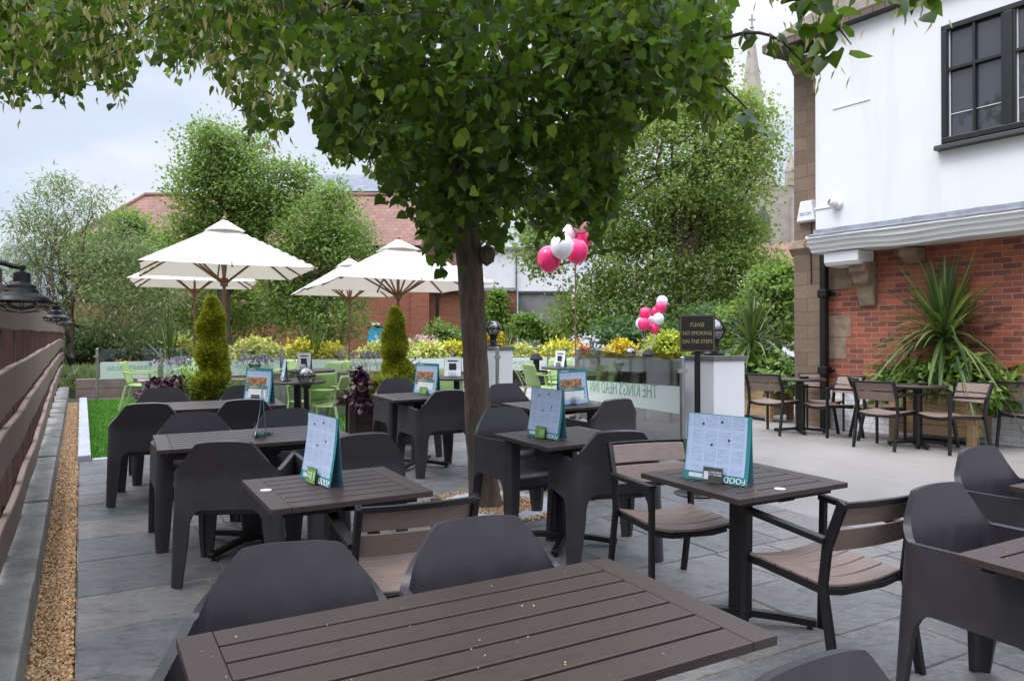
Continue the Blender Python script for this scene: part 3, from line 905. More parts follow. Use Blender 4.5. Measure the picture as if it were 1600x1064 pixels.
# cornice along the jetty: one moulded length, gently out of true as old timber is
prof = [(-0.45, 3.13), (-0.60, 3.10), (-0.61, 3.06), (-0.57, 3.05), (-0.565, 2.995), (-0.53, 2.985), (-0.515, 2.93), (-0.48, 2.90), (-0.47, 2.865), (-0.02, 2.865), (-0.02, 3.1)]
mb = MB()
n = 28
pts = []
for i in range(n + 1):
    x = xs0 - 0.06 + (W1 - xs0) * i / n
    wv = 0.012 * math.sin(x * 2.3) + 0.008 * math.sin(x * 5.1 + 1)
    for j, (y, z) in enumerate(prof):
        pts.append((x, y, z + (wv if 3 < j < 9 else wv * 0.25)))
mb.grid(pts, n + 1, len(prof))
mb.add(pts[:len(prof)], [tuple(range(len(prof)))])
obj('cornice', mb, M['white_wood'], pub, bevel=0.006, seg=1)
mb = MB()
pts = []
for i in range(41):
    x = xs0 - 0.03 + (W1 - xs0) * i / 40
    for (y, z) in ((-0.456, 3.20 + random.uniform(-.006, .006)), (-0.47, 3.145), (-0.615, 3.105), (-0.618, 3.094 + random.uniform(-.004, .004))):
        pts.append((x, y, z))
mb.grid(pts, 41, 4)
obj('lead_flashing', mb, M['lead'], pub)
# beam end under the jetty
mb = MB()
mb.prism([(-0.42, 2.864), (-0.42, 2.72), (-0.38, 2.67), (-0.02, 2.66), (-0.02, 2.864)], 0.78, 1.30, 'x')
obj('beam_end', mb, M['white_wood'], pub, bevel=0.012)
# carved stone corbel
mb = MB()
mb.prism([(0.018, 2.72), (-0.30, 2.70), (-0.30, 2.58), (-0.22, 2.53), (-0.20, 2.42), (-0.10, 2.36), (-0.07, 2.22), (-0.03, 2.10), (0.018, 2.08)], 1.08, 1.32, 'x')
obj('corbel', mb, M['stone_plain'], pub, bevel=0.02)
mb = MB()
mb.prism([(0.018, 2.84), (-0.22, 2.84), (-0.22, 2.74), (-0.05, 2.64), (0.018, 2.64)], 1.75, 2.0, 'x')
obj('corbel', mb, M['stone_plain'], pub, bevel=0.02)
# casement window, black timber
def casement(x0, x1, z0, z1, ncas, y):
    fr_ = MB()
    fr_.bx(x0, x1, y - 0.035, y + 0.10, z1 - 0.07, z1).bx(x0, x1, y - 0.035, y + 0.10, z0, z0 + 0.075)
    cw = (x1 - x0) / ncas
    for k in range(ncas + 1):
        xx = x0 + cw * k
        hw = 0.05 if 0 < k < ncas else 0.07
        xa = max(x0, xx - hw); xb = min(x1, xx + hw)
        fr_.bx(xa, xb, y - 0.0345, y + 0.0995, z0 + 0.074, z1 - 0.069)
    w = obj('window', fr_, M['black_paint'], pub, bevel=0.008)
    mb = MB()
    zt = z0 + (z1 - z0) * 0.62
    for k in range(ncas):
        a, b_ = x0 + cw * k + 0.06, x0 + cw * (k + 1) - 0.06
        xm = (a + b_) / 2
        mb.bx(xm - 0.016, xm + 0.016, y - 0.02, y + 0.05, z0 + 0.07, z1 - 0.065)
        mb.bx(a - 0.01, b_ + 0.01, y - 0.022, y + 0.049, zt - 0.02, zt + 0.02)
        for xe in (a, b_):
            mb.bx(xe - 0.018, xe + 0.018, y - 0.024, y + 0.051, z0 + 0.072, z1 - 0.067)
    obj('glazing_bar', mb, M['black_paint'], w, bevel=0.004, seg=1)
    mb = MB()
    for k in range(ncas):
        a, b_ = x0 + cw * k + 0.06, x0 + cw * (k + 1) - 0.06
        for (xa_, xb_) in ((a, (a + b_) / 2), ((a + b_) / 2, b_)):
            for (za_, zb_) in ((z0 + 0.07, zt), (zt, z1 - 0.06)):
                q = [random.uniform(-0.006, 0.006) for _ in range(3)]
                mb.add([(xa_, y + 0.030 + q[0], za_), (xb_, y + 0.030 + q[1], za_), (xb_, y + 0.030 + q[1] + q[2], zb_), (xa_, y + 0.030 + q[0] + q[2], zb_)], [(0, 1, 2, 3)])
    obj('pane', mb, M['pane'], w)
    mb = MB()
    for k in range(ncas):
        a = x0 + cw * k + 0.06
        mb.bx(a + 0.018, a + 0.034, y + 0.012, y + 0.024, z0 + 0.08, zt - 0.02); mb.bx(a + 0.018, a + 0.030, y + 0.012, y + 0.024, zt + 0.02, z1 - 0.07)
        mb.bx(a + 0.034, (x0 + cw * (k + 1)) - 0.08, y + 0.012, y + 0.024, z0 + 0.24 * (z1 - z0), z0 + 0.24 * (z1 - z0) + 0.007)  # thin white bar drawn as a reflection line across the panes
    obj('inner_frame_and_reflection', mb, M['white_wood'], w)
    mb = MB(); mb.prism([(y - 0.13, z0 - 0.085), (y + 0.05, z0 - 0.085), (y + 0.05, z0), (y - 0.02, z0), (y - 0.12, z0 - 0.03)], x0 - 0.05, x1 + 0.05, 'x')
    obj('sill', mb, M['black_paint'], w, bevel=0.006)
    # a pale curtain edge seen through the pane edge
casement(WX0, WX1, WZ0, WZ1, 3, -0.44)
# roof with eaves over both the white front and the stone end
mb = MB()
def roofpt(x, k):
    return (x, -0.85 + k * 4.0, 5.94 + k * 3.6)
rp_ = [(-0.14, -0.58, 6.08), (W1, -0.58, 6.08), (W1, 3.3, 9.6), (3.74, 3.3, 9.6), (-0.14, 7.2, 6.08)]
mb.add(rp_ + [(x, y, z - 0.11) for x, y, z in rp_], [(0, 1, 2, 3), (0, 3, 4), (5, 8, 7, 6), (5, 9, 8), (0, 5, 6, 1), (1, 6, 7, 2), (2, 7, 8, 3), (3, 8, 9, 4), (4, 9, 5, 0)])
obj('roof', mb, M['tile_brown'], pub)
mb = MB()
mb.bx(-0.13, W1, -0.57, -0.20, 5.955, 5.969)
obj('soffit', mb, M['black_paint'], pub)
mb = MB(); mb.prism([(-0.003, 5.70), (-0.03, 5.78), (-0.08, 5.86), (-0.125, 5.95), (0.34, 5.95), (0.34, 5.70)], -0.02, 6.0, 'y')
obj('stone_cove', mb, M['stone_plain'], pub, bevel=0.01)
# cable trunking strip on the render
mb = MB(); mb.bx(0.95, 1.5, -0.462, -0.449, 4.86, 4.885); obj('trunking', mb, M['white_wood'], pub)

def pub_world(x, y, z):
    return pub_mat @ Vector((x, y, z))
pub_mat = Matrix.Translation((4.35, 11.84, 0)) @ Matrix.Rotation(math.radians(-55.2), 4, 'Z')
def on_pub(name, label, cat, x, y, z, group=None):
    o = empty(name, pub_mat @ Vector((x, y, z)), math.radians(-55.2), label, cat, group)
    return o
# downpipe
t = on_pub('downpipe', 'black cast iron downpipe with collars running down beside the stone pier', 'downpipe', 0.58, -0.10, ZF)
mb = MB(); mb.bar([(0, 0, -0.02), (0, 0, 2.70)], 0.105, 0.105, (0, 1, 0)); obj('pipe', mb, M['black_iron'], t, bevel=0.02)
for zc in (0.82, 1.95):
    mb = MB(); mb.bx(-0.075, 0.075, -0.07, 0.07, zc, zc + 0.11); mb.bx(-0.13, 0.13, 0.05, 0.085, zc + 0.03, zc + 0.08)
    obj('collar', mb, M['black_iron'], t, bevel=0.012)
mb = MB(); mb.bar([(0, 0, 2.66), (0.0, 0.02, 2.80)], 0.15, 0.13, (0, 1, 0)); obj('hopper', mb, M['black_iron'], t, bevel=0.015)
# upper rainwater stub seen at the corner of the render
t = on_pub('pipe_bracket', 'small black iron pipe head at the corner of the white render', 'pipe', 0.60, -0.06, 4.62)
mb = MB(); mb.bx(-0.05, 0.05, -0.05, 0.06, -0.2, 0.16); obj('pipe', mb, M['black_iron'], t, bevel=0.01)
mb = MB(); mb.bx(-0.08, 0.08, -0.08, 0.06, 0.04, 0.12); obj('collar', mb, M['black_iron'], t, bevel=0.01)
# alarm bell box
t = on_pub('alarm_box', 'white wedge shaped alarm box with blue lettering on the stone pier', 'alarm box', 0.26, -0.004, 3.42)
mb = MB()
f = [(-0.155, 0.0), (0.155, 0.0), (0.10, 0.30), (-0.09, 0.30)]
bk = [(-0.165, -0.02), (0.165, -0.02), (0.12, 0.31), (-0.11, 0.31)]
mb.add([(x, -0.085, z) for x, z in f] + [(x, 0.0, z) for x, z in bk], [(0, 1, 2, 3), (7, 6, 5, 4), (0, 4, 5, 1), (1, 5, 6, 2), (2, 6, 7, 3), (3, 7, 4, 0)])
obj('casing', mb, M['white_plastic'], t, bevel=0.012)
text('lettering', 'SECOM', 0.066, M['text_blue'], t, (0.0, -0.0865, 0.10), sx=0.92)
mb = MB(); mb.tube([(0.05, -0.012, -0.02), (0.05, -0.012, -0.22), (-0.03, -0.09, -0.36), (0.04, -0.012, -0.46), (0.05, -0.012, -0.95)], 0.008, 6)
obj('cable', mb, M['black_iron'], t)
# dome camera
t = on_pub('security_camera', 'small white dome security camera on the white rendered wall', 'camera', 1.02, -0.452, 3.52)
mb = MB()
mb.lathe([(0.0, 0.0), (0.075, 0.0), (0.08, 0.03), (0.055, 0.05), (0.0, 0.052)], M_=Matrix.Rotation(math.pi / 2, 4, 'X'))
obj('base', mb, M['white_plastic'], t, smooth=True)
mb = MB(); mb.lathe([(0.0, 0.0), (0.045, 0.0), (0.062, 0.05), (0.055, 0.10), (0.0, 0.105)], (0, 0, 0), M_=Matrix.Translation((0, -0.04, 0)) @ Matrix.Rotation(math.radians(68), 4, 'X') @ Matrix.Rotation(math.radians(-28), 4, 'Y'))
obj('camera_head', mb, M['white_plastic'], t, smooth=True)
mb = MB(); mb.lathe([(0.0, 0.107), (0.034, 0.107), (0.036, 0.100)], (0, 0, 0), M_=Matrix.Translation((0, -0.04, 0)) @ Matrix.Rotation(math.radians(68), 4, 'X') @ Matrix.Rotation(math.radians(-28), 4, 'Y'))
obj('lens', mb, M['pane'], t)
mb = MB(); mb.bx(-0.36, -0.06, -0.012, 0.0, -0.03, -0.005); obj('conduit', mb, M['white_plastic'], t)

# ------------------------------------------------------------------ fence on its concrete plinth
mb = MB()
vv = -1.5
k = 0
while vv < 21.9:
    v1 = min(vv + 2.03, 22.2)
    h0 = 0.20 + 0.012 * (k % 3)
    c = [(-0.85, vv), (-0.205, vv), (-0.205, v1 - 0.012), (-0.85, v1 - 0.012)]
    P_ = [UV(*q) for q in c]
    zt = G(*UV(-0.5, (vv + v1) / 2)) + h0
    mb.add([(p.x, p.y, G(p.x, p.y) - 0.1) for p in P_] + [(p.x, p.y, G(p.x, p.y) + h0) for p in P_],
           [(3, 2, 1, 0), (4, 5, 6, 7), (0, 1, 5, 4), (1, 2, 6, 5), (2, 3, 7, 6), (3, 0, 4, 7)])
    vv = v1; k += 1
tag(obj('concrete_plinth', mb, M['concrete'], bevel=0.012), 'long weathered concrete plinth carrying the brown fence', 'plinth')

fence = empty('timber_fence', (0, 0, 0), 0, 'brown stained timber fence with four wavy horizontal boards on a concrete plinth', 'fence')
def lerp_t(tab, x):
    if x <= tab[0][0]: return tab[0][1]
    for (a, za), (b_, zb) in zip(tab, tab[1:]):
        if x <= b_: return za + (zb - za) * (x - a) / (b_ - a)
    return tab[-1][1]
rails = [([(2, 1.775), (3.2, 1.82), (4.8, 1.90), (15, 1.955)], [(2, 1.60), (4.8, 1.635), (10, 1.72), (15, 1.80)]),
         ([(2, 1.38), (4.8, 1.42), (8, 1.50), (15, 1.67)], [(2, 1.14), (4.8, 1.18), (8, 1.28), (15, 1.50)]),
         ([(2, 1.04), (4.5, 1.08), (7, 1.16), (11, 1.28), (15, 1.38)], [(2, 0.83), (4.5, 0.87), (7, 0.96), (11, 1.10), (15, 1.22)]),
         ([(2, 0.56), (4.5, 0.60), (7, 0.68), (11, 0.95), (15, 1.10)], [(2, 0.36), (4.5, 0.40), (7, 0.50), (11, 0.77), (15, 0.93)])]
v_of = lambda Y: Y / 0.872 * 0.93
for ri, (tt, tb) in enumerate(rails):
    mb = MB()
    vs_ = fr(0.5, 22.0, 0.23)
    pts = []
    for q in vs_:
        for (uo, top) in ((-0.345, 0), (-0.345, 1), (-0.385, 1), (-0.385, 0)):
            p = UV(uo + 0.004 * math.sin(q * 3 + ri), q)
            z = lerp_t(tt, p.y) if top else lerp_t(tb, p.y)
            z += 0.004 * math.sin(q * 2.1 + ri * 1.7)
            pts.append((p.x, p.y, z))
    n = len(vs_)
    fs = []
    for i in range(n - 1):
        for j in range(4):
            fs.append((i * 4 + j, i * 4 + (j + 1) % 4, i * 4 + 4 + (j + 1) % 4, i * 4 + 4 + j))
    fs += [(0, 1, 2, 3), (4 * n - 1, 4 * n - 2, 4 * n - 3, 4 * n - 4)]
    mb.add(pts, fs)
    o = obj('board', mb, M['fence'], fence, bevel=0.006, seg=1)
vv = 1.05
k = 0
while vv < 22.0:
    for (du, w, d) in ((-0.50, 0.16, 0.16),):
        mb = MB()
        p = UV(du, vv)
        z1 = lerp_t(rails[0][0], p.y) + (0.10 if k % 2 == 0 else -0.03)
        mb.bar([(p.x, p.y, G(p.x, p.y) + 0.19), (p.x, p.y, z1)], 0.22, 0.13, (A.x, A.y, 0))
        obj('post', mb, M['fence_post'], fence, bevel=0.006, seg=1)
    vv += 1.02; k += 1
# small iron shoes at the feet of the posts
vv = 1.05
while vv < 22.0:
    p = UV(-0.50, vv)
    mb = MB(); mb.bar([(p.x, p.y, G(p.x, p.y) + 0.195), (p.x, p.y, G(p.x, p.y) + 0.30)], 0.245, 0.15, (A.x, A.y, 0))
    obj('post_shoe', mb, M['black_iron'], fence)
    vv += 1.02

# fence lamps
def make_lamp():
    r = empty('fence_lamp', (0, 0, 0), 0, 'x', 'wall lamp')
    # local: +X leans out over the patio from the fence face, rim centre at origin
    mb = MB()
    mb.lathe([(0.022, 0.185), (0.05, 0.175), (0.052, 0.115), (0.062, 0.105), (0.085, 0.092), (0.088, 0.070), (0.098, 0.064), (0.104, 0.045), (0.160, 0.014), (0.172, -0.004), (0.176, -0.012), (0.168, -0.012), (0.10, 0.035), (0.03, 0.05)], seg=32)
    o_ = obj('shade', mb, M['black_iron'], r, smooth=True); o_.data.set_sharp_from_angle(angle=math.radians(24))
    mb = MB()
    mb.tube([(0, 0, 0.17), (0, 0, 0.21), (-0.05, 0, 0.218), (-0.10, 0, 0.235), (-0.20, 0, 0.245), (-0.30, 0, 0.215), (-0.36, 0, 0.14), (-0.37, 0, 0.0)], 0.017, 10)
    mb.lathe([(0.0, 0.0), (0.022, 0.004), (0.022, 0.03), (0.0, 0.034)], (0, 0, 0.195), 12)
    obj('arm', mb, M['black_iron'], r, smooth=False, bevel=0.003, seg=1)
    mb = MB()
    for k in range(8):
        a = math.pi * k / 4
        mb.tube([(0.165 * math.cos(a), 0.165 * math.sin(a), -0.008), (0.155 * math.cos(a), 0.155 * math.sin(a), -0.045), (0.10 * math.cos(a), 0.10 * math.sin(a), -0.078), (0.0, 0.0, -0.088)], 0.003, 5)
    for rr, z in ((0.168, -0.012), (0.157, -0.044)):
        mb.tube([(rr * math.cos(2 * math.pi * j / 28), rr * math.sin(2 * math.pi * j / 28), z) for j in range(29)], 0.0036, 5)
    obj('guard', mb, M['black_iron'], r)
    mb = MB(); mb.lathe([(0.085, 0.03), (0.092, -0.02), (0.075, -0.055), (0.035, -0.07), (0.0, -0.073)], seg=24)
    obj('glass_bowl', mb, M['glass'], r, smooth=True)
    return r
lamp0 = make_lamp()
LAMPS = [(34, 468, 2.85, 'nearest and largest black fence lamp, with wire guard and curved arm'),
         (88, 496.5, 6.35, 'black fence lamp second along the fence, half behind the nearest lamp'),
         (101, 504.5, 9.2, 'smallest black fence lamp, furthest along the brown fence')]
for i, (px, py, Y, lb) in enumerate(LAMPS):
    l_ = lamp0 if i == 0 else dup(lamp0)
    l_['label'] = lb; l_['group'] = 'lamps along the fence'
    p = at(px, py, Y)
    l_.location = p
    l_.scale = (0.56, 0.56, 0.56)
    l_.rotation_euler = (0, 0, math.atan2(B.y, B.x))

# black bollard at the fence end
t = empty('bollard', gp(111, 612), 0, 'plain black bollard at the far end of the fence', 'bollard')
mb = MB(); mb.lathe([(0.07, 0), (0.07, 0.78), (0.0, 0.80)], seg=16); obj('post', mb, M['black_iron'], t, smooth=False)
mb = MB(); mb.lathe([(0.085, 0.66), (0.09, 0.72), (0.085, 0.78), (0.03, 0.83), (0, 0.84)], seg=16); obj('cap', mb, M['black_iron'], t, smooth=True)

# ------------------------------------------------------------------ far buildings
bk = empty('brick_hall', (0, 0, 0), 0, 'long orange brick hall with a hipped red tile roof behind the trees', 'building')
YB = 30.0
X = lambda px, Y: (px - 800) / FPX * Y
Z = lambda py, Y: CAM_H + (HORIZON - py) / FPX * Y
xl, xr = X(110, YB), X(655, YB)
ze, zr = Z(384, YB), Z(305, YB + 3.4)
mb = MB(); mb.bx(xl, xr, YB, YB + 8.0, 0.2, ze); obj('wall', mb, M['brick_far'], bk)
xrl = X(226, YB + 3.4)
mb = MB()
mb.add([(xl - 0.3, YB - 0.35, ze - 0.05), (xr + 0.1, YB - 0.35, ze - 0.05), (xr + 0.1, YB + 3.4, zr), (xrl, YB + 3.4, zr), (xl - 0.3, YB + 7.2, ze), (xr + 0.1, YB + 7.2, ze)],
       [(0, 1, 2, 3), (0, 3, 4), (3, 2, 5, 4), (1, 5, 2), (0, 4, 5, 1)])
rf = obj('roof', mb, M['tile_red'], bk)
mb = MB(); mb.tube([(xrl, YB + 3.4, zr), (xr + 0.1, YB + 3.4, zr)], 0.12, 8); mb.tube([(xrl, YB + 3.4, zr), (xl - 0.3, YB - 0.35, ze)], 0.1, 8)
obj('ridge_tile', mb, M['tile_red'], rf)
mb = MB(); mb.bx(xl - 0.3, xr + 0.1, YB - 0.46, YB - 0.33, ze - 0.16, ze - 0.04); obj('gutter', mb, M['black_iron'], bk)
# lower brick range with coping, door, light and pipe
xq = X(805, YB + 0.3)
zc = Z(455, YB)
mb = MB(); mb.bx(xr + 0.003, xq, YB + 0.1, YB + 3.0, 0.2, zc); mb.bx(xq - 0.75, xq + 0.02, YB - 0.12, YB + 0.3, 0.2, zc - 0.003)
mb.bx(X(655, YB) - 0.3, X(655, YB) + 0.4, YB - 0.15, YB + 0.3, 0.2, zc - 0.003)
obj('lower_wall', mb, M['brick_far'], bk)
mb = MB(); mb.bx(xr + 0.42, xq + 0.08, YB - 0.18, YB + 3.05, zc, zc + 0.12); obj('coping', mb, M['grey_render'], bk)
mb = MB(); mb.bx(X(684, YB) - 0.06, X(684, YB) + 0.06, YB - 0.28, YB - 0.16, 0.3, zc + 0.9); obj('drainpipe', mb, M['black_iron'], bk)
mb = MB(); mb.bx(X(575, YB), X(601, YB), YB - 0.04, YB + 0.02, 0.35, Z(512, YB)); dr = obj('door', mb, M['blue_door'], bk, bevel=0.01)
mb = MB(); mb.bx(X(574, YB), X(602, YB), YB - 0.05, YB - 0.0, Z(512, YB), Z(510.5, YB)); obj('door_head', mb, M['black_iron'], dr)
mb = MB(); mb.bx(X(586, YB), X(590, YB), YB - 0.05, YB - 0.041, Z(527, YB), Z(524, YB)); obj('door_notice', mb, M['white_plastic'], dr)
mb = MB(); mb.bx(X(582, YB), X(594, YB), YB - 0.14, YB, Z(508.5, YB), Z(505, YB)); obj('bulkhead_light', mb, M['white_plastic'], bk, bevel=0.01)
# tile hung gable seen between umbrella and trunk
mb = MB()
mb.add([(X(640, YB), YB + 2.0, zc), (X(704, YB), YB + 2.0, zc), (X(704, YB), YB + 2.0, Z(350, YB)), (X(672, YB), YB + 2.0, Z(300, YB)), (X(640, YB), YB + 2.0, Z(350, YB)),
        (X(640, YB), YB + 6.0, zc), (X(704, YB), YB + 6.0, zc), (X(704, YB), YB + 6.0, Z(350, YB)), (X(672, YB), YB + 6.0, Z(300, YB)), (X(640, YB), YB + 6.0, Z(350, YB))],
       [(0, 1, 2, 3, 4), (9, 8, 7, 6, 5), (1, 6, 7, 2), (2, 7, 8, 3), (3, 8, 9, 4), (4, 9, 5, 0)])
obj('gable', mb, M['tile_red'], bk)

t = empty('slate_roofed_house', (0, 0, 0), 0, 'grey slate roof showing above the red tiled ridge', 'building')
Y_ = 44.0
mb = MB(); mb.bx(X(452, Y_), X(720, Y_), Y_ + 1, Y_ + 6, 0.3, Z(301, Y_)); obj('wall', mb, M['brick_far'], t)
mb = MB()
mb.add([(X(452, Y_), Y_, Z(300, Y_)), (X(722, Y_), Y_, Z(300, Y_)), (X(722, Y_), Y_ + 4, Z(273, Y_ + 4)), (X(468, Y_), Y_ + 4, Z(273, Y_ + 4)), (X(452, Y_), Y_ + 8, Z(300, Y_)), (X(722, Y_), Y_ + 8, Z(300, Y_))],
       [(0, 1, 2, 3), (3, 2, 5, 4), (0, 3, 4), (1, 5, 2), (0, 4, 5, 1)])
obj('roof', mb, M['slate'], t)
mb = MB(); mb.bx(X(452, Y_) - .1, X(722, Y_) + .1, Y_ - 0.15, Y_, Z(300, Y_) - 0.15, Z(300, Y_) + 0.02); obj('gutter', mb, M['black_iron'], t)
t = empty('grey_house', (0, 0, 0), 0, 'pale grey roofed house glimpsed behind the willow', 'building')
Y_ = 46.0
mb = MB(); mb.bx(X(-60, Y_), X(150, Y_), Y_ + 0.5, Y_ + 8, 0.2, Z(470, Y_)); obj('wall', mb, M['grey_render'], t)
mb = MB()
mb.add([(X(-66, Y_), Y_, Z(472, Y_)), (X(156, Y_), Y_, Z(472, Y_)), (X(152, Y_), Y_ + 4.4, Z(384, Y_ + 4.4)), (X(-62, Y_), Y_ + 4.4, Z(384, Y_ + 4.4)), (X(-66, Y_), Y_ + 9, Z(472, Y_)), (X(156, Y_), Y_ + 9, Z(472, Y_))],
       [(0, 1, 2, 3), (3, 2, 5, 4), (0, 3, 4), (1, 5, 2), (0, 4, 5, 1)])
obj('roof', mb, M['slate'], t)
t = empty('white_hall', (0, 0, 0), 0, 'plain white rendered hall standing behind the grey yard wall', 'building')
Y_ = 40.0
mb = MB(); mb.bx(X(735, Y_), X(893, Y_), Y_, Y_ + 8, 0.2, Z(391, Y_)); obj('wall', mb, M['white_paint'], t)
mb = MB(); mb.add([(X(733, Y_), Y_ - 0.2, Z(391, Y_)), (X(895, Y_), Y_ - 0.2, Z(391, Y_)), (X(895, Y_), Y_ + 8.2, Z(391, Y_) + 0.5), (X(733, Y_), Y_ + 8.2, Z(391, Y_) + 0.5), (X(733, Y_), Y_ - 0.2, Z(391, Y_) + .14), (X(895, Y_), Y_ - 0.2, Z(391, Y_) + .14), (X(895, Y_), Y_ + 8.2, Z(391, Y_) + 0.64), (X(733, Y_), Y_ + 8.2, Z(391, Y_) + 0.64)],
                  [(3, 2, 1, 0), (4, 5, 6, 7), (0, 1, 5, 4), (1, 2, 6, 5), (2, 3, 7, 6), (3, 0, 4, 7)]); obj('roof', mb, M['slate'], t)
mb = MB(); mb.bx(X(806, Y_), X(807.5, Y_), Y_ - 0.1, Y_, 0.3, Z(391, Y_)); obj('drainpipe', mb, M['black_iron'], t)
t = empty('yard_wall', (0, 0, 0), 0, 'tall stained grey rendered yard wall beside the brick hall', 'wall')
Y_ = 30.6
mb = MB(); mb.bx(X(805, Y_) + 0.12, X(893, Y_), Y_, Y_ + 0.4, 0.2, Z(458, Y_)); obj('wall', mb, M['grey_render'], t)
mb = MB(); mb.bx(X(805, Y_) + 0.12, X(893, Y_) + 0.05, Y_ - 0.08, Y_ + 0.48, Z(458, Y_), Z(455, Y_)); obj('coping', mb, M['cap_stone'], t)

# church
YC = 95.0
ch = empty('church', (0, 0, 0), 0, 'pale stone church tower and tall thin spire rising behind the right hand tree', 'church')
cx = X(1176, YC)
mb = MB(); hw = 3.9
mb.bx(cx - hw, cx + hw, YC - hw, YC + hw, 0.2, Z(300, YC))
for sx in (-1, 1):
    mb.bx(cx + sx * hw - 0.6, cx + sx * hw + 0.6, YC - hw - 0.5, YC - hw + 0.6, 0.2, Z(318, YC))
tw = obj('tower', mb, M['church_stone'], ch)
mb = MB()
mb.prism([(cx - 0.9, Z(420, YC)), (cx + 0.9, Z(420, YC)), (cx + 0.9, Z(350, YC)), (cx + 0.45, Z(338, YC)), (cx, Z(332, YC)), (cx - 0.45, Z(338, YC)), (cx - 0.9, Z(350, YC))], YC - hw - 0.04, YC - hw + 0.02, 'y')
obj('belfry_opening', mb, M['cap_stone'], tw)
mb = MB(); mb.lathe([(3.3, Z(302, YC)), (2.75, Z(275, YC)), (1.17, Z(135, YC)), (0.45, Z(68, YC)), (0.12, Z(40, YC)), (0.0, Z(36, YC))], (cx, YC, 0), 8)
sp = obj('spire', mb, M['church_stone'], ch)
mb = MB(); mb.bx(cx - 0.09, cx + 0.09, YC - 0.09, YC + 0.09, Z(40, YC), Z(22, YC)); mb.bx(cx - 0.4, cx + 0.4, YC - 0.088, YC + 0.088, Z(31, YC), Z(29, YC)); mb.lathe([(0.0, -0.3), (0.28, 0), (0.0, 0.3)], (cx, YC, Z(42, YC)), 8)
obj('finial', mb, M['church_stone'], sp)
for sx in (-1, 1):
    for sy in (-1, 1):
        mb = MB(); mb.bx(cx + sx * 3.5 - 0.55, cx + sx * 3.5 + 0.55, YC + sy * 3.5 - 0.55, YC + sy * 3.5 + 0.55, Z(300, YC), Z(278, YC))
        mb.lathe([(0.75, 0.0), (0.05, 2.6), (0, 2.7)], (cx + sx * 3.5, YC + sy * 3.5, Z(278, YC)), 4)
        obj('pinnacle', mb, M['church_stone'], tw)
mb = MB()
mb.bx(X(1080, YC), cx - hw - 0.7, YC, YC + 9, 0.2, Z(345, YC))
mb.prism([(X(1080, YC), Z(345, YC)), (cx - hw - 0.7, Z(345, YC)), (cx - hw - 0.7, Z(322, YC)), (X(1080, YC), Z(322, YC))], YC + 2, YC + 7, 'y')
obj('nave', mb, M['church_stone'], ch)
# white house by the church
t = empty('white_house', (0, 0, 0), 0, 'small white gabled house with a red tile roof beside the stone pier', 'house')
Y_ = 46.0
mb = MB(); mb.bx(X(1196, Y_), X(1300, Y_), Y_, Y_ + 6, 0.2, Z(412, Y_)); obj('wall', mb, M['white_paint'], t)
mb = MB(); mb.add([(X(1192, Y_), Y_ - 0.4, Z(416, Y_)), (X(1304, Y_), Y_ - 0.4, Z(416, Y_)), (X(1304, Y_), Y_ + 3, Z(380, Y_ + 3)), (X(1205, Y_), Y_ + 3, Z(380, Y_ + 3)), (X(1192, Y_), Y_ + 6.4, Z(416, Y_)), (X(1304, Y_), Y_ + 6.4, Z(416, Y_))],
                  [(0, 1, 2, 3), (3, 2, 5, 4), (0, 3, 4), (1, 5, 2), (0, 4, 5, 1)]); obj('roof', mb, M['tile_red'], t)
mb = MB(); mb.bx(X(1215, Y_), X(1232, Y_), Y_ - 0.05, Y_ + 0.03, Z(470, Y_), Z(440, Y_)); wd = obj('window', mb, M['white_wood'], t)
mb = MB(); mb.bx(X(1217, Y_), X(1230, Y_), Y_ - 0.07, Y_ - 0.049, Z(468, Y_), Z(442, Y_)); obj('pane', mb, M['pane'], wd)

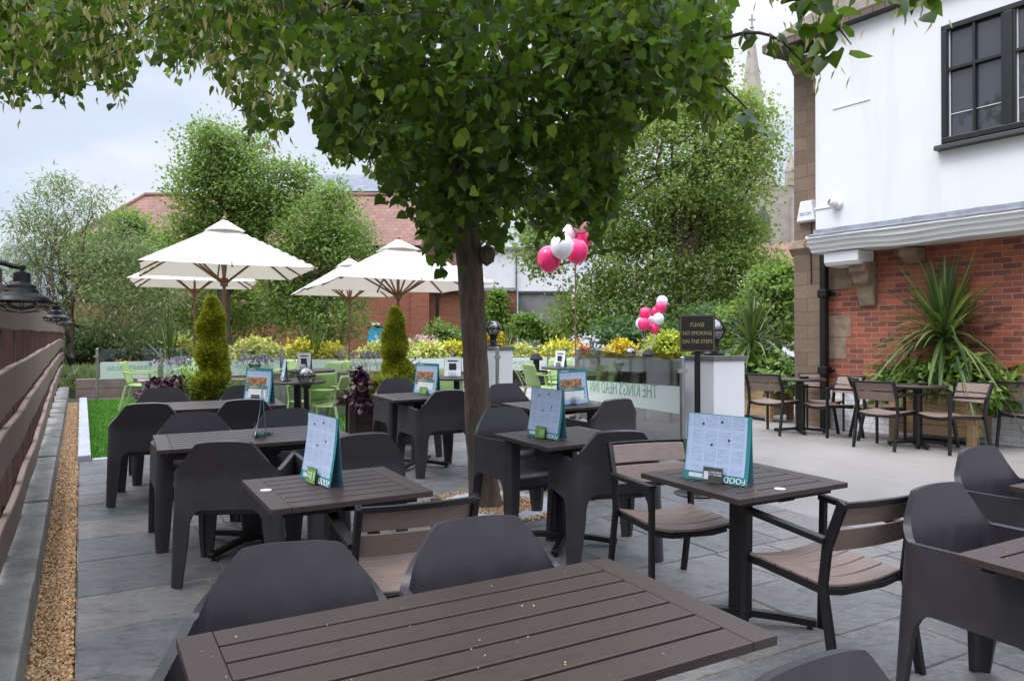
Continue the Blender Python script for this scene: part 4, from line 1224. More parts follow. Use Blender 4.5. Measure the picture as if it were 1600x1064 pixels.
# ------------------------------------------------------------------ moulded plastic armchair
def finish_plastic_chair(mat, name='plastic_armchair'):
    """shell from horizontal rows, split into backrest with arms, four legs and a bucket seat"""
    root = empty(name, (0, 0, 0), 0, 'x', 'chair')
    # horizontally sliced version of the same shell, so that leg edges stay crisp
    W2, D2, RC = 0.285, 0.275, 0.062
    def plan_pts():
        pts = []
        rf = 0.03
        pts += [(-W2 + 0.085, D2)]
        for i in range(5):
            a = math.radians(90 + 90 * i / 4)
            pts.append((-W2 + rf + rf * math.cos(a), D2 - rf + rf * math.sin(a)))
        y0, y1 = D2 - rf, -D2 + RC
        for y in [y0 + (y1 - y0) * i / 16 for i in range(1, 16)]: pts.append((-W2, y))
        for i in range(8):
            a = math.radians(180 + 90 * i / 7)
            pts.append((-W2 + RC + RC * math.cos(a), -D2 + RC + RC * math.sin(a)))
        half = list(pts)
        xs_ = [(-W2 + RC) + (2 * (W2 - RC)) * i / 20 for i in range(1, 20)]
        return half + [(x, -D2) for x in xs_] + [(-x, y) for x, y in reversed(half)]
    pts = plan_pts()
    n = len(pts)
    s = [0.0]
    for p, q in zip(pts, pts[1:]): s.append(s[-1] + math.hypot(q[0] - p[0], q[1] - p[1]))
    tot = s[-1]; mid = tot / 2
    def topz(si):
        d = abs(si - mid)
        hi, lo, a, b_ = 0.850, 0.664, 0.150, 0.292
        if d < a: return hi - 0.010 * (d / a) ** 3
        if d < b_:
            t = (d - a) / (b_ - a)
            # round shoulder, straight slope, hollow into the arm
            e = 1.16 * (math.sqrt(t * t + 0.012) - 0.1095)
            e = min(e, 1 - 0.75 * (1 - t) ** 1.8) if t > 0.55 else e
            return hi - 0.010 - (hi - 0.010 - lo) * min(1.0, e)
        return lo + 0.02 * sm(0, 1, (d - b_) / (mid - b_))
    def deform(p, z):
        q = Vector((p[0], p[1], z))
        if z < 0.655:
            k = 1 + 0.085 * (0.655 - z) / 0.655
            q.x *= k; q.y *= k
        else:
            e = z - 0.655
            back = max(0.0, -p[1] / D2)
            q.y -= 0.24 * e * back
            q.x *= 1 - 0.30 * e
        return q
    # shell above the arches: rows from zA(s) to top(s)
    iBL = min(range(n // 2), key=lambda i: abs(pts[i][0] - (-W2 + RC * 0.29)) + abs(pts[i][1] - (-D2 + RC * 0.29)))
    sBL = s[iBL]
    LEGW = 0.066
    legs = [(0.0, 0.112), (sBL - LEGW, sBL + LEGW), (tot - sBL - LEGW, tot - sBL + LEGW), (tot - 0.112, tot)]
    ARCH_B, ARCH_S = 0.452, 0.405
    def arch(si):
        """underside of the shell"""
        for a, b_ in legs:
            if a <= si <= b_: return None
        prev = max([b_ for a, b_ in legs if b_ < si]); nxt = min([a for a, b_ in legs if a > si])
        d = min(si - prev, nxt - si)
        base = ARCH_B if abs(si - mid) < sBL and abs(si - mid) < mid - sBL else ARCH_S
        r = 0.07
        if d < r:
            t = d / r
            return base - r * 1.5 * (1 - math.sqrt(max(0.0, 1 - (1 - t) ** 2)))
        return base
    ZL = 0.30                                    # legs are separate parts below this height
    def plan(si):
        si = max(0.0, min(tot, si))
        for i in range(n - 1):
            if si <= s[i + 1] + 1e-9:
                t = (si - s[i]) / max(1e-9, s[i + 1] - s[i])
                return (pts[i][0] + (pts[i + 1][0] - pts[i][0]) * t, pts[i][1] + (pts[i + 1][1] - pts[i][1]) * t)
        return pts[-1]
    cols = set(round(x, 4) for x in s)
    for a, b_ in legs:
        for e in (a, b_):
            for dl in (0.0, 0.002, 0.008, 0.018, 0.032, 0.05, 0.07):
                for sg in (-1, 1):
                    cols.add(round(e + sg * dl, 4))
        cols.add(round((a + b_) / 2, 4))
    cols = sorted(c for c in cols if 0 <= c <= tot)
    out = [cols[0]]
    for c in cols[1:]:
        if c - out[-1] > 0.0015: out.append(c)
    cols = out
    NA, NB = 4, 7
    NZ = NA + NB
    vs, fs, info = [], [], []
    for si in cols:
        a = arch(si)
        zb = ZL if a is None else a
        zt = topz(si)
        for k in range(NZ + 1):
            z = zb + (0.475 - zb) * k / NA if k <= NA else 0.475 + (zt - 0.475) * (k - NA) / NB
            vs.append(deform(plan(si), z))
    m = NZ + 1
    for c in range(len(cols) - 1):
        for k in range(NZ):
            fs.append((c * m + k, c * m + k + 1, (c + 1) * m + k + 1, (c + 1) * m + k))
    # pieces of leg
    def solid(nm, mb_, thick, par):
        o = obj(nm, mb_, mat, par, smooth=True)
        md = o.modifiers.new('thick', 'SOLIDIFY'); md.thickness = thick; md.offset = 0.0
        md = o.modifiers.new('bev', 'BEVEL'); md.width = 0.011; md.segments = 3; md.limit_method = 'ANGLE'; md.angle_limit = math.radians(55)
        md = o.modifiers.new('wn', 'WEIGHTED_NORMAL'); md.weight = 60; md.keep_sharp = False
        bake(o)
        o.data.polygons.foreach_set('use_smooth', [True] * len(o.data.polygons))
        return o
    mb = MB(); mb.add(vs, fs)
    solid('backrest', mb, 0.030, root)
    for li, (a, b_) in enumerate(legs):
        inner = [c for c in cols if a - 1e-4 <= c <= b_ + 1e-4]
        if inner[0] > a + 1e-3: inner = [a] + inner
        if inner[-1] < b_ - 1e-3: inner = inner + [b_]
        anc = 0.045 if li == 0 else (tot - 0.045 if li == 3 else (a + b_) / 2)
        lv, lf = [], []
        NL = 5
        for si in inner:
            for k in range(NL + 1):
                z = (ZL + 0.012) * k / NL
                kf = 0.54 + 0.46 * (z / ZL) ** 1.0
                if z > ZL: kf = 1.0
                lv.append(deform(plan(anc + (si - anc) * min(1.0, kf)), z))
        for c in range(len(inner) - 1):
            for k in range(NL):
                lf.append((c * (NL + 1) + k, c * (NL + 1) + k + 1, (c + 1) * (NL + 1) + k + 1, (c + 1) * (NL + 1) + k))
        mb = MB(); mb.add(lv, lf)
        o = solid('leg', mb, 0.0295, root)
    # bucket seat
    sv, nu, nv = [], 13, 17
    for i in range(nu):
        xx = -1 + 2 * i / (nu - 1)
        for j in range(nv):
            t = j / (nv - 1)
            y = 0.272 - 0.50 * min(1, t / 0.80)
            z = 0.435 - 0.028 * math.sin(math.pi * min(1, t / 0.8)) - 0.02 * t
            if t < 0.10: z -= 0.10 * ((0.10 - t) / 0.10) ** 1.5; y = 0.272 + 0.006 * math.sin(t * 30)
            if t > 0.80:
                e = (t - 0.80) / 0.20
                z = 0.415 + 0.10 * e * e; y = -0.228 - 0.028 * e
            x = xx * (0.272 - 0.004 * t)
            z += 0.05 * max(0, abs(xx) - 0.80) / 0.20 * (1 if t > 0.1 else 0)
            sv.append((x, y, z))
    mb = MB(); mb.grid(sv, nu, nv)
    o = obj('seat', mb, mat, root, smooth=True)
    md = o.modifiers.new('thick', 'SOLIDIFY'); md.thickness = 0.016; md.offset = 0
    bake(o); o.data.polygons.foreach_set('use_smooth', [True] * len(o.data.polygons))
    return root

chair0 = finish_plastic_chair(M['plastic'])
CH = [  # x, y, facing, label
    (-0.61, 2.10, (0.22, -0.975), 'nearest dark plastic armchair, its broad back over the left end of the large table'),
    (0.00, 2.42, (0.39, -0.92), 'dark plastic armchair behind the middle of the large front table, beside the slatted chair'),
    (-1.66, 4.69, (-0.10, 1.0), 'dark plastic armchair seen from behind, left of the table with the green 11 card'),
    (-1.05, 4.93, (-0.49, 0.87), 'dark plastic armchair behind the menu with the green 11 card, back turned'),
    (-2.20, 5.44, (0.49, -0.87), 'dark plastic armchair at the far left corner of the long slatted table, facing the viewer'),
    (-1.58, 5.66, (0.49, -0.87), 'dark plastic armchair beyond the long table, behind the menu seen edge on'),
    (-3.10, 6.62, (-0.35, 0.94), 'dark plastic armchair nearest the lawn, standing against the bright green grass'),
    (-2.40, 6.92, (-0.35, 0.94), 'dark plastic armchair with its back to the viewer below the teal framed food menu'),
    (-3.35, 7.46, (0.49, -0.87), 'dark plastic armchair behind the rear left table, under the left cypress'),
    (-2.62, 7.72, (0.49, -0.87), 'dark plastic armchair half hidden behind the teal framed menu, right of the left cypress'),
    (-0.77, 7.75, (-0.49, 0.87), 'dark plastic armchair standing free just left of the tree trunk, back to the viewer'),
    (-1.19, 8.66, (0.49, -0.87), 'dark plastic armchair beside the dark timber planter, on the far side of its small table'),
    (0.09, 5.74, (0.49, -0.87), 'dark plastic armchair right against the tree trunk, its shiny seat turned to the viewer'),
    (0.60, 5.08, (-0.2, 0.98), 'dark plastic armchair half hidden behind the slatted chair with two pinkish back boards'),
    (0.72, 6.90, (-0.6, 0.8), 'dark plastic armchair in front of the lettered glass screen, its back to the viewer'),
    (0.07, 7.93, (0.49, -0.87), 'dark plastic armchair in front of the white pillar next to the trunk'),
    (1.93, 2.97, (0.489, -0.872), 'large dark plastic armchair at the right edge in front of the cropped corner table'),
    (2.67, 3.90, (0.49, -0.87), 'dark plastic armchair at the far right on the pale forecourt, behind the larger one'),
    (0.765, 1.315, (0.49, -0.87), 'dark plastic armchair of which only the top of the back shows at the bottom edge'),
]
for i, (x, y, f, lb) in enumerate(CH):
    c = chair0 if i == 0 else dup(chair0)
    c['label'] = lb; c['group'] = 'dark plastic armchairs on the patio'
    place(c, x, y, f)

# ------------------------------------------------------------------ slatted chairs with black frames
def make_slat_chair():
    r = empty('slatted_chair', (0, 0, 0), 0, 'x', 'chair')
    hx = 0.245
    for sx in (-1, 1):
        mb = MB(); mb.bar([(sx * hx, 0.25, 0.0), (sx * hx, 0.245, 0.645)], 0.026, 0.036, (0, 1, 0)); obj('leg', mb, M['black'], r, bevel=0.003, seg=1)
        mb = MB(); mb.bar([(sx * hx, -0.30, 0.0), (sx * hx, -0.215, 0.43), (sx * hx, -0.235, 0.60), (sx * hx, -0.315, 0.805)], 0.026, 0.040, (0, 1, 0)); obj('leg', mb, M['black'], r, bevel=0.003, seg=1)
        mb = MB(); mb.bar([(sx * (hx + 0.008), -0.235, 0.628), (sx * (hx + 0.008), 0.272, 0.655)], 0.042, 0.026); obj('armrest', mb, M['black'], r, bevel=0.003, seg=1)
    mb = MB()
    for sx in (-1, 1):
        mb.bar([(sx * (hx - 0.026), -0.215, 0.405), (sx * (hx - 0.026), 0.25, 0.420)], 0.024, 0.035)
    for y in (0.235, -0.20):
        mb.bar([(-hx + .04, y, 0.403), (-0.12, y, 0.388), (0.12, y, 0.388), (hx - .04, y, 0.403)], 0.024, 0.03)
    obj('seat_frame', mb, M['black'], r, bevel=0.003, seg=1)
    def slat(y0, y1, z0, sag, tilt, mb):
        pts = []
        for i in range(11):
            x = -0.232 + 0.464 * i / 10
            sg = sag * (1 - (x / 0.232) ** 2)
            for (yy, zz) in ((y0, z0), (y1, z0 + tilt), (y1, z0 + tilt + 0.014), (y0, z0 + 0.014)):
                pts.append((x, yy, zz - sg))
        fs = []
        for i in range(10):
            for j in range(4):
                fs.append((i * 4 + j, i * 4 + (j + 1) % 4, i * 4 + 4 + (j + 1) % 4, i * 4 + 4 + j))
        fs += [(3, 2, 1, 0), (40, 41, 42, 43)]
        mb.add(pts, fs)
    mb = MB()
    for k in range(5):
        y0 = -0.205 + k * 0.0945
        slat(y0, y0 + 0.086, 0.424 + k * 0.003, 0.024, 0.003 if k < 4 else -0.006, mb)
    obj('seat', mb, M['taupe'], r, bevel=0.003, seg=1)
    for (z0, z1) in ((0.575, 0.675), (0.69, 0.79)):
        mb = MB()
        pts = []
        for i in range(11):
            x = -0.232 + 0.464 * i / 10
            bow = 0.022 * (1 - (x / 0.232) ** 2)
            for z in (z0, z1):
                yb = -0.235 - (z - 0.60) * 0.39 - bow + 0.012
                pts += [(x, yb + 0.007, z), (x, yb - 0.007, z)] if z == z0 else [(x, yb - 0.007, z), (x, yb + 0.007, z)]
        fs = []
        for i in range(10):
            for j in range(4):
                fs.append((i * 4 + j, i * 4 + (j + 1) % 4, i * 4 + 4 + (j + 1) % 4, i * 4 + 4 + j))
        fs += [(3, 2, 1, 0), (40, 41, 42, 43)]
        mb.add(pts, fs)
        obj('back_slat', mb, M['taupe'], r, bevel=0.003, seg=1)
    mb = MB()
    mb.bar([(-hx + 0.24 * 2 * i / 10, -0.323 - 0.022 * (1 - ((i - 5) / 5) ** 2), 0.792) for i in range(11)] + [(hx, -0.323, 0.792)], 0.016, 0.026)
    obj('top_rail', mb, M['black'], r, bevel=0.003, seg=1)
    return r
slat0 = make_slat_chair()
def gxy(px, py):
    p = gp(px, py); return (p.x, p.y)
SC = [
    (-0.50, 3.42, (-0.40, 0.91), True, 'slatted chair seen from behind between the two nearest plastic chairs'),
    (0.90, 4.36, (0.28, -0.96), True, 'slatted chair with pinkish boards facing the viewer, left of the largest menu'),
    (1.42, 3.50, (-0.42, 0.91), True, 'slatted chair with black arms right of the table with the largest menu'),
]
W4 = gxy(1208, 676)
SC += [
    (*gxy(1210, 676), (0.75, 0.66), False, 'slatted chair in front of the left pine planter, back turned to the viewer'),
    (*gxy(1299, 682), (-0.75, -0.2), False, 'slatted chair against the whitewashed plinth, right of the left wall table'),
    (*gxy(1283, 671), (-0.15, -0.95), False, 'slatted chair behind the left wall table, right beside the black downpipe'),
    (*gxy(1385, 699), (0.80, 0.60), False, 'slatted chair left of the right wall table, its pale seat in front of the plinth'),
    (*gxy(1373, 687), (0.9, -0.2), False, 'slatted chair mostly hidden behind the one left of the right wall table'),
    (*gxy(1488, 706), (-0.72, -0.15), False, 'slatted chair in front of the right pine planter with the tall spiky plant'),
    (*gxy(1612, 702), (0.8, 0.5), False, 'slatted chair cut off by the right edge below the brick wall'),
]
for i, (x, y, f, tl, lb) in enumerate(SC):
    c = slat0 if i == 0 else dup(slat0)
    c['label'] = lb; c['group'] = 'slatted chairs with black frames'
    place(c, x, y, f, tilt=tl)

# ------------------------------------------------------------------ slatted tables on pedestals
def make_table(w, d, name='slatted_table'):
    r = empty(name, (0, 0, 0), 0, 'x', 'table')
    H = 0.74
    mb = MB()
    eb = 0.085
    nsl = 7
    # surface of boards: two end boards and slats between
    for sx in (-1, 1):
        mb.bx(sx * (w / 2), sx * (w / 2 - eb), -d / 2, d / 2, H - 0.026, H)
    sw = d / nsl
    for k in range(nsl):
        y0 = -d / 2 + k * sw
        g0 = 0.0 if k == 0 else 0.006
        g1 = 0.0 if k == nsl - 1 else 0.006
        mb.bx(-w / 2 + eb + 0.0015, w / 2 - eb - 0.0015, y0 + g0, y0 + sw - g1, H - 0.026, H - 0.0005)
    obj('tabletop', mb, M['slat'], r, bevel=0.0022, seg=2)
    mb = MB()
    mb.bx(-w / 2 + 0.06, w / 2 - 0.06, -d / 2 + 0.05, -d / 2 + 0.09, H - 0.055, H - 0.0285)
    mb.bx(-w / 2 + 0.06, w / 2 - 0.06, d / 2 - 0.09, d / 2 - 0.05, H - 0.055, H - 0.0285)
    mb.bx(-0.20, 0.20, -0.05, 0.05, H - 0.05, H - 0.029); mb.bx(-0.05, 0.05, -d / 2 + 0.05, d / 2 - 0.05, H - 0.06, H - 0.0295)
    mb.bx(-w / 2 + 0.02, w / 2 - 0.02, -d / 2 + 0.02, d / 2 - 0.02, H - 0.0288, H - 0.0262)  # black sheet added under the slats to stand in for shade in the gaps
    obj('underframe_and_shade_sheet', mb, M['black'], r)
    mb = MB(); mb.bx(-0.042, 0.042, -0.042, 0.042, 0.03, H - 0.055); obj('pedestal', mb, M['black'], r, bevel=0.006)
    fl = 0.36 if w < 0.9 else 0.44
    for sx, sy in ((1, 1), (-1, 1), (-1, -1), (1, -1)):
        e = Vector((sx, sy, 0)).normalized()
        mb = MB()
        mb.bar([e * 0.03 + Vector((0, 0, 0.062)), e * (fl * 0.55) + Vector((0, 0, 0.055)), e * fl + Vector((0, 0, 0.040))], 0.045, 0.034)
        mb.lathe([(0.0, 0.0), (0.016, 0.0), (0.016, 0.014), (0.008, 0.016), (0.008, 0.03)], (e.x * (fl - 0.03), e.y * (fl - 0.03), 0), 10)
        obj('foot', mb, M['black'], r, bevel=0.003, seg=1)
    return r
RZ_AX = math.atan2(B.y, B.x)
tsq = make_table(0.735, 0.68)
tlg = make_table(1.22, 0.70)
tbig = make_table(1.33, 0.725)
TB = [
    (tbig, -0.085, 1.965, RZ_AX, True, 'large slatted table filling the foreground, sprinkled with fallen blossom'),
    (tlg, -1.77, 5.28, RZ_AX - 0.04, True, 'long slatted table with a menu standing edge on, beyond the first row of chairs'),
    (tlg, -2.80, 7.22, RZ_AX - 0.08, True, 'rear slatted table next to the lawn with the teal framed food menu'),
    (tsq, -0.853, 3.72, RZ_AX, True, 'square slatted table carrying the upright menu with the green number 11 card'),
    (tsq, -1.00, 8.03, RZ_AX, True, 'small square table left of the tree trunk with a food menu on it'),
    (tsq, 0.36, 5.28, RZ_AX + 0.03, True, 'square table right of the tree trunk carrying a blue printed menu'),
    (tsq, 0.38, 7.20, RZ_AX, True, 'small square table furthest back in front of the white pillar, with a food menu'),
    (tsq, 1.155, 3.90, RZ_AX, True, 'square table with the largest menu, standing on one black pedestal at right'),
    (tsq, 2.00, 2.53, RZ_AX, True, 'slatted table cropped by the right edge, in front of the large armchair'),
    (tsq, 2.87, 3.60, RZ_AX, True, 'corner of a slatted table at the far right edge on the forecourt'),
]
used = set()
for k, x, y, rz, tl, lb in TB:
    c = k if id(k) not in used else dup(k)
    used.add(id(k))
    c['label'] = lb; c['group'] = 'slatted tables on the patio'
    place(c, x, y, rz=rz, tilt=tl)
def make_bistro(name, mat, w):
    r = empty(name, (0, 0, 0), 0, 'x', 'table')
    mb = MB(); mb.lathe([(0.0, 0.712), (w, 0.712), (w + 0.006, 0.722), (w + 0.006, 0.735), (w, 0.745), (0.0, 0.745)], seg=36); obj('tabletop', mb, mat, r, bevel=0.002)
    mb = MB(); mb.bx(-0.04, 0.04, -0.04, 0.04, 0.03, 0.712); obj('pedestal', mb, M['black'], r, bevel=0.006)
    for k in range(4):
        a = math.pi / 2 * k + 0.78
        e = Vector((math.cos(a), math.sin(a), 0))
        mb = MB(); mb.bar([e * 0.03 + Vector((0, 0, 0.06)), e * 0.34 + Vector((0, 0, 0.038))], 0.05, 0.034)
        mb.lathe([(0.0, 0.0), (0.02, 0.0), (0.02, 0.012), (0.01, 0.02)], (e.x * 0.31, e.y * 0.31, 0), 10)
        obj('foot', mb, M['black'], r, bevel=0.004, seg=1)
    return r
bis = make_bistro('pedestal_table', M['slat'], 0.33)
for i, (px, py, lb) in enumerate([(1250, 676, 'dark pedestal table by the wall, in front of the left pine planter'), (1434, 697, 'dark pedestal table by the wall, in front of the right pine planter')]):
    c = bis if i == 0 else dup(bis)
    c['label'] = lb; c['group'] = 'pedestal tables along the pub wall'
    place(c, *gxy(px, py), f=(0.57, -0.82), tilt=False)
    q = empty('ashtray', c.matrix_world @ Vector((0.05, 0.10, 0.745)), 0, ['low black ashtray on the left table by the wall', 'low black ashtray on the right table by the wall'][i], 'ashtray', 'ashtrays on the wall tables')
    mb = MB(); mb.lathe([(0.0, 0.0), (0.055, 0.0), (0.062, 0.03), (0.054, 0.032), (0.047, 0.012), (0.0, 0.010)], seg=18); obj('bowl', mb, M['black_iron'], q, smooth=True)
# fallen blossom on the tables and floor
pts_, nn = [], 0
def on_table(tx, ty, rz, w, d, k):
    out = []
    Mt = Matrix.Translation((tx, ty, G(tx, ty))) @ TILT @ Matrix.Rotation(rz, 4, 'Z')
    for _ in range(k):
        p = Mt @ Vector((random.uniform(-w / 2, w / 2), random.uniform(-d / 2, d / 2), 0.7405))
        out.append(tuple(p))
    return out
P = on_table(-0.08, 1.965, RZ_AX, 1.27, 0.68, 34) + on_table(1.17, 3.9, RZ_AX, .66, .66, 12) + on_table(2.0, 2.53, RZ_AX, .66, .66, 10) + on_table(-0.853, 3.72, RZ_AX, .66, .66, 14)
P = np.array(P); n = len(P)
o = leaves('fallen_blossom', P, rdirs(n) * np.array([1, 1, .1]), rdirs(n) * .25 + np.array([0, 0, 1]), 0.006 + 0.010 * rng.random(n) ** 2, L['bract'], shape=OVAL)
tag(o, 'tiny fallen lime blossom flecks scattered over the slatted tables', 'blossom', kind='stuff')
n = 260
P = np.array([(lambda p: (p.x, p.y, G(p.x, p.y) + 0.011))(UV(random.uniform(0.1, 4.9), random.uniform(1, 8.5))) for _ in range(n)])
o = leaves('ground_litter', P, rdirs(n) * np.array([1, 1, .1]), rdirs(n) * .3 + np.array([0, 0, 1]), 0.012 + 0.02 * rng.random(n), L['bract'], shape=OVAL)
tag(o, 'small dry leaves and blossom scattered on the slate slabs', 'leaf litter', kind='stuff')
# little white table number discs
for (tx, ty, lx, ly, lb) in ((-0.085, 1.965, -0.60, -0.30, 'small white number disc on the left end of the large front table'),
                             (-0.853, 3.72, -0.31, 0.05, 'small white number disc on the left end board of the table with the green card'),
                             (1.17, 3.90, -0.05, -0.27, 'small white number disc beside the foot of the largest menu')):
    Mt = Matrix.Translation((tx, ty, G(tx, ty))) @ TILT @ Matrix.Rotation(RZ_AX, 4, 'Z')
    o = MB(); o.lathe([(0.0, 0.0), (0.026, 0.0), (0.026, 0.002), (0.0, 0.0025)], seg=20)
    d = obj('number_disc', o, M['white_plastic'], smooth=False)
    d.matrix_world = Mt @ Matrix.Translation((lx, ly, 0.7405))
    tag(d, lb, 'disc', 'white discs screwed to the tables')

# ------------------------------------------------------------------ menus in holders
def make_menu(style, label, holder='clear', w=0.34, h=0.325, front='menu'):
    r = empty('menu', (0, 0, 0), 0, label, 'menu', 'menus standing on the tables')
    # local: page faces -Y; tent of two curved leaves meeting at the top
    def sheet_pts(side, nx=2, nz=10, off=0.0, x0=-w / 2, x1=w / 2, z0=0.0, z1=h):
        pts = []
        for i in range(nx + 1):
            for k in range(nz + 1):
                z = z0 + (z1 - z0) * k / nz
                t = z / h
                y = side * (0.045 * (1 - t) ** 1.6 + 0.003) - side * -off
                pts.append((x0 + (x1 - x0) * i / nx, y + side * off * 0, z))
        return pts
    def leaf_(name, mat, side, off, x0=-w / 2, x1=w / 2, z0=0.0, z1=h, par=r, th=0.0012):
        nx, nz = 1, 10
        f = lambda z: side * ((0.045 if side < 0 else 0.022) * (1 - z / h) ** 1.6 + 0.003 + off)
        mb_ = MB()
        A_, B_ = [], []
        for k in range(nz + 1):
            z = z0 + (z1 - z0) * k / nz
            A_.append((f(z), z)); B_.append((f(z) - side * th, z))
        poly = A_ + B_[::-1]
        # prism along x, as a strip
        vs = [(x, y, z) for x in (x0, x1) for (y, z) in poly]
        m = len(poly)
        fs = [(i, (i + 1) % m, m + (i + 1) % m, m + i) for i in range(m)]
        for k in range(nz):
            fs.append((k, k + 1, m - 2 - k, m - 1 - k))
            fs.append((m + k, m + k + 1, m + m - 2 - k, m + m - 1 - k))
        mb_.add(vs, fs)
        return obj(name, mb_, mat, par)
    pg = leaf_('page', M['teal'], -1, 0.0)
    leaf_('page', M['menu_back'], 1, 0.0)
    f = lambda z, off: -(0.045 * (1 - z / h) ** 1.6 + 0.003 + off)
    if style == 'text':
        leaf_('print', M['menu'], -1, 0.0012, -w / 2 + 0.006, w / 2 - 0.020, 0.04, h - 0.003, pg, 0.0008)
        for (x, z) in ((-0.08, h - 0.05), (0.02, h - 0.035), (0.06, h - 0.12), (-0.03, h - 0.15)):
            mb_ = MB(); mb_.lathe([(0, -0.0006), (0.0065, -0.0006), (0.0065, 0.0006), (0, 0.0006)], (0, 0, 0), 14, Matrix.Translation((x, f(z, 0.0024), z)) @ Matrix.Rotation(math.pi / 2, 4, 'X'))
            obj('badge', mb_, M['text_dark'], pg)
        leaf_('icon_strip', M['text_white'], -1, 0.0014, -w / 2 + 0.03, -w / 2 + 0.11, 0.012, 0.032, pg, 0.0008)
        text('lettering', 'FOOD', 0.040, M['text_white'], pg, (w / 2 - 0.065, f(0.021, 0.0040), 0.021), (math.radians(107), math.pi, 0), 0.0015)
    elif style == 'food':
        leaf_('print', M['menu'], -1, 0.0012, -w / 2 + 0.018, w / 2 - 0.018, 0.012, h - 0.03, pg, 0.0008)
        leaf_('picture', M['food'], -1, 0.0026, -w / 2 + 0.022, w / 2 - 0.07, 0.10, 0.235, pg, 0.0008)
        leaf_('banner', M['teal'], -1, 0.0040, -w / 2 + 0.05, w / 2 - 0.05, 0.13, 0.155, pg, 0.0008)
        text('lettering', 'BREAKFAST', 0.022, M['text_white'], pg, (-0.045, f(0.142, 0.0054), 0.1425), (math.radians(80), 0, 0), 0.0005)
        text('lettering', 'DRINKS', 0.026, M['text_white'], pg, (-0.09, f(h - 0.015, 0.0022), h - 0.0155), (math.radians(88), 0, 0), 0.0005)
        leaf_('panel', M['text_white'], -1, 0.0042, -w / 2 + 0.055, w / 2 - 0.055, 0.045, 0.125, pg, 0.0008)
        mb_ = MB()
        for k in range(4): mb_.bx(w / 2 - 0.046, w / 2 - 0.038, f(0.07 + k * .03, 0.0032), f(0.07 + k * .03, 0.0022), 0.06 + k * 0.03, 0.075 + k * 0.03)
        obj('badge', mb_, M['text_dark'], pg)
    elif style == 'plain':
        leaf_('print', M['white_plastic'], -1, 0.0012, -w / 2 + 0.006, w / 2 - 0.006, 0.006, h - 0.006, pg, 0.0008)
        mb_ = MB(); mb_.bx(-0.05, 0.05, f(0.10, 0.0040), f(0.10, 0.0024), 0.08, 0.18); mb_.bx(-0.07, 0.07, f(0.21, 0.0040), f(0.21, 0.0024), 0.205, 0.222)
        obj('emblem', mb_, M['text_dark'], pg)
    # holder
    if holder:
        hd = MB()
        hd.add([(-0.055, -0.066, 0.0), (0.055, -0.066, 0.0), (0.055, -0.054, 0.075), (-0.055, -0.054, 0.075), (-0.055, -0.069, 0.0), (0.055, -0.069, 0.0), (0.055, -0.057, 0.075), (-0.055, -0.057, 0.075)],
               [(0, 1, 2, 3), (7, 6, 5, 4), (0, 4, 5, 1), (1, 5, 6, 2), (2, 6, 7, 3), (3, 7, 4, 0)])
        hd.bx(-0.055, 0.055, -0.056, 0.056, -0.0005, 0.004)
        hd.add([(-0.055, 0.066, 0.0), (0.055, 0.066, 0.0), (0.055, 0.054, 0.075), (-0.055, 0.054, 0.075), (-0.055, 0.069, 0.0), (0.055, 0.069, 0.0), (0.055, 0.057, 0.075), (-0.055, 0.057, 0.075)],
               [(3, 2, 1, 0), (4, 5, 6, 7), (0, 1, 5, 4), (1, 2, 6, 5), (2, 3, 7, 6), (3, 0, 4, 7)])
        ho = obj('holder', hd, M['acrylic'], r)
        if holder in ('11', '7', 'dark'):
            cd = MB()
            cd.add([(-0.05, -0.0712, 0.003), (0.05, -0.0712, 0.003), (0.05, -0.060, 0.072), (-0.05, -0.060, 0.072)], [(0, 1, 2, 3)])
            cd.add([(-0.05, -0.0702, 0.003), (0.05, -0.0702, 0.003), (0.05, -0.059, 0.072), (-0.05, -0.059, 0.072)], [(3, 2, 1, 0)])
            obj('card', cd, M['lime_print'] if holder != 'dark' else M['dark_print_panel'], ho)
            rot = (math.radians(81), 0, 0)
            if holder == '11':
                text('lettering', '11', 0.058, M['text_white'], ho, (0.022, -0.0675, 0.036), rot, 0.0006)
                text('lettering', 'TABLE\nNUMBER', 0.017, M['text_white'], ho, (-0.024, -0.0675, 0.040), rot, 0.0005)
            elif holder == 'dark':
                text('lettering', 'AVAILABLE\nAT THE BAR', 0.0125, M['text_white'], ho, (0.016, -0.0672, 0.045), rot, 0.0005)
                mb_ = MB(); mb_.add([(-0.046, -0.0695, 0.014), (-0.022, -0.0695, 0.014), (-0.022, -0.0635, 0.052), (-0.046, -0.0635, 0.052)], [(0, 1, 2, 3)]); obj('card_patch', mb_, M['white_plastic'], ho)
            else:
                text('lettering', '11', 0.05, M['text_white'], ho, (0.02, -0.0675, 0.036), rot, 0.0006)
    return r
def put_menu(m, tx, ty, nrm, h_=0.74):
    """stand a menu on a table top at tx, ty with its page facing nrm"""
    rz = math.atan2(nrm[0], -nrm[1])
    m.matrix_world = Matrix.Translation((tx, ty, G(tx, ty))) @ TILT @ Matrix.Translation((0, 0, h_ + 0.002)) @ Matrix.Rotation(rz, 4, 'Z')
put_menu(make_menu('text', 'tall pale menu with teal edge and a green number 11 card in its holder', '11'), -0.925, 3.80, (-0.78, -0.62))
put_menu(make_menu('text', 'largest menu, pale blue print in a teal border with FOOD upside down at its foot', 'dark'), 1.02, 3.82, (-0.67, -0.74))
put_menu(make_menu('text', 'blue printed menu right of the tree trunk in a clear holder with green card', '7'), 0.24, 5.22, (-0.8, -0.6))
put_menu(make_menu('text', 'menu seen edge on, a thin curved tent on the long slatted table', 'clear'), -1.72, 5.33, (-0.95, -0.30))
put_menu(make_menu('food', 'food menu with teal frame and breakfast banner on the rear left table', 'clear'), -2.42, 7.40, (-0.45, -0.89))
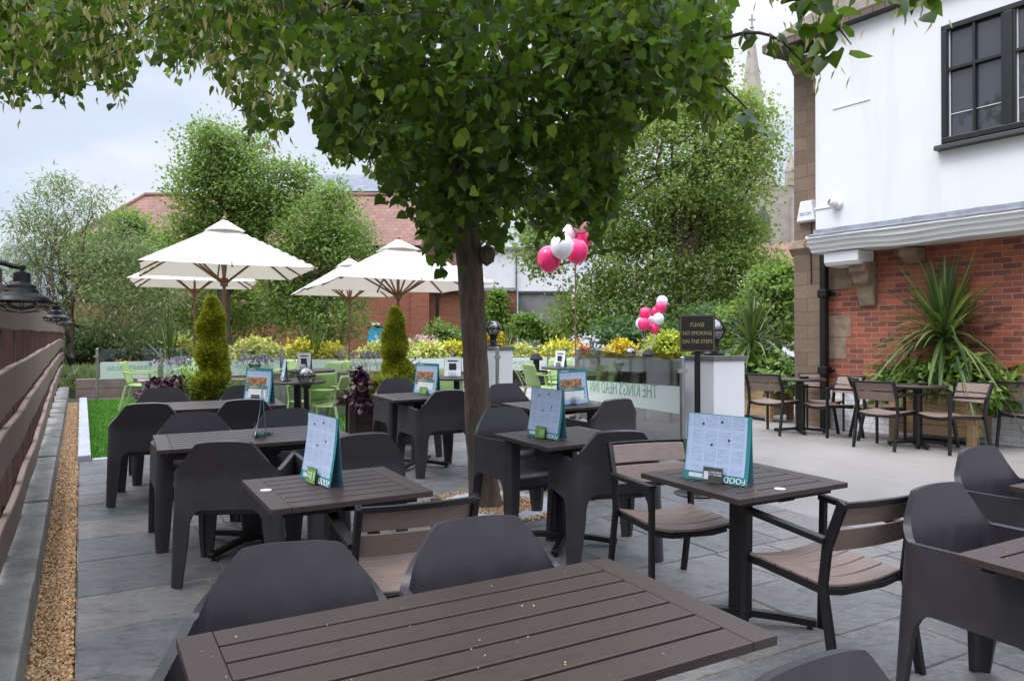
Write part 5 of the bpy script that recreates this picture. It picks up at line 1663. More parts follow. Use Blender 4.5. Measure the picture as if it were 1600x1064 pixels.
put_menu(make_menu('food', 'food menu with picture band on the small table left of the trunk', '7'), -0.90, 8.20, (-0.62, -0.78))
put_menu(make_menu('food', 'food menu leaning behind the blue printed menu, in front of the green chairs', 'clear'), 0.56, 7.20, (0.55, -0.83))

# ------------------------------------------------------------------ pillars, lamps and glass screens
def make_globe(r, s=1.0, z0=0.0):
    mb = MB(); mb.lathe([(0.0, 0.0), (0.105, 0.0), (0.105, 0.02), (0.06, 0.05), (0.045, 0.10), (0.055, 0.155), (0.075, 0.17), (0.0, 0.172)], (0, 0, z0), 20, Matrix.Scale(s, 4)); obj('base', mb, M['black_iron'], r, smooth=False)
    c = z0 + 0.265
    mb = MB(); mb.lathe([(0.118 * math.cos(a), 0.118 * math.sin(a)) for a in [math.radians(-62 + 142 * i / 14) for i in range(15)]], (0, 0, c), 24, Matrix.Scale(s, 4)); obj('globe', mb, M['globe'], r, smooth=True)
    mb = MB()
    mb.lathe([(0.116, -0.012), (0.130, -0.010), (0.130, 0.008), (0.117, 0.010)], (0, 0, c), 28, Matrix.Scale(s, 4))
    for k in range(4):
        a = math.pi / 2 * k + .4
        mb.tube([(0.122 * math.cos(t) * math.cos(a), 0.122 * math.cos(t) * math.sin(a), c + 0.122 * math.sin(t)) for t in [math.radians(x) for x in range(-60, 81, 14)]], 0.005, 5, Matrix.Scale(s, 4))
    mb.lathe([(0.035, 0.112), (0.022, 0.135), (0.012, 0.14), (0.014, 0.155), (0.006, 0.165), (0.004, 0.195), (0.0, 0.197)], (0, 0, c), 12, Matrix.Scale(s, 4))
    obj('cage', mb, M['black_iron'], r, smooth=False)
    mb = MB(); mb.lathe([(0.0, 0.0), (0.035, 0.01), (0.045, 0.06), (0.03, 0.12), (0.0, 0.135)], (0, 0, c - 0.09), 12, Matrix.Scale(s, 4)); obj('bulb', mb, M['white_plastic'], r, smooth=True)
def pillar(px, Y, w, h, lb, lamp_lb, s):
    x = (px - 800) / FPX * Y
    t = empty('pillar', (x, Y, G(x, Y)), RZ_AX, lb, 'pillar', 'white pillars at the garden entrance')
    mb = MB(); mb.bx(-w / 2, w / 2, -w / 2, w / 2, -0.05, h - 0.05); obj('shaft', mb, M['white_paint'], t, bevel=0.006)
    mb = MB(); mb.bx(-w / 2 - 0.02, w / 2 + 0.02, -w / 2 - 0.02, w / 2 + 0.02, h - 0.05, h); obj('cap', mb, M['cap_stone'], t, bevel=0.006)
    l_ = empty('pillar_lamp', (x, Y, G(x, Y) + h), 0.3, lamp_lb, 'lamp', 'globe lamps on the white pillars')
    make_globe(l_, s)
    return t
pillar(771, 11.35, 0.42, 1.13, 'white pillar with dark cap just right of the tree trunk', 'caged globe lamp on the pillar beside the tree trunk', 1.0)
pillar(1116, 8.05, 0.43, 1.155, 'white pillar standing behind the no smoking sign', 'caged globe lamp on the pillar, partly hidden by the no smoking sign', 1.0)

def glass_screen(name, label, pts_xy, heights, band, h_top, txt=None, posts=True, tsize=0.2, z0=0.06, mirror=True):
    """posts at pts (x, y), clear panes between, frosted band from band[0] to band[1] above the ground"""
    r = empty(name, (pts_xy[0][0], pts_xy[0][1], 0), 0, label, 'glass screen')
    o0 = Vector((pts_xy[0][0], pts_xy[0][1], 0))
    for i, (x, y) in enumerate(pts_xy):
        g = G(x, y)
        mb = MB(); mb.lathe([(0.028, g - 0.02), (0.028, g + heights[i]), (0.0, g + heights[i] + 0.012)], (x - o0.x, y - o0.y, 0), 14)
        mb.lathe([(0.0, g), (0.055, g), (0.055, g + 0.012), (0.03, g + 0.014)], (x - o0.x, y - o0.y, 0), 14)
        mb.bx(x - o0.x - 0.045, x - o0.x + 0.045, y - o0.y - 0.05, y - o0.y + 0.03, g + heights[i] - 0.16, g + heights[i] - 0.12)
        obj('post', mb, M['steel'], r, smooth=False)
    for i in range(len(pts_xy) - 1):
        a, b_ = Vector(pts_xy[i]), Vector(pts_xy[i + 1])
        d = (b_ - a).normalized()
        a2, b2 = a + d * 0.05, b_ - d * 0.05
        nrm = Vector((d.y, -d.x))
        def quad(z_a0, z_b0, z_a1, z_b1, th, off, nm, mat):
            ga, gb = G(*a), G(*b_)
            q = []
            for sgn in (0, 1):
                for (p, z) in ((a2, ga + z_a0), (b2, gb + z_b0), (b2, gb + z_b1), (a2, ga + z_a1)):
                    w_ = p + nrm * (off + sgn * th) - Vector((o0.x, o0.y))
                    q.append((w_.x, w_.y, z))
            m_ = MB(); m_.add(q, [(0, 1, 2, 3), (7, 6, 5, 4), (0, 4, 5, 1), (1, 5, 6, 2), (2, 6, 7, 3), (3, 7, 4, 0)])
            return obj(nm, m_, mat, r)
        ht = min(heights[i], heights[i + 1]) - 0.02
        quad(z0, z0, h_top[i], h_top[i + 1], 0.010, -0.005, 'pane', M['glass'])
        bz = band[i]
        if bz:
            fo = quad(bz[0], bz[1], bz[2], bz[3], 0.002, 0.0055, 'frosted_band', M['frost'])
            if txt and txt[i]:
                mid = (a2 + b2) / 2 - Vector((o0.x, o0.y)) + nrm * 0.0095
                ga, gb = G(*a), G(*b_)
                zb0, zb1, zt0, zt1 = ga + bz[0], gb + bz[1], ga + bz[2], gb + bz[3]
                zc_ = (zb0 + zb1 + zt0 + zt1) / 4
                rz_ = math.atan2(d.y, d.x)
                pit = math.atan2((zb1 + zt1 - zb0 - zt0) / 2, (b2 - a2).length)
                ln = (b2 - a2).length
                text('lettering', txt[i][0], tsize * txt[i][1], M['text_green'], fo, (mid.x, mid.y, zc_ + 0.25 * tsize * txt[i][1]), (math.pi / 2, -pit, rz_), 0.0008, mirror, sx=txt[i][2])
    return r
PB = (1.00, 11.7); PP2 = ((1066 - 800) / FPX * 7.95, 7.95)
gB, gP = G(*PB), G(*PP2)
glass_screen('glass_screen', 'clear glass screen with a wide frosted band of mirrored green lettering beside the right pillar', [PB, PP2], [1.08, 1.14],
             [(0.74 - gB, 0.83 - gP, 1.02 - gB, 1.115 - gP)], [1.10, 1.10], [("THE KING'S HEAD INN", 1.0, 1.05)], tsize=0.235)
# short run between left pillar and the entrance, and the long rear screen
xa = (777 - 800) / FPX * 11.0
glass_screen('entrance_post', 'single steel post standing in front of the white pillar by the trunk', [(xa, 11.0)], [1.13], [], [1.1])
RG0 = Vector((-7.83, 14.5))
def rear(px, off=0.0):
    k = (px - 800) / FPX
    t = (k * RG0.y - RG0.x) / (B.x - k * B.y)
    p = RG0 + B * t + A * off
    if off:
        # same sight line, shifted outwards
        q = RG0 + A * off
        t = (k * q.y - q.x) / (B.x - k * B.y)
        p = q + B * t
    return (p.x, p.y)
rp = [rear(p) for p in (152, 251, 353, 441, 532, 621, 706, 785, 857, 935, 1006)]
hs = [0.97, 0.95] + [0.95] * 9
nb_ = len(rp) - 1
bands = [(0.40, 0.40, 0.72, 0.72)] * nb_
glass_screen('rear_glass_screen', 'long rear glass screen with frosted band, in front of the yellow shrubs', rp, hs, bands, [0.97] * len(rp),
             [("THE KING'S HEAD INN", .62, .62) if i in (0, 2, 4, 7, 9) else None for i in range(nb_)], tsize=0.2)
# right continuation behind the lettered screen
rr0 = rear(1006); rr1 = (3.9, 16.5)
glass_screen('side_glass_screen', 'plain glass screen closing the right side of the rear garden', [rr0, rr1], [0.95, 0.97], [None], [0.97, 0.97])

# sign on a pole
t = empty('no_smoking_sign', (*(lambda p: (p.x, p.y))(gp(1090, 772)), gp(1090, 772).z), math.radians(-14), 'black sign asking PLEASE NO SMOKING ON THE STEPS in gold letters on a thin pole', 'sign')
mb = MB(); mb.lathe([(0.0, 0.0), (0.20, 0.0), (0.205, 0.012), (0.18, 0.022), (0.03, 0.03), (0.0, 0.03)], seg=36); obj('base', mb, M['black_iron'], t, smooth=False)
mb = MB(); mb.bx(-0.026, 0.026, -0.026, 0.026, 0.025, 1.28); obj('pole', mb, M['black'], t, bevel=0.004)
mb = MB(); mb.bx(-0.15, 0.15, -0.05, 0.05, 1.25, 1.575); bd = obj('board', mb, M['sign_black'], t, bevel=0.004)
for i, wd in enumerate(('PLEASE', 'NO SMOKING', 'ON THE STEPS')):
    text('lettering', wd, 0.049, M['gold'], bd, (0, -0.052, 1.484 - i * 0.073), depth=0.0008, sx=0.80)
mb = MB()
for (x0, x1, z0, z1) in ((-0.142, 0.142, 1.258, 1.261), (-0.142, 0.142, 1.564, 1.567), (-0.142, -0.139, 1.2611, 1.5639), (0.139, 0.142, 1.2611, 1.5639)):
    mb.bx(x0, x1, -0.0525, -0.051, z0, z1)
obj('gold_border', mb, M['gold'], bd)

# ------------------------------------------------------------------ parasols
def make_parasol(s=2.33, rise=0.70):
    r = empty('parasol', (0, 0, 0), 0, 'x', 'parasol')
    hs_ = s / 2
    RIM = 2.2
    def can(u, v_, scale=1.0, z0=RIM, rise_=rise, sag=True):
        m_ = max(abs(u), abs(v_))
        z = z0 + rise_ * (1 - m_) ** 1.0
        # panels sag a little between corner ribs and the edge dips in
        if sag and m_ > 0:
            a = min(abs(u), abs(v_)) / m_
            z -= 0.05 * math.sin(math.pi * m_ * .9) * (1 - a) ** 1.2 * 0.6
        return Vector((u * hs_, v_ * hs_, z))
    n = 24
    mb = MB()
    pts = []
    for i in range(n + 1):
        for j in range(n + 1):
            u, v_ = -1 + 2 * i / n, -1 + 2 * j / n
            p = can(u, v_)
            m_ = max(abs(u), abs(v_))
            if m_ < 0.10: p.z = can(0.10, 0.0).z
            a = min(abs(u), abs(v_)) / m_ if m_ else 1
            ins = 1 - 0.03 * (1 - a * a) * m_ ** 4
            p.x *= ins; p.y *= ins
            pts.append(p)
    mb.grid(pts, n + 1, n + 1)
    o = obj('canopy', mb, M['canvas'], r, smooth=False)
    md = o.modifiers.new('t', 'SOLIDIFY'); md.thickness = 0.004
    bake(o)
    mb = MB()
    pts = []
    for i in range(13):
        for j in range(13):
            u, v_ = -0.235 + 0.47 * i / 12, -0.235 + 0.47 * j / 12
            m_ = max(abs(u), abs(v_))
            z = can(m_, 0, sag=False).z + 0.035 + 0.04 * (1 - m_ / 0.235)
            a = min(abs(u), abs(v_)) / m_ if m_ else 1
            z += 0.02 * (1 - a) * (m_ / 0.235) ** 2 
            pts.append((u * hs_, v_ * hs_, z))
    mb.grid(pts, 13, 13)
    o = obj('vent_cap', mb, M['canvas'], r, smooth=False)
    md = o.modifiers.new('t', 'SOLIDIFY'); md.thickness = 0.004
    bake(o)
    mb = MB(); mb.tube([(0, 0, 0.05), (0, 0, RIM + rise + 0.03)], 0.024, 12); obj('pole', mb, M['teak'], r, smooth=True)
    mb = MB(); mb.lathe([(0.0, 0.0), (0.03, 0.01), (0.035, 0.03), (0.022, 0.055), (0.0, 0.07)], (0, 0, RIM + rise + 0.045), 12); obj('finial', mb, M['teak'], r, smooth=True)
    mb = MB(); mb.bx(-0.25, 0.25, -0.25, 0.25, 0.0, 0.06); mb.lathe([(0.05, 0.06), (0.045, 0.30), (0.03, 0.31)], seg=14); obj('base', mb, M['black_iron'], r, bevel=0.01)
    mb = MB(); mb.lathe([(0.03, RIM - 0.22), (0.055, RIM - 0.22), (0.06, RIM - 0.10), (0.03, RIM - 0.10)], seg=14); obj('hub', mb, M['teak'], r)
    for k in range(8):
        a = math.pi / 4 * k
        c_, s_ = math.cos(a), math.sin(a)
        m_ = max(abs(c_), abs(s_))
        e = can(c_ / m_, s_ / m_) - Vector((0, 0, 0.022)); top_ = can(0.02 * c_, 0.02 * s_) - Vector((0, 0, 0.05))
        e.x *= 0.985; e.y *= 0.985
        q1 = can(0.55 * c_ / m_, 0.55 * s_ / m_, sag=False) - Vector((0, 0, 0.035)) - (Vector((0, 0, 0.026)) if k % 2 == 0 else Vector((0, 0, 0)))
        mb = MB()
        mb.bar([top_, q1, e], 0.022, 0.028)
        rb = obj('rib', mb, M['teak'], r)
        mb = MB(); mb.bar([Vector((c_ * 0.05, s_ * 0.05, RIM - 0.16)), can(0.50 * c_ / m_, 0.50 * s_ / m_, sag=False) - Vector((0, 0, 0.06))], 0.02, 0.026)
        obj('strut', mb, M['teak'], rb)
    return r
par = make_parasol()
PARS = [(350, 11.55, 2.657, 1.0, 'front left cream parasol with tall peak and brown pole behind the left cypress'),
        (304, 15.0, 2.74, 0.955, 'cream parasol lowest at left, its rim showing below the front left one'),
        (622, 11.65, 2.45, 1.0, 'cream parasol half hidden by the tree trunk'),
        (546, 16.3, 2.66, 0.94, 'smaller cream parasol further back, left of the one the trunk hides')]
for i, (px, Y, zr, sc, lb) in enumerate(PARS):
    c = par if i == 0 else dup(par)
    x = (px - 800) / FPX * Y
    c['label'] = lb; c['group'] = 'cream parasols in the garden'
    g = G(x, Y)
    c.location = (x, Y, g)
    c.scale = (sc, sc, (zr - g) / 2.2)
    c.rotation_euler = (0, 0, 0.45 - 0.06 * (i % 2))

# ------------------------------------------------------------------ planters and plants
def box_planter(name, label, cat, loc, rz, w, d, h, mat, boards=4, legs=True, group=None, lift=0.08):
    """w along local x, d along local y, near corner at local (0,0)"""
    r = empty(name, loc, rz, label, cat, group)
    bh = (h - lift) / boards
    mb = MB()
    for k in range(boards):
        z0, z1 = lift + k * bh, lift + (k + 1) * bh - 0.006
        jx = random.uniform(-.002, .002)
        mb.bx(0.03, w - 0.03, 0.02 + jx, 0.045, z0, z1)
        mb.bx(0.03, w - 0.03, d - 0.045, d - 0.02 + jx, z0, z1)
        mb.bx(0.02 + jx, 0.045, 0.0455, d - 0.0455, z0, z1)
        mb.bx(w - 0.045, w - 0.02 + jx, 0.0455, d - 0.0455, z0, z1)
    obj('board', mb, mat, r, bevel=0.004, seg=1)
    for cx_ in (0.0, w - 0.09):
        for cy_ in (0.0, d - 0.09):
            mb = MB(); mb.bx(cx_, cx_ + 0.09, cy_, cy_ + 0.09, 0, h - 0.001); obj('corner_post', mb, mat, r, bevel=0.005, seg=1)
    mb = MB()
    for (x0, x1, y0, y1) in ((-0.02, w + 0.02, -0.02, 0.09), (-0.02, w + 0.02, d - 0.09, d + 0.02), (-0.02, 0.09, 0.0905, d - 0.0905), (w - 0.09, w + 0.02, 0.0905, d - 0.0905)):
        mb.bx(x0, x1, y0, y1, h, h + 0.028)
    obj('rim', mb, mat, r, bevel=0.004, seg=1)
    mb = MB(); mb.bx(0.045, w - 0.045, 0.045, d - 0.045, lift, h - 0.06); obj('soil', mb, M['earth'], r)
    return r

def blades(name, base, n, ln, wid, mat, parent=None, up=0.45, seg=6, spread=1.0):
    """strap leaves arching from a crown; one mesh"""
    V, F = [], []
    for i in range(n):
        a = random.uniform(0, 2 * math.pi)
        el = math.radians(random.uniform(-25, 88)) if random.random() < 0.75 else math.radians(random.uniform(50, 88))
        l_ = ln * random.uniform(0.65, 1.1)
        d = Vector((math.cos(a) * math.cos(el) * spread, math.sin(a) * math.cos(el) * spread, math.sin(el) + 0.12)).normalized()
        w_ = wid * random.uniform(0.7, 1.2)
        p = Vector(base) + Vector((0, 0, random.uniform(-0.10, 0.10)))
        sd = d.cross(Vector((0, 0, 1)))
        sd = sd.normalized() if sd.length > 1e-3 else Vector((1, 0, 0))
        droop = random.uniform(0.35, 1.7) * (1 - max(0, d.z) * 0.72)
        if random.random() < 0.10: droop *= 2.2
        k0 = len(V)
        for j in range(seg + 1):
            t = j / seg
            ww = w_ * (0.45 + 0.9 * t if t < 0.4 else 0.81 * (1 - ((t - 0.4) / 0.6) ** 1.6) + 0.02)
            c_ = p + d * (l_ * t) - Vector((0, 0, droop * l_ * t * t * 0.55))
            nrm = sd.cross(d).normalized()
            V += [c_ - sd * ww + nrm * ww * .35, c_, c_ + sd * ww + nrm * ww * .35]
        for j in range(seg):
            q = k0 + j * 3
            F += [(q, q + 1, q + 4, q + 3), (q + 1, q + 2, q + 5, q + 4)]
    mb = MB(); mb.v = V; mb.f = F
    me = bpy.data.meshes.new(name)
    me.from_pydata([tuple(p) for p in V], [], F)
    me.materials.append(mat)
    o = bpy.data.objects.new(name, me); COL.objects.link(o)
    o.parent = parent
    return o

def shrub(name, label, cat, loc, blobs, n_clump, per, spread, size, mat, shape=OVAL, stem=True, group=None, droop=0.1, shell=0.55, rot=0.0):
    """blobs relative to loc"""
    r = empty(name, loc, rot, label, cat, group)
    crown('foliage', blobs, n_clump, per, spread, size, mat, r, shape, droop, shell)
    if stem:
        mb = MB()
        for b_ in blobs[:4]:
            for _ in range(3):
                e = Vector(b_[:3]) + Vector((random.uniform(-.6, .6) * b_[3], random.uniform(-.6, .6) * b_[4], random.uniform(-.2, .6) * b_[5]))
                mb.tube(branch_path((random.uniform(-.05, .05), random.uniform(-.05, .05), 0), e, 4, 0.05), [0.02, 0.017, 0.013, 0.009, 0.005], 5)
        obj('stem', mb, M['twig'], r)
    return r

# pine planters by the wall: local x runs back along the wall, local y runs to the wall
DW = Vector((-0.571, 0.821))
rz_w = math.atan2(DW.y, DW.x)
def wall_planter(px, py, w, d, h, lb):
    p = gp(px, py)
    # near corner at the pixel; x axis to the far left along the wall, so y axis points away from the wall: shift by -d
    N_ = Vector((-DW.y, DW.x))                # local +y
    o = Vector((p.x, p.y)) - N_ * d
    return box_planter('wooden_planter', lb, 'planter', (o.x, o.y, G(p.x, p.y) - 0.0), rz_w, w, d, h, M['pine'], 4, group='pine planters by the pub wall', lift=0.10)
pl1 = wall_planter(1522, 699, 1.05, 0.66, 0.62, 'pine plank planter by the brick wall under the large spiky palm')
pl2 = wall_planter(1203, 660, 1.25, 0.62, 0.62, 'pine plank planter between the white pillar and the stone pier')
def planter_spot(pl, w, d, h, fx=0.5, fy=0.5):
    return pl.matrix_basis @ Vector((w * fx, d * fy, h))
bpy.context.view_layer.update()
for pl, w, d, h, ln, nbl, lb1, lb2, th, sc in ((pl1, 1.05, .66, .6, 1.22, 300, 'large spiky cordyline palm against the red brick wall', 'broad glossy laurel filling the planter under the large palm', 0.72, 1.0),
                                              (pl2, 1.25, .62, .6, 1.02, 220, 'spiky cordyline palm left of the stone pier', 'glossy laurel filling the planter beside the white pillar', 0.60, 1.0)):
    p = planter_spot(pl, w, d, h)
    r = empty('cordyline_palm', (p.x, p.y, p.z - 0.12), 0, lb1, 'palm', 'cordyline palms in pine planters')
    mb = MB(); mb.tube(branch_path((0, 0, 0), (0.03, 0, th + 0.12), 5, 0.02), [0.05, 0.045, 0.045, 0.045, 0.05, 0.055], 10); obj('trunk', mb, M['bark'], r, smooth=True)
    blades('foliage', (0.03, 0, th + 0.12), nbl, ln, 0.027, L['blade'], r)
    wb = [(w * (fx - .5), d * (fy - .5), zz, 0.36, 0.30, 0.24, 1) for fx, fy, zz in ((0.12, .3, .18), (0.4, .35, .22), (0.7, .4, .2), (0.92, .5, .16), (0.5, .75, .25), (0.02, .6, .10), (0.98, .2, .02))]
    wb += [(w * -0.25, 0, 0.42, 0.26, 0.24, 0.18, .7)]
    s_ = shrub('laurel_bush', lb2, 'bush', (p.x, p.y, p.z - 0.10), [(a_, b_, c_ * 0.9 + 0.10, d_, e_ * 0.82, f_ * 0.92, g_) for a_, b_, c_, d_, e_, f_, g_ in wb], 400, 10, 0.075, 0.14, L['laurel'], OVAL, group='laurels in pine planters', droop=0.25, shell=0.75, rot=pl.rotation_euler[2])

# left cypress, right cypress in dark timber planters
def cypress(px, Y, h, rs, lb, lean=0.0):
    x = (px - 800) / FPX * Y
    r = empty('cypress_topiary', (x, Y, G(x, Y) + 0.35), 0, lb, 'topiary', 'golden cypress topiaries')
    prof = rs
    blobs = []
    n = 46000
    V = []
    zz = rng.random(n)
    rad = np.interp(zz, [p[0] for p in prof], [p[1] for p in prof])
    tw = 2 * math.pi * 1.6 * zz
    an = rng.random(n) * 2 * math.pi
    rad = 0.61 * rad * (1 + 0.17 * np.sin(an - tw * 2.6) + 0.08 * np.sin(3 * an + 9 * zz) + 0.06 * np.sin(5 * an - 23 * zz)) * (0.55 + 0.52 * rng.random(n) ** 0.5)
    P = np.stack([rad * np.cos(an) + 0.05 * np.cos(tw * 1.3) * (1 - zz), rad * np.sin(an), zz * h], 1)
    T = np.stack([np.cos(an) * .75, np.sin(an) * .75, 0.75 + 0 * an], 1) + rdirs(n) * .8
    leaves('foliage', P, T, rdirs(n), 0.030 + 0.040 * rng.random(n), L['cypress'], r, SLIM)
    mb = MB(); mb.tube([(0, 0, -0.05), (0, 0, h * 0.9)], [0.03, 0.008], 8); obj('trunk', mb, M['twig'], r)
    return r
cypress(331, 8.45, 1.40, [(0, .17), (.06, .27), (.15, .29), (.21, .20), (.28, .25), (.37, .27), (.44, .185), (.52, .225), (.60, .215), (.66, .165), (.76, .195), (.85, .15), (.94, .085), (1, .02)], 'tall golden cypress topiary left, in front of the parasol poles')
cypress(617, 9.45, 1.30, [(0, .19), (.08, .30), (.22, .33), (.32, .33), (.40, .25), (.46, .25), (.53, .165), (.62, .215), (.74, .20), (.80, .15), (.88, .13), (.95, .07), (1, .02)], 'golden cypress topiary rising from the dark timber planter left of the trunk')
pp = gp(591, 699)
box_planter('timber_planter', 'dark stained timber planter left of the tree trunk', 'planter', (pp.x - 0.34, pp.y - 0.05, G(pp.x, pp.y)), RZ_AX - 0.25, 0.92, 0.85, 0.56, M['dark_timber'], 4, group='dark timber planters', lift=0.02)
xx = (331 - 800) / FPX * 8.45
box_planter('timber_planter', 'dark timber planter hidden behind the rear left table', 'planter', (xx - 0.50, 8.10, G(xx, 8.1)), RZ_AX - 0.25, 0.95, 0.85, 0.42, M['dark_timber'], 3, group='dark timber planters', lift=0.02)
def heuchera(px, py, Y, blobs, lb):
    p = at(px, py, Y)
    return shrub('purple_heuchera', lb, 'plant', p, [(a_*.66,b_*.7,c_*.75,d_*.6,e_*.6,f_*.62,w_) for a_,b_,c_,d_,e_,f_,w_ in blobs], 46, 9, 0.045, 0.058, L['purple'], HEART, stem=False, group='purple heucheras', droop=0.3, shell=0.4)
heuchera(262, 606, 8.35, [(-.12, 0, 0, .18, .16, .12, 1), (.10, 0, .02, .16, .14, .11, 1), (-.32, 0, -.10, .12, .1, .08, .5)], 'dark purple heuchera under the left golden cypress')
heuchera(558, 607, 8.95, [(0, 0, 0, .16, .14, .20, 1), (.07, 0, .18, .10, .1, .14, .8), (-.20, 0, -.10, .14, .12, .10, .8), (.14, -.1, -.22, .08, .06, .12, .4), (-.02, 0, -.12, .2, .12, .08, .8)], 'purple heuchera trailing over the dark timber planter')
p = at(605, 600, 9.35)
shrub('green_underplanting', 'low feathery green plant at the foot of the right cypress', 'plant', at(596, 606, 9.2), [(0, 0, 0, .32, .22, .14, 1)], 160, 16, 0.05, 0.06, L['cypress'], SLIM, stem=False, droop=-.5)
shrub('green_underplanting', 'low feathery green plant at the foot of the left cypress', 'plant', at(312, 605, 8.5), [(-.05, 0, 0, .26, .2, .16, 1), (.25, 0, -.05, .2, .2, .12, .7)], 160, 16, 0.05, 0.06, L['ash'], SLIM, stem=False, droop=-.5)

# galvanised counters with wooden rims, planted with lavender
def counter(px0, px1, Y, h, lb, lav, lbl):
    x0 = (px0 - 800) / FPX * Y
    k1 = (px1 - 800) / FPX
    t_ = (k1 * Y - x0) / (B.x - k1 * B.y)
    r = empty('trough_planter', (x0, Y, G(x0, Y)), RZ_AX, lb, 'planter', 'galvanised trough planters')
    g_slope = (G(x0 + B.x * t_, Y + B.y * t_) - G(x0, Y))
    mb = MB()
    nc = int(t_ / 0.022)
    for (ya, nm) in ((0.0, 0), (0.42, 1)):
        pts = []
        for i in range(nc + 1):
            off = 0.010 * math.sin(i * math.pi / 2 * 1.0)
            for z in (-0.02, h - 0.03):
                pts.append((t_ * i / nc, ya + off, z))
        mb.grid(pts, nc + 1, 2)
    for xe in (0.0, t_):
        pts = []
        for i in range(21):
            off = 0.010 * math.sin(i * math.pi / 2)
            for z in (-0.02, h - 0.03):
                pts.append((xe + off, 0.42 * i / 20, z))
        mb.grid(pts, 21, 2)
    obj('trough', mb, M['galv'], r, smooth=False)
    mb = MB()
    for (xa_, xb_, ya, yb) in ((-.06, t_ + .06, -.09, .05), (-.06, t_ + .06, .37, .50), (-.06, .06, .0505, .3695), (t_ - .06, t_ + .06, .0505, .3695)):
        mb.bx(xa_, xb_, ya, yb, h - 0.03, h)
    obj('rim', mb, M['rim_wood'], r, bevel=0.004)
    mb = MB(); mb.bx(0.02, t_ - 0.02, 0.02, 0.40, 0.1, h - 0.07); obj('soil', mb, M['earth'], r)
    for (pxl, w_, lb2) in lav:
        kx = (pxl - 800) / FPX
        tt = (kx * Y - x0) / (B.x - kx * B.y)
        q = Vector((x0, Y)) + B * tt
        z = G(q.x, q.y) + h - 0.05
        n = 60
        base = np.array([q.x, q.y + 0.15, z]) + rng.normal(size=(n, 3)) * np.array([w_, .07, 0.0])
        d = rdirs(n) * .42 + np.array([0, 0, 1.0])
        lo = empty('lavender', (0, 0, 0), 0, lb2, 'lavender', 'lavenders in the trough planters')
        lo.location = (q.x, q.y + 0.15, z)
        base -= np.array([q.x, q.y + 0.15, z])
        leaves('foliage', base, d, rdirs(n), 0.26 + 0.1 * rng.random(n), L['ash'], lo, (np.array([(-.012, 0, 0), (.012, 0, 0), (0, 1, 0)], float), np.array([(0, 1, 2)])))
        tip = base + unit(d) * (0.24 + 0.1 * rng.random((n, 1)))
        tip = np.repeat(tip, 5, 0); n5 = len(tip)
        leaves('blossom', tip + rng.normal(size=(n5, 3)) * .012, rdirs(n5) + np.array([0, 0, 1.2]), rdirs(n5), 0.030 + 0.02 * rng.random(n5), L['lavender'], lo, RHOMB)
    return r
counter(226, 415, 9.95, 0.74, 'galvanised trough planter with timber rim behind the left golden cypress', [(272, .16, 'lavender left of the left golden cypress'), (403, .20, 'lavender right of the left golden cypress')], '')
counter(416, 600, 11.6, 0.72, 'galvanised trough planter with timber rim behind the lime green chairs', [(568, .17, 'lavender beside the right golden cypress')], '')
# ------------------------------------------------------------------ lime green chairs and tables of the garden
def make_green_chair():
    r = empty('green_chair', (0, 0, 0), 0, 'x', 'chair')
    mat = M['green_plastic']
    pts = []
    nu, nv = 11, 18
    for i in range(nu):
        xx = -1 + 2 * i / (nu - 1)
        for j in range(nv):
            t = j / (nv - 1)
            if t < 0.45:
                q = t / 0.45
                y, z, w_ = 0.24 - 0.44 * q, 0.445 - 0.02 * math.sin(math.pi * q), 0.235
                if q < .1: z -= 0.02 * (1 - q / .1)
            else:
                q = (t - 0.45) / 0.55
                y, z, w_ = -0.20 - 0.11 * q, 0.445 + 0.375 * q, 0.235 - 0.03 * q * q
                if q < .2: z = 0.445 + 0.375 * q * (0.4 + 3 * q)
            bow = 0.035 * xx * xx * (1 if t > 0.45 else 0.3)
            pts.append((xx * w_, y + (bow if t > 0.45 else 0), z + (bow if t <= 0.45 else 0)))
    seat_, back_ = MB(), MB()
    k = int(0.47 * nv)
    seat_.grid([pts[i * nv + j] for i in range(nu) for j in range(0, k + 1)], nu, k + 1)
    back_.grid([pts[i * nv + j] for i in range(nu) for j in range(k, nv)], nu, nv - k)
    for nm, m_ in (('seat', seat_), ('backrest', back_)):
        o = obj(nm, m_, mat, r, smooth=True)
        md = o.modifiers.new('t', 'SOLIDIFY'); md.thickness = 0.014
        bake(o); o.data.polygons.foreach_set('use_smooth', [True] * len(o.data.polygons))
    for sx in (-1, 1):
        mb = MB(); mb.bar([(sx * 0.25, 0.27, 0.0), (sx * 0.225, 0.20, 0.44), (sx * 0.255, 0.18, 0.63)], 0.03, 0.04, (0, 1, 0)); obj('leg', mb, mat, r, bevel=0.006)
        mb = MB(); mb.bar([(sx * 0.25, -0.30, 0.0), (sx * 0.215, -0.19, 0.44)], 0.03, 0.04, (0, 1, 0)); obj('leg', mb, mat, r, bevel=0.006)
        mb = MB(); mb.bar([(sx * 0.255, 0.20, 0.64), (sx * 0.255, -0.10, 0.645), (sx * 0.215, -0.25, 0.66)], 0.045, 0.022); obj('armrest', mb, mat, r, bevel=0.006)
    return r
gch = make_green_chair()
def PX(px, Y): return ((px - 800) / FPX * Y, Y)
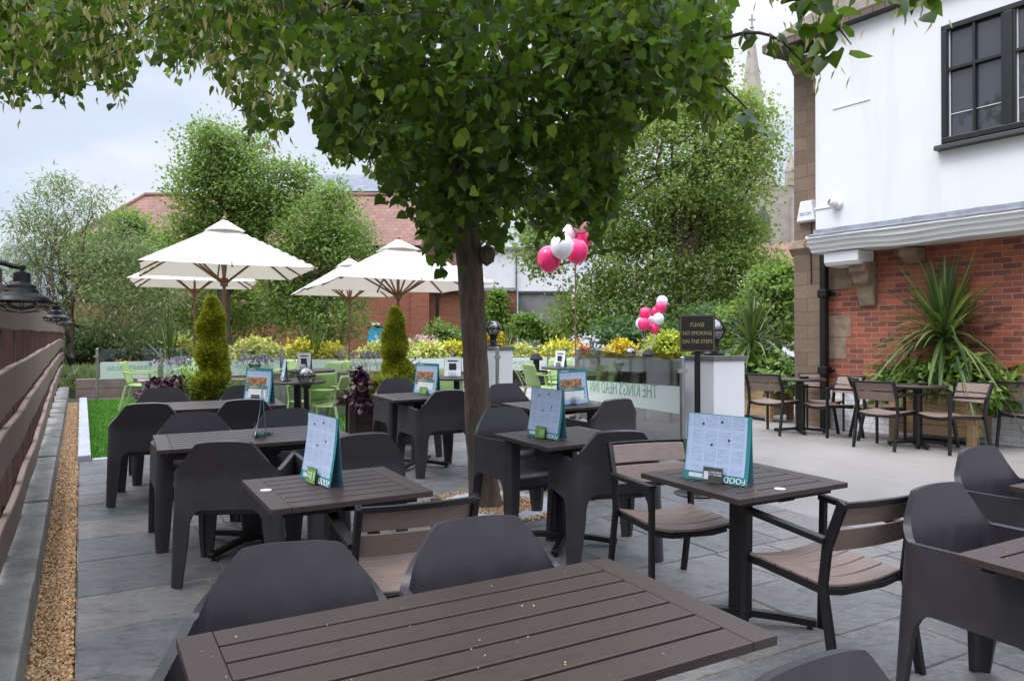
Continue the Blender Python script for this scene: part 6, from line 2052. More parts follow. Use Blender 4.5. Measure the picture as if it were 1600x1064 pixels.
GC = [(*PX(222, 12.9), (1, .25), 'lime green chair alone at the left end of the lawn, turned sideways'),
      (*PX(489, 10.35), (-.75, .66), 'lime green chair with its back to the viewer behind the black globe light'),
      (*PX(520, 9.9), (-.95, .35), 'lime green chair turned sideways, left of the dark timber planter'),
      (*PX(452, 13.3), (-.2, -1), 'lime green chair far back, right of the white menu with dark emblem'),
      (*PX(503, 12.6), (-.6, -.8), 'lime green chair behind the galvanised trough beneath yellow shrubs'),
      (*PX(300, 13.6), (.2, -1), 'lime green chair behind the left golden cypress and its lavender'),
      (*PX(548, 12.9), (.7, -.6), 'lime green chair near the far parasol pole'),
      (*PX(704, 10.9), (.3, -.95), 'lime green chair just left of the tree trunk behind the food menu'),
      (*PX(848, 12.4), (.9, .45), 'lime green chair at the left of the garden table right of the white pillar'),
      (*PX(879, 13.4), (.1, -1), 'lime green chair behind the garden table right of the white pillar'),
      (*PX(918, 12.2), (-.55, .83), 'lime green chair seen from behind, right of the steel post'),
      (*PX(934, 12.7), (-.9, -.2), 'lime green chair turned sideways above the frosted lettering')]
for i, (x, y, f, lb) in enumerate(GC):
    c = gch if i == 0 else dup(gch)
    c['label'] = lb; c['group'] = 'lime green chairs in the garden'
    place(c, x, y, f)
bis2 = make_bistro('garden_table', M['slat'], 0.36)
GT = [(*PX(466, 9.95), 'round dark garden table beside the black globe light'), (*PX(487, 12.0), 'round dark garden table further back with the white menu'),
      (*PX(714, 10.6), 'round dark garden table cut off by the trunk'), (*PX(880, 12.75), 'round dark garden table right of the white pillar'), (*PX(330, 14.2), 'round dark garden table behind the left cypress')]
for i, (x, y, lb) in enumerate(GT):
    c = bis2 if i == 0 else dup(bis2)
    c['label'] = lb; c['group'] = 'round garden tables'
    place(c, x, y, (0, 1))
for style, (x, y), nrm, lb in (('text', PX(447, 9.8), (-.9, -.4), 'narrow pale menu on the garden table beside the globe light'), ('plain', PX(477, 11.9), (-.3, -.95), 'white menu with dark emblem on the further garden table'),
                               ('plain', PX(708, 10.55), (-.1, -1), 'white menu with dark emblem just left of the trunk'), ('plain', PX(876, 12.7), (-.75, -.66), 'white menu on the garden table right of the pillar'),
                               ('text', PX(283, 13.9), (-.9, -.3), 'small pale menu far back between parasol pole and cypress')):
    m_ = make_menu(style, lb, 'clear', 0.24 if style == 'plain' else .26, 0.27)
    put_menu(m_, x, y, nrm, 0.748)
# globe lights on posts in the garden
def globe_post(px, Y, hgt, lb, s=1.0):
    x = (px - 800) / FPX * Y
    r = empty('globe_light', (x, Y, G(x, Y)), 0, lb, 'lamp', 'globe lights on black posts')
    mb = MB(); mb.tube([(0, 0, 0), (0, 0, hgt - 0.12)], 0.034, 12); mb.lathe([(0.0, 0.0), (0.09, 0.0), (0.09, 0.03), (0.04, 0.06)], seg=14); mb.lathe([(0.03, 0), (0.06, 0.05), (0.075, 0.07), (0.0, 0.075)], (0, 0, hgt - 0.17), 14); obj('post', mb, M['black_iron'], r)
    mb = MB(); mb.lathe([(0.115 * s * math.cos(a), 0.115 * s * math.sin(a)) for a in [math.radians(-65 + 155 * i / 12) for i in range(13)]], (0, 0, hgt), 22); obj('globe', mb, M['globe'], r, smooth=True)
    mb = MB(); mb.lathe([(0.113 * s, -0.01), (0.125 * s, -0.008), (0.125 * s, 0.008), (0.113 * s, 0.01)], (0, 0, hgt), 22); mb.lathe([(0.03, 0.11 * s), (0.012, 0.13 * s), (0.006, 0.19 * s), (0, 0.19 * s)], (0, 0, hgt), 10); obj('band', mb, M['black_iron'], r)
    mb = MB(); mb.lathe([(0.0, -0.08), (0.03, -0.07), (0.04, 0.0), (0.025, 0.05), (0.0, 0.06)], (0, 0, hgt), 12); obj('bulb', mb, M['white_plastic'], r, smooth=True)
    return r
globe_post(479, 9.7, 0.815, 'black globe light on a post in front of the lime green chairs')
globe_post(398, 15.4, 0.62, 'small globe light among the yellow shrubs right of the left cypress')
globe_post(985, 16.2, 0.88, 'globe light on a post in front of the orange yellow shrub')
globe_post(649, 15.4, 0.62, 'small globe light right of the right cypress')
def lantern(px, py, Y, lb):
    p = at(px, py, Y)
    g = G(p.x, p.y)
    r = empty('lantern_bollard', (p.x, p.y, g), 0, lb, 'bollard', 'short black lantern bollards')
    mb = MB(); mb.bx(-.06, .06, -.06, .06, 0, max(.1, p.z - g)); obj('post', mb, M['black_iron'], r, bevel=0.01)
    mb = MB(); mb.lathe([(0.12, 0.0), (0.13, 0.03), (0.06, 0.13), (0.0, 0.15)], (0, 0, max(.1, p.z - g)), 4); obj('cap', mb, M['black_iron'], r)
lantern(838, 563, 15.0, 'short black lantern bollard left of the pale yellow shrub')
lantern(926, 563, 17.0, 'short black lantern bollard beside the road gap')
lantern(1013, 556, 16.2, 'short black lantern bollard under the small balloon bunch')
# yellow and variegated shrubs behind the rear glass, in long dark planters
YS = [(285, 552, 14, 20, 'cream', 'cream variegated shrub beside the spiky grass at far left'), (400, 556, 42, 31, 'cream', 'big cream variegated shrub right of the left cypress'),
      (468, 556, 21, 22, 'gold', 'small yellow shrub left of the spiky grass tuft'), (512, 562, 30, 26, 'gold', 'yellow shrub right of the spiky grass tuft'),
      (592, 561, 36, 30, 'cream', 'rounded yellow shrub below the blue door'), (668, 557, 27, 24, 'cream', 'cream yellow shrub left of the trunk beneath pink flowers'),
      (706, 556, 22, 22, 'gold', 'yellow shrub partly hidden by the trunk'), (766, 532, 16, 16, 'amber', 'small amber shrub behind the pillar lamp'),
      (812, 560, 23, 24, 'cream', 'pale yellow shrub right of the white pillar'), (876, 558, 38, 30, 'gold', 'broad golden shrub behind the lime green chairs'),
      (970, 553, 23, 25, 'amber', 'orange yellow rounded shrub behind the globe light'), (1040, 548, 36, 36, 'limey', 'lime yellow shrub beside the no smoking sign')]
for px, py, rx, rz_, mt, lb in YS:
    x, y = rear(px, 0.65)
    z = CAM_H + (HORIZON - py) / FPX * y
    R_, H_ = rx / FPX * y, rz_ / FPX * y
    blobs = [(0, 0, -H_ * .1, R_ * .92, R_ * .8, H_ * .9, 3), (-R_ * .4, 0, -H_ * .3, R_ * .55, R_ * .5, H_ * .55, .8), (R_ * .4, 0, -H_ * .3, R_ * .55, R_ * .5, H_ * .55, .8), (R_ * .1, 0, H_ * .35, R_ * .5, R_ * .45, H_ * .5, .8)]
    g = G(x, y)
    r = empty('yellow_shrub', (x, y, g + 0.35), 0, lb, 'shrub', 'yellow and cream shrubs behind the rear glass')
    crown('foliage', [(b_[0], b_[1], b_[2] + z - g - 0.35, *b_[3:]) for b_ in blobs], int(110 + 420 * R_), 12, 0.075, 0.115, L[mt], r, OVAL, -0.1, 0.72)
    mb = MB()
    for q in range(5):
        mb.tube(branch_path((random.uniform(-.1, .1), 0, 0), (random.uniform(-.6, .6) * R_, random.uniform(-.2, .2), z - g - 0.35), 4, 0.05), [0.015, 0.012, 0.01, 0.007, 0.004], 5)
    obj('stem', mb, M['twig'], r)
for i, (p0, p1) in enumerate(((262, 322), (372, 440), (452, 545), (560, 632), (644, 722), (790, 905), (942, 996), (1008, 1062))):
    a, b_ = Vector(rear(p0, 0.42)), Vector(rear(p1, 0.42))
    ln = (b_ - a).length
    names = ['behind the spiky grass', 'under the big cream shrub', 'under the grass tuft', 'below the blue door', 'beneath the pink flowers', 'right of the white pillar', 'under the orange yellow shrub', 'under the lime yellow shrub']
    box_planter('long_planter', 'long dark timber planter ' + names[i] + ', behind the rear glass', 'planter', (a.x, a.y, G(a.x, a.y)), RZ_AX, ln, 0.6, 0.44, M['dark_timber'], 3, group='long planters behind the rear glass', lift=0.02)
for px, off, ln, nb2, lb in ((268, .5, 1.35, 60, 'spiky cordyline tuft at the left behind the glass'), (489, .7, 1.25, 70, 'spiky grass tuft between two yellow shrubs'), (790, .5, 1.2, 45, 'spiky grassy tuft behind the pillar lamp')):
    x, y = rear(px, off)
    r = empty('spiky_grass', (x, y, G(x, y) + .45), 0, lb, 'plant', 'spiky tufts behind the rear glass')
    blades('foliage', (0, 0, 0.05), nb2, ln * (y / 15), 0.024, L['blade'], r, spread=0.75)
    mb = MB(); mb.tube([(0, 0, -.2), (0, 0, .1)], 0.05, 8); obj('stem', mb, M['bark'], r)
# pink flowers by the left of trunk
x, y = rear(660, 1.2)
r = empty('pink_flowering_plant', (x, y, G(x, y)), 0, 'tall plant with pale pink flower heads below the brick wall', 'plant')
zt = CAM_H + (HORIZON - 536) / FPX * y - G(x, y)
bl = [(d_, 0, zt + e_, .16, .14, .09, 1) for d_, e_ in ((-.35, -.02), (0, .12), (.3, -.02), (.1, -.12))]
for b_ in bl: crown('flower_head', [b_], 14, 12, .05, .06, L['pinkflower'], r, RHOMB, 0, .4)
crown('foliage', [(0, 0, zt * .6, .55, .4, zt * .42, 1)], 80, 12, .09, .13, L['ivy'], r, OVAL)
mb = MB()
for b_ in bl: mb.tube(branch_path((0, 0, 0), b_[:3], 4, .04), [.015] * 5, 5)
obj('stem', mb, M['twig'], r)

# ------------------------------------------------------------------ balloons
def balloon_bunch(items, Y, knot, tie, labels_group, tie_lb):
    for (px, py, rpx, dY, m_, lb) in items:
        p = at(px, py, Y + dY)
        R_ = rpx / FPX * (Y + dY)
        b_ = empty('balloon', p, 0, lb, 'balloon', labels_group)
        mb = MB(); prof = []
        for i in range(15):
            a = math.pi * i / 14
            prof.append((R_ * math.sin(a) * (1 if a < math.pi / 2 else 1), R_ * (math.cos(a) * (1.06 if a < math.pi / 2 else 1.18))))
        mb.lathe(prof, seg=24); obj('skin', mb, M[m_], b_, smooth=True)
        mb = MB(); mb.lathe([(0.0, 0.0), (R_ * .09, -R_ * .08), (0, -R_ * .02)], (0, 0, -R_ * 1.16), 8); obj('neck', mb, M[m_], b_)
        k = Vector(knot) - p
        mb = MB(); mb.tube([(0, 0, -R_ * 1.18), tuple(k * 0.6 + Vector((0, 0, -R_ * .3))), tuple(k)], 0.004, 4); obj('string', mb, M['string'], b_)
pp_ = Vector((PB[0] - 0.02, PB[1] + 0.16, 0))
pole = empty('balloon_pole', (pp_.x, pp_.y, G(pp_.x, pp_.y)), 0, 'thin reddish timber pole rising behind the steel post to the big balloons', 'pole')
mb = MB(); mb.tube([(0, 0, 0), (0, 0, 2.45)], 0.010, 8); obj('shaft', mb, M['teak'], pole)
mb = MB(); mb.lathe([(0.0, 0.0), (0.10, 0.0), (0.10, 0.03), (0.02, 0.05)], seg=14); obj('foot', mb, M['black_iron'], pole)
balloon_bunch([(858, 404, 19, -.25, 'pink_balloon', 'large deep pink balloon lowest at left of the upper bunch'), (878, 384, 18, -.5, 'white_balloon', 'large white balloon in the middle of the upper bunch'),
               (901, 392, 18, 0.0, 'pink_balloon', 'large deep pink balloon right of the white one in the upper bunch'), (912, 372, 13, .3, 'pink_balloon', 'deep pink balloon half hidden at the right of the upper bunch'),
               (909, 347, 15, .2, 'pale_balloon', 'pale pink balloon near the top of the upper bunch'), (914, 329, 13, .4, 'white_balloon', 'white balloon at the top of the upper bunch, behind leaves'),
               (886, 366, 14, .3, 'white_balloon', 'white balloon peeping out behind the upper bunch')], 11.6, (pp_.x, pp_.y, G(pp_.x, pp_.y) + 2.4), None, 'balloons of the upper bunch', '')
kb = Vector((*rear(1013, -.4), 0)); kb.z = G(kb.x, kb.y) + 0.75
Yb = kb.y
balloon_bunch([(1008, 489, 8.8, 0, 'pink_balloon', 'pink balloon at the upper left of the small bunch'), (1001, 505, 8, .25, 'white_balloon', 'white balloon behind the lower left pink one'), (1006, 506, 9.4, -.15, 'pink_balloon', 'pink balloon at the lower left of the small bunch'),
               (1018, 502, 7.6, .2, 'white_balloon', 'white balloon in the centre of the small bunch'), (1022.5, 513, 8, 0, 'pink_balloon', 'lowest pink balloon of the small bunch'), (1029, 498, 8.6, -.1, 'white_balloon', 'white balloon at the right of the small bunch'),
               (1032.5, 480, 8.8, -.05, 'pink_balloon', 'upper pink balloon of the small bunch, below the white top one'), (1034.5, 471, 8.8, .2, 'white_balloon', 'topmost white balloon of the small bunch'), (1025, 487, 7.5, .3, 'pink_balloon', 'pink balloon half hidden in the middle of the small bunch')],
              Yb, tuple(kb), None, 'balloons of the small bunch', '')
# orange flower pot hanging at the post
p = at(912, 549, 14.5)
r = empty('flower_pot', (p.x, p.y, G(p.x, p.y)), 0, 'small pot of orange flowers on a stake beside the steel post', 'flower pot')
mb = MB(); mb.tube([(0, 0, 0), (0, 0, p.z - G(p.x, p.y) - 0.1)], 0.012, 6); obj('stake', mb, M['black_iron'], r)
mb = MB(); mb.lathe([(0.0, -0.14), (0.08, -0.14), (0.11, -0.02), (0.09, -0.02)], (0, 0, p.z - G(p.x, p.y)), 14); obj('pot', mb, M['terracotta'], r)
crown('flower', [(0, 0, p.z - G(p.x, p.y) + .04, .10, .10, .08, 1)], 30, 8, .03, .05, L['orange'], r, RHOMB, 0, .4)

# ------------------------------------------------------------------ the lime tree over the terrace
TB_ = gp(759, 790)
lime = empty('lime_tree', TB_, 0, 'large lime tree with dark heart shaped leaves spreading over the terrace tables', 'tree')
def lt(p): return Vector(p) - TB_
mb = MB()
tz = [0.0, 0.06, 0.25, 0.7, 1.4, 2.0, 2.45, 2.9, 3.6, 4.6, 5.6, 6.4]
tr_ = [0.165, 0.138, 0.120, 0.108, 0.104, 0.106, 0.118, 0.13, 0.11, 0.08, 0.06, 0.03]
path = [Vector((-0.072 * z - 0.012 * math.sin(z * 2.6), 0.02 * z, z - 0.02)) for z in tz]
# finer path with slight swelling and knots
fine, rad = [], []
for i in range(len(path) - 1):
    for k in range(5):
        t = k / 5
        fine.append(path[i].lerp(path[i + 1], t)); rad.append((tr_[i] + (tr_[i + 1] - tr_[i]) * t) * (1 + random.uniform(-.025, .025)))
mb.tube(fine, rad, 20)
obj('trunk', mb, M['bark'], lime, smooth=True)
# limbs
mb = MB()
limb_ends = [((-3.0, 4.2, 5.0), 3.0), ((-2.4, 6.4, 5.2), 3.0), ((-3.4, 6.6, 5.3), 3.2), ((-1.5, 3.6, 4.9), 3.0), ((0.6, 4.6, 4.5), 2.8), ((1.5, 6.4, 4.3), 2.7), ((0.4, 8.6, 4.6), 3.0), ((-1.6, 8.6, 4.8), 3.2), ((0.2, 3.2, 5.0), 3.4), ((-2.9, 2.7, 5.0), 3.4), ((1.6, 3.6, 4.2), 3.2)]
tips = []
for e, z0 in limb_ends:
    s0 = min(fine, key=lambda q: abs(q.z - (z0 - 0.1)))
    pth = branch_path(s0, lt(e), 7, 0.05, -0.10)
    mb.tube(pth, [0.075 * (1 - 0.82 * j / 7) + 0.004 for j in range(8)], 8)
    for j in (2, 3, 4, 5, 6):
        for _ in range(3):
            d2 = Vector(rdirs(1)[0]); d2.z = d2.z * 0.5
            e2 = pth[j] + d2 * random.uniform(0.6, 1.3)
            p2 = branch_path(pth[j], e2, 4, 0.06, 0.03)
            mb.tube(p2, [0.022, 0.017, 0.012, 0.008, 0.004], 6)
            tips.append(p2[-1])
obj('limb', mb, M['bark'], lime, smooth=True)
# stubby knot of cut shoots under the crown
mb = MB()
for q in range(16):
    a = random.uniform(0, 6.28)
    s0 = min(fine, key=lambda w: abs(w.z - random.uniform(1.95, 2.35)))
    e = s0 + Vector((math.cos(a) * random.uniform(.10, .24), math.sin(a) * random.uniform(.10, .24), random.uniform(0.0, .25)))
    mb.tube(branch_path(s0, e, 4, 0.08, .02), [0.016, 0.012, 0.009, 0.006, 0.003], 6)
mb.lathe([(0.0, -0.09), (0.06, -0.05), (0.075, 0.02), (0.05, 0.07), (0.0, 0.09)], tuple(path[5] + Vector((0.14, -0.04, 0.08))), 10)
obj('shoot', mb, M['bark'], lime, smooth=True)

# leaves gathered on drooping twigs through the crown
def crown_low(x, y):
    """height of the crown's underside above sea level"""
    r = math.hypot(x + 0.35, y - 6.25)
    z = 2.28 + 0.40 * max(0.0, r - 0.2) ** 0.90
    if x > 1.2: z += 0.25 * (x - 1.2)
    return z
def crown_ok(x, y, z):
    # outline in plan: wider to the left, cut back on the right
    cx_, rx = (-1.15, 3.6) if x < -1.15 else (-1.15, 3.05)
    ry = 3.9 if y < 6.0 else 3.6
    q = ((x - cx_) / rx) ** 2 + ((y - 6.0) / ry) ** 2
    if q > 1: return False
    zt = 3.3 + 3.8 * math.sqrt(max(0, 1 - q))
    return crown_low(x, y) < z < zt
twigs = []
rnd = random.Random(5)
while len(twigs) < 1650:
    x, y = rnd.uniform(-4.9, 2.2), rnd.uniform(2.0, 9.8)
    lo = crown_low(x, y)
    z = lo + abs(rnd.gauss(0, 0.9)) if rnd.random() < 0.80 else rnd.uniform(lo, 7.0)
    if crown_ok(x, y, z): twigs.append((x, y, z))
# the crown also reaches back over the terrace, above and behind the viewer
for _ in range(360):
    x, y = rnd.uniform(-1.8, 2.6), rnd.uniform(-2.2, 3.2)
    twigs.append((x, y, rnd.uniform(4.0, 6.2)))
# drooping skirts that the photograph shows: left fringe, middle apron, right fringe
def skirt(px0, px1, py0, py1, Y0, Y1, k):
    for _ in range(k):
        p = at(rnd.uniform(px0, px1), rnd.uniform(py0, py1), rnd.uniform(Y0, Y1))
        twigs.append(tuple(p))
skirt(0, 330, -30, 90, 4.4, 6.6, 130)
skirt(0, 210, 60, 165, 4.8, 6.2, 60)
skirt(150, 220, 80, 140, 4.4, 5.6, 10)
skirt(372, 440, 140, 232, 4.6, 6.0, 55)
skirt(480, 720, 120, 300, 4.8, 6.6, 80)
skirt(600, 720, 280, 345, 5.6, 6.6, 20)
skirt(690, 940, 180, 365, 5.0, 6.6, 75)
skirt(640, 760, 300, 400, 5.8, 6.8, 40)
skirt(672, 712, 388, 412, 5.9, 6.15, 9)
skirt(820, 950, 270, 370, 5.4, 6.6, 44)
skirt(1060, 1140, 100, 215, 4.6, 5.6, 22)
skirt(380, 425, 180, 232, 4.6, 5.4, 14)
skirt(850, 930, 220, 330, 5.6, 6.8, 18)
skirt(900, 1140, 20, 170, 4.2, 6.5, 130)
skirt(1060, 1130, 120, 200, 4.4, 5.6, 10)
skirt(330, 1100, -40, 60, 3.4, 6.0, 160)
# the underside of the crown rises and falls in swags: leaves are kept above this profile seen from the terrace
PROF = np.array([(-900, 120), (0, 165), (60, 178), (100, 150), (150, 152), (185, 165), (215, 105), (250, 108), (330, 135), (372, 145), (390, 232), (425, 238), (470, 150), (500, 232), (540, 268), (600, 300), (640, 345), (668, 400), (690, 442), (712, 440), (728, 395), (760, 400), (800, 372), (850, 375), (900, 380), (940, 372), (965, 330), (985, 240), (1010, 195), (1050, 168), (1090, 192), (1122, 215), (1134, 120), (1144, -20), (1170, -80), (1260, -80), (2500, -200)], float)
def above(P, slack):
    Y = np.maximum(P[:, 1], 0.3)
    px = 800 + FPX * P[:, 0] / Y
    py = HORIZON - FPX * (P[:, 2] - CAM_H) / Y
    lim = np.interp(px, PROF[:, 0], PROF[:, 1])
    return py < lim - slack + 15 * np.sin(px * 0.075) + 11 * np.sin(px * 0.21 + 1) + rng.normal(size=len(px)) * 13
tw = np.array(twigs)
tw = tw[above(tw, 10)]
# the rim of the crown is thin: most outer twigs are missing so that single sprays stand against the sky
tw = tw[above(tw, 105) | (rng.random(len(tw)) < 0.50)]
tw = tw[above(tw, 190) | (rng.random(len(tw)) < 0.78)]
n_t = len(tw)
per = 26
d = rdirs(n_t); d[:, 2] = -abs(d[:, 2]) * 0.5 - 0.15
out = tw - np.array([-0.4, 6.2, 3.2]); out[:, 2] = 0
d = unit(unit(out) * 0.9 + d)
ln = 0.32 + 0.28 * rng.random(n_t)
idx = np.repeat(np.arange(n_t), per)
tt = rng.random(len(idx))
base = tw[idx] + d[idx] * (ln[idx] * tt)[:, None] - np.array([0, 0, 1.0]) * (0.16 * tt * tt)[:, None] + rng.normal(size=(len(idx), 3)) * np.array([.07, .07, .05])
_k = above(base, 24)
_thin = (rng.random(n_t) < 0.30)[idx] & (rng.random(len(idx)) < 0.65)
_k &= ~_thin
base, idx = base[_k], idx[_k]
T = d[idx] * 0.5 + rdirs(len(idx)) * 1.1 + np.array([0, 0, -0.22])
N = rdirs(len(idx)) * 0.85 + np.array([0, 0, 1.0])
size = np.where(base[:, 0] < -1.5, 0.050 + 0.036 * rng.random(len(idx)), 0.062 + 0.050 * rng.random(len(idx))) * np.clip(base[:, 1] / 5.4, 0.55, 1.0)
_h = rng.random(len(idx)) < 0.5
leaves('foliage', (base - np.array(TB_))[_h], T[_h], N[_h], size[_h], L['lime'], lime, HEART)
leaves('foliage', (base - np.array(TB_))[~_h], T[~_h], N[~_h], size[~_h], L['lime'], lime, HEART2)
# twigs themselves
V, F = [], []
mb = MB()
for i in range(0, n_t, 2):
    a = Vector(tw[i]) - TB_; e = a + Vector(d[i]) * ln[i] * .6 - Vector((0, 0, .05))
    if not (above(np.array([e + TB_]), 22)[0] and above(np.array([a + TB_ - Vector(d[i]) * .2]), 22)[0]): continue
    mb.tube([a - Vector(d[i]) * 0.2, a, e], [0.006, 0.005, 0.002], 4, cap=False)
obj('twig', mb, M['twig'], lime)
RHOMB2 = (RHOMB[0] * np.array([0.42, 1, 1]), RHOMB[1])
# blossom bracts, mostly on the left
sel = (tw[:, 0] < -1.0) | (tw[:, 0] > 1.2)
w2 = tw[sel]; n_b = len(w2)
idx = np.repeat(np.arange(n_b), 13)
base = w2[idx] + rng.normal(size=(len(idx), 3)) * .17 + np.array([0, 0, -0.10])
_k = above(base, 20)
base, idx = base[_k], idx[_k]
T = rdirs(len(idx)) * .5 + np.array([0, 0, -1.0])
leaves('blossom', base - np.array(TB_), T, rdirs(len(idx)), 0.055 + 0.035 * rng.random(len(idx)), L['bract'], lime, RHOMB2)
# long spray reaching out in front of the pub wall at right
def spray(p0, p1, n, size, sag=.1):
    p0, p1 = Vector(p0) - TB_, Vector(p1) - TB_
    m_ = MB(); pth = branch_path(p0, p1, 8, 0.03, -sag); m_.tube(pth, [0.012 - 0.009 * j / 8 for j in range(9)], 6)
    B_, T_ = [], []
    for _ in range(n):
        k = rnd.randint(1, 7); t = rnd.random()
        q = pth[k].lerp(pth[k + 1], t) if k < 8 else pth[8]
        B_.append(tuple(q + Vector((rnd.gauss(0, .05), rnd.gauss(0, .05), rnd.gauss(-.03, .04)))))
    return m_, np.array(B_)
m_all = MB(); BB = []
for a, e, k in (((1.3, 4.2, 3.55), at(1462, -12, 3.4), 34), (at(1222, 4, 4.0), at(1330, 70, 3.6), 28), (at(1130, 60, 4.3), at(1278, 118, 4.1), 16), (at(1060, -30, 3.6), at(1400, -20, 3.3), 26), (at(1090, 130, 4.6), at(1200, 215, 4.5), 16)):
    m_, b_ = spray(a, e, k, .09)
    m_all.add(m_.v, m_.f); BB.append(b_)
obj('twig', m_all, M['twig'], lime)
BB = np.concatenate(BB); n = len(BB)
leaves('foliage', BB, rdirs(n) * .8 + np.array([0, 0, -.6]), rdirs(n) * .6 + np.array([0, -.3, .8]), 0.075 + 0.045 * rng.random(n), L['lime'], lime, HEART)
q = np.repeat(np.arange(n), 1)
leaves('blossom', BB[q] + rng.normal(size=(len(q), 3)) * .05 + np.array([0, 0, -.05]), rdirs(len(q)) * .5 + np.array([0, 0, -1.]), rdirs(len(q)), 0.05 + 0.03 * rng.random(len(q)), L['bract'], lime, SLIM)
# tree pit: pale ring and gravel
mb = MB()
nseg = 40
c0 = gp(792, 786)
ring = MB()
pts = []
for j in range(nseg + 1):
    a = 2 * math.pi * j / nseg
    for r_ in (0.24, 0.52):
        x, y = TB_.x + 0.12 + r_ * math.cos(a), TB_.y + r_ * math.sin(a)
        pts.append((x, y, G(x, y) + 0.0135))
ring.grid(pts, nseg + 1, 2)
tag(obj('tree_pit_paving', ring, M['kerb'], smooth=True), kind='structure')
n = 2600
a = rng.random(n) * 6.283; r_ = np.where(rng.random(n) < .55, 0.33 * np.sqrt(rng.random(n)), 0.53 + .035 * rng.normal(size=n))
P = np.stack([TB_.x + .10 + r_ * np.cos(a), TB_.y + r_ * np.sin(a), 0 * a], 1)
P[:, 2] = [G(x, y) + 0.016 for x, y in P[:, :2]]
pebbles('tree_pit_gravel', P, 0.0095, 'golden gravel round the foot of the lime tree')

# ------------------------------------------------------------------ trees and shrubs beyond the garden
def far_tree(name, label, cat, base_px, Y, blobs_px, n_clump, per, spread, size, mat, r0=0.22, shape=RHOMB, group=None, limbs=12, depth=0.8, droop=0.2, trunk_to=None, shell=0.6):
    """blobs given as (px, py, rx, ry, weight) at distance Y"""
    k = Y / FPX
    bx_ = (base_px - 800) * k
    g = 0.45
    r = empty(name, (bx_, Y, g), 0, label, cat, group)
    bl = []
    for (px, py, rx, ry, w) in blobs_px:
        bl.append(((px - 800) * k - bx_, random.uniform(-.35, .35) * rx * k, CAM_H + (HORIZON - py) * k - g, rx * k, rx * k * depth, ry * k, w))
    crown('crown', bl, n_clump, per, spread, size, mat, r, shape, droop, shell, floor=-0.3)
    tp = trunk_to or max(bl, key=lambda b_: b_[2])[:3]
    mb = trunk_mesh((0, 0, -0.1), (tp[0] * .7, 0, tp[2] * 0.85), r0, r0 * .25, bl, limbs)
    obj('trunk', mb, M['bark'], r, smooth=True)
    return r
far_tree('maple_tree', 'big light green tree standing right of the lime tree in front of the church', 'tree', 1062, 26.0,
         [(1050, 265, 120, 95, 3), (965, 330, 105, 80, 2.5), (1135, 300, 74, 80, 2.2), (1080, 180, 70, 45, 1.2), (930, 250, 60, 60, 1.1), (1180, 235, 45, 60, 1.0), (870, 330, 60, 50, 1.0), (845, 390, 42, 40, .7), (1010, 420, 110, 65, 2.2), (1130, 420, 85, 70, 2.0),
          (950, 480, 70, 45, 1.4), (905, 500, 36, 22, .5), (1090, 490, 95, 45, 1.8), (1158, 385, 36, 50, .8), (1010, 175, 50, 45, .7), (1160, 175, 36, 40, .6), (1190, 480, 50, 45, 1.0), (1100, 120, 40, 30, .4)], 1000, 78, 0.33, 0.135, L['maple'], 0.36, limbs=26, depth=.75, shell=.66)
far_tree('broad_tree', 'tall mid green tree left of centre in front of the red tiled roof', 'tree', 352, 23.0,
         [(350, 250, 62, 45, 2), (320, 300, 50, 45, 1.5), (400, 290, 70, 45, 2), (360, 345, 80, 40, 2), (300, 370, 50, 35, 1), (430, 330, 50, 40, 1.2), (340, 218, 40, 22, .7), (460, 280, 32, 22, .5), (350, 400, 75, 50, 1.5), (385, 225, 28, 18, .3)], 480, 66, 0.26, 0.112, L['ash'], 0.28, limbs=14, shell=.66)
far_tree('ash_tree', 'mid green feathery tree between the two pairs of parasols', 'tree', 505, 22.0,
         [(500, 350, 62, 45, 2), (540, 390, 42, 40, 1.2), (460, 400, 50, 45, 1.4), (520, 440, 58, 45, 1.4), (470, 470, 50, 40, 1.2), (520, 500, 55, 40, 1.3), (440, 450, 40, 40, 1), (520, 310, 34, 22, .5)], 300, 60, 0.25, 0.112, L['ash'], 0.2, limbs=12, shape=RHOMB, shell=.66)
far_tree('feathery_shrub', 'pale feathery shrub in front of the brick hall, right of the feathery tree', 'shrub', 540, 23.5,
         [(540, 370, 38, 30, 1), (520, 330, 40, 30, 1), (560, 360, 24, 30, .7)], 200, 22, 0.18, 0.13, L['willow'], 0.1, limbs=6, shape=SLIM)
far_tree('willow_tree', 'wispy pale willow at the far left behind the fence', 'tree', 118, 19.0,
         [(110, 380, 85, 60, 2), (60, 430, 70, 60, 1.6), (165, 430, 75, 70, 2), (200, 500, 65, 50, 1.5), (120, 490, 90, 50, 1.6), (205, 380, 40, 35, .8), (70, 310, 28, 35, .35), (140, 315, 40, 30, .5), (30, 400, 40, 40, .7), (250, 450, 40, 40, .7), (50, 350, 40, 30, .4)], 560, 34, 0.24, 0.125, L['willow'], 0.12, SLIM, limbs=22, droop=.35, shell=.35)
far_tree('willow_sapling', 'thin sapling with sparse narrow leaves rising at far left', 'tree', 78, 18.5,
         [(72, 310, 16, 40, 1), (95, 290, 14, 22, .6), (45, 330, 18, 20, .6), (80, 360, 30, 30, 1), (28, 345, 16, 16, .4)], 75, 12, 0.15, 0.16, L['willow'], 0.05, SLIM, limbs=9, droop=.3)
far_tree('laurel_mass', 'mid green shrub under the tall tree, behind the left parasols', 'shrub', 240, 24.5,
         [(210, 375, 50, 40, 1), (250, 410, 50, 40, 1), (190, 440, 50, 40, 1), (150, 400, 40, 40, .8), (200, 350, 30, 22, .4)], 300, 22, 0.19, 0.15, L['ash'], 0.12, limbs=8)
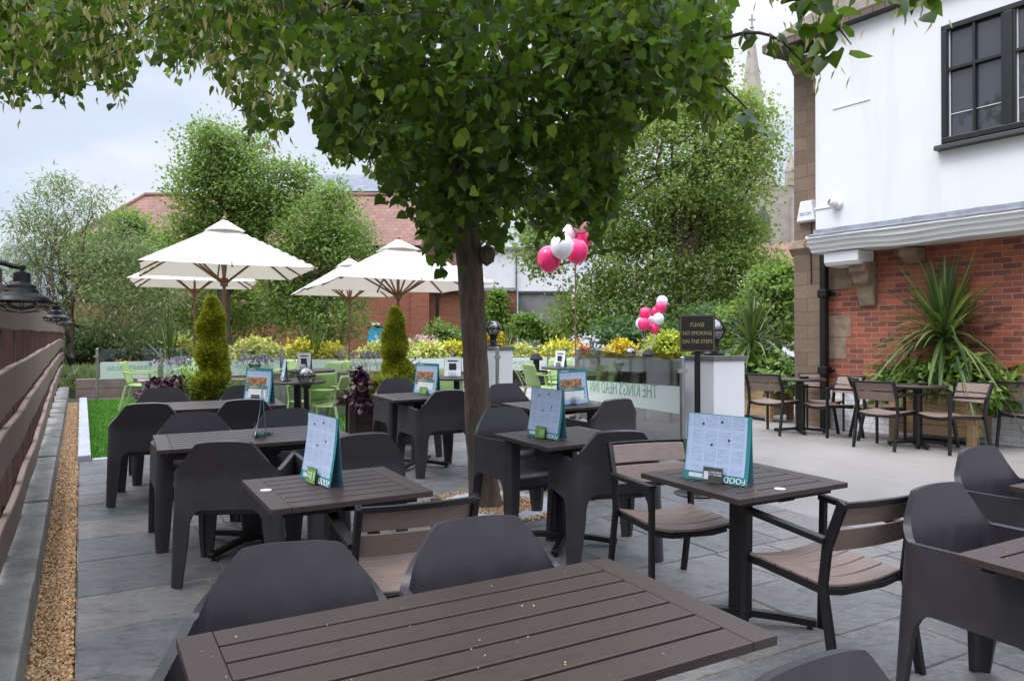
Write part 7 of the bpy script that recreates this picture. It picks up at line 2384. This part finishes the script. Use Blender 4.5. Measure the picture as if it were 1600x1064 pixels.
far_tree('climber_mass', 'bright green climber spreading over the brick wall behind the left cypress', 'climber', 320, 25.0,
         [(300, 470, 62, 40, 1.5), (370, 480, 55, 40, 1.4), (250, 500, 45, 32, 1), (420, 500, 45, 34, 1), (330, 520, 60, 26, 1), (220, 460, 30, 26, .5), (395, 455, 40, 28, .7)], 230, 44, 0.2, 0.105, L['ivy'], 0.08, limbs=8)
far_tree('hedge_shrub', 'green shrub at the foot of the brick wall by the fence end', 'shrub', 170, 21.0,
         [(150, 530, 45, 30, 1), (200, 540, 45, 26, 1), (120, 560, 30, 30, .7), (240, 545, 40, 24, .8), (285, 545, 36, 26, .7)], 300, 22, 0.15, 0.14, L['dark'], 0.06, limbs=5)
far_tree('garden_shrub', 'dark green shrub below the grey yard wall', 'shrub', 838, 27.0, [(838, 518, 30, 14, 1), (822, 508, 18, 14, .6), (860, 525, 20, 10, .5)], 150, 22, 0.13, 0.16, L['ivy'], 0.06, limbs=4)
far_tree('wall_creeper', 'yellowish creeper climbing the brick pier right of the trunk', 'climber', 775, 29.5, [(775, 490, 13, 26, 1), (772, 515, 18, 20, 1), (778, 465, 7, 16, .4), (705, 535, 30, 20, .7)], 170, 20, 0.13, 0.16, L['ivy'], 0.05, limbs=4)
far_tree('brick_wall_bush', 'light bush against the brick wall left of the trunk', 'shrub', 690, 28.5, [(690, 528, 26, 24, 1), (640, 545, 24, 14, .5)], 110, 20, 0.14, 0.15, L['ash'], 0.05, limbs=4)
far_tree('grey_shrub', 'soft grey green shrub right of the white pillar', 'shrub', 845, 23.0, [(845, 558, 30, 22, 1), (825, 545, 16, 10, .4)], 110, 20, 0.12, 0.15, L['greyshrub'], 0.04, limbs=4, shape=SLIM)
far_tree('small_tree', 'small tree in front of the white house beside the stone pier', 'tree', 1215, 20.0, [(1205, 455, 40, 32, 1.2), (1225, 430, 22, 26, .7), (1180, 500, 45, 36, 1.1), (1215, 515, 32, 40, .9), (1135, 520, 40, 34, .9)], 340, 22, 0.17, 0.15, L['ash'], 0.10, limbs=8)
far_tree('dark_hedge', 'dark shadowy shrub under the big tree beside the sign', 'shrub', 1000, 24.0, [(980, 520, 60, 22, 1), (1060, 530, 60, 26, 1), (1120, 540, 45, 26, .8), (1090, 505, 60, 26, .8)], 330, 22, 0.16, 0.16, L['dark'], 0.06, limbs=5)
# low retaining wall and rough bank beyond the glass at left
a, b_ = Vector(rear(118, 1.0)), Vector(rear(300, 1.0))
t = empty('sleeper_wall', (a.x, a.y, 0.5), RZ_AX, 'low brown timber sleeper wall beyond the glass screen at left', 'wall')
ln = (b_ - a).length
mb = MB()
for k in range(2): mb.bx(0, ln, 0, 0.2, k * 0.2 - .02, k * 0.2 + 0.175)
obj('sleeper', mb, M['rim_wood'], t, bevel=0.01)
n = 9000
px = rng.random(n); off = 1.25 + 3.5 * rng.random(n) ** 1.3
P = np.array([(lambda q: (q.x, q.y, 0.53 + 0.42 * min(1, (o_ - 1.2) / .5) * 0.85))(RG0 + B * (k * 5.5 - 0.8) + A * o_) for k, o_ in zip(px, off)])
o = leaves('bank_ground_cover', P, rdirs(n) * .7 + np.array([0, 0, .9]), rdirs(n), 0.14 + .16 * rng.random(n), L['willow'], shape=SLIM)
tag(o, 'rough grass and weeds on the bank beyond the low sleeper wall', 'ground cover', kind='stuff')

# ------------------------------------------------------------------ walkers in the distance
def person(px, py_foot, Y, h, label, shirt, trousers, face, stride=0.16, arm=0.1):
    x = (px - 800) / FPX * Y
    z = CAM_H + (HORIZON - py_foot) / FPX * Y
    r = empty('person', (x, Y, z), face, label, 'person')
    s_ = h / 1.75
    J = {'pel': (0, 0, .95), 'sp': (0, .01, 1.15), 'ch': (0, 0, 1.38), 'nk': (0, .0, 1.50), 'hd': (0, .02, 1.60), 'tp': (0, .02, 1.73),
         'hl': (-.09, 0, .90), 'kl': (-.10, stride * .8, .49), 'al': (-.10, stride * .5, .08), 'tl': (-.10, stride * .5 + .15, .03),
         'hr': (.09, 0, .90), 'kr': (.10, -stride * .2, .49), 'ar': (.10, -stride * 1.4, .10), 'tr': (.10, -stride * 1.3 + .1, .03),
         'sl': (-.19, 0, 1.40), 'el': (-.25, -arm, 1.12), 'wl': (-.25, -arm * .2, .88), 'fl': (-.24, 0, .78), 'sr': (.19, 0, 1.40), 'er': (.25, arm, 1.12), 'wr': (.25, arm * 2.2, .90), 'fr': (.24, arm * 2.6, .80)}
    E = [('pel', 'sp'), ('sp', 'ch'), ('ch', 'nk'), ('nk', 'hd'), ('hd', 'tp'), ('pel', 'hl'), ('hl', 'kl'), ('kl', 'al'), ('al', 'tl'), ('pel', 'hr'), ('hr', 'kr'), ('kr', 'ar'), ('ar', 'tr'), ('ch', 'sl'), ('sl', 'el'), ('el', 'wl'), ('wl', 'fl'), ('ch', 'sr'), ('sr', 'er'), ('er', 'wr'), ('wr', 'fr')]
    R_ = dict(pel=.14, sp=.125, ch=.15, nk=.055, hd=.095, tp=.06, hl=.095, kl=.06, al=.04, tl=.035, hr=.095, kr=.06, ar=.04, tr=.035, sl=.06, el=.042, wl=.03, fl=.025, sr=.06, er=.042, wr=.03, fr=.025)
    def skin(name, keys, mat, grow, par):
        ks = [k for k in J if k in keys]
        me = bpy.data.meshes.new(name)
        me.from_pydata([tuple(v * s_ for v in J[k]) for k in ks], [(ks.index(a), ks.index(b_)) for a, b_ in E if a in keys and b_ in keys], [])
        o = bpy.data.objects.new(name, me); COL.objects.link(o)
        o.modifiers.new('s', 'SKIN')
        for i, k in enumerate(ks):
            me.skin_vertices[0].data[i].radius = ((R_[k] + grow) * s_,) * 2
            me.skin_vertices[0].data[i].use_root = (k == ('pel' if 'pel' in keys else ks[0]))
        o.modifiers.new('sub', 'SUBSURF').levels = 2
        bake(o)
        o.data.materials.clear(); o.data.materials.append(mat)
        o.data.polygons.foreach_set('use_smooth', [True] * len(o.data.polygons))
        o.parent = par
        return o
    body = skin('body', set(J), M['skin'], 0.0, r)
    skin('shirt', {'pel', 'sp', 'ch', 'sl', 'el', 'sr', 'er'}, shirt, .016, r)
    skin('trousers', {'pel', 'hl', 'kl', 'al', 'hr', 'kr', 'ar'}, trousers, .012, r)
    mb = MB(); mb.lathe([(0.0, 0.13), (0.07, 0.11), (0.105, 0.04), (0.10, -0.03), (0.07, -.06)], (0, -0.012, 1.64 * s_), 14); obj('hair', mb, M['hair'], r, smooth=True)
    return r
person(925, 552, 62, 1.72, 'person in a white top and blue jeans walking away down the road', M['cloth_white'], M['denim'], 0.3)
person(947, 551, 66, 1.68, 'person in a dark coat walking on the road right of the one in blue jeans', M['cloth_dark'], M['cloth_dark'], 2.8)
person(902, 552, 70, 1.66, 'person in a red top walking at the left edge of the road', M['cloth_red'], M['denim'], 2.6)
bpy.context.view_layer.update()
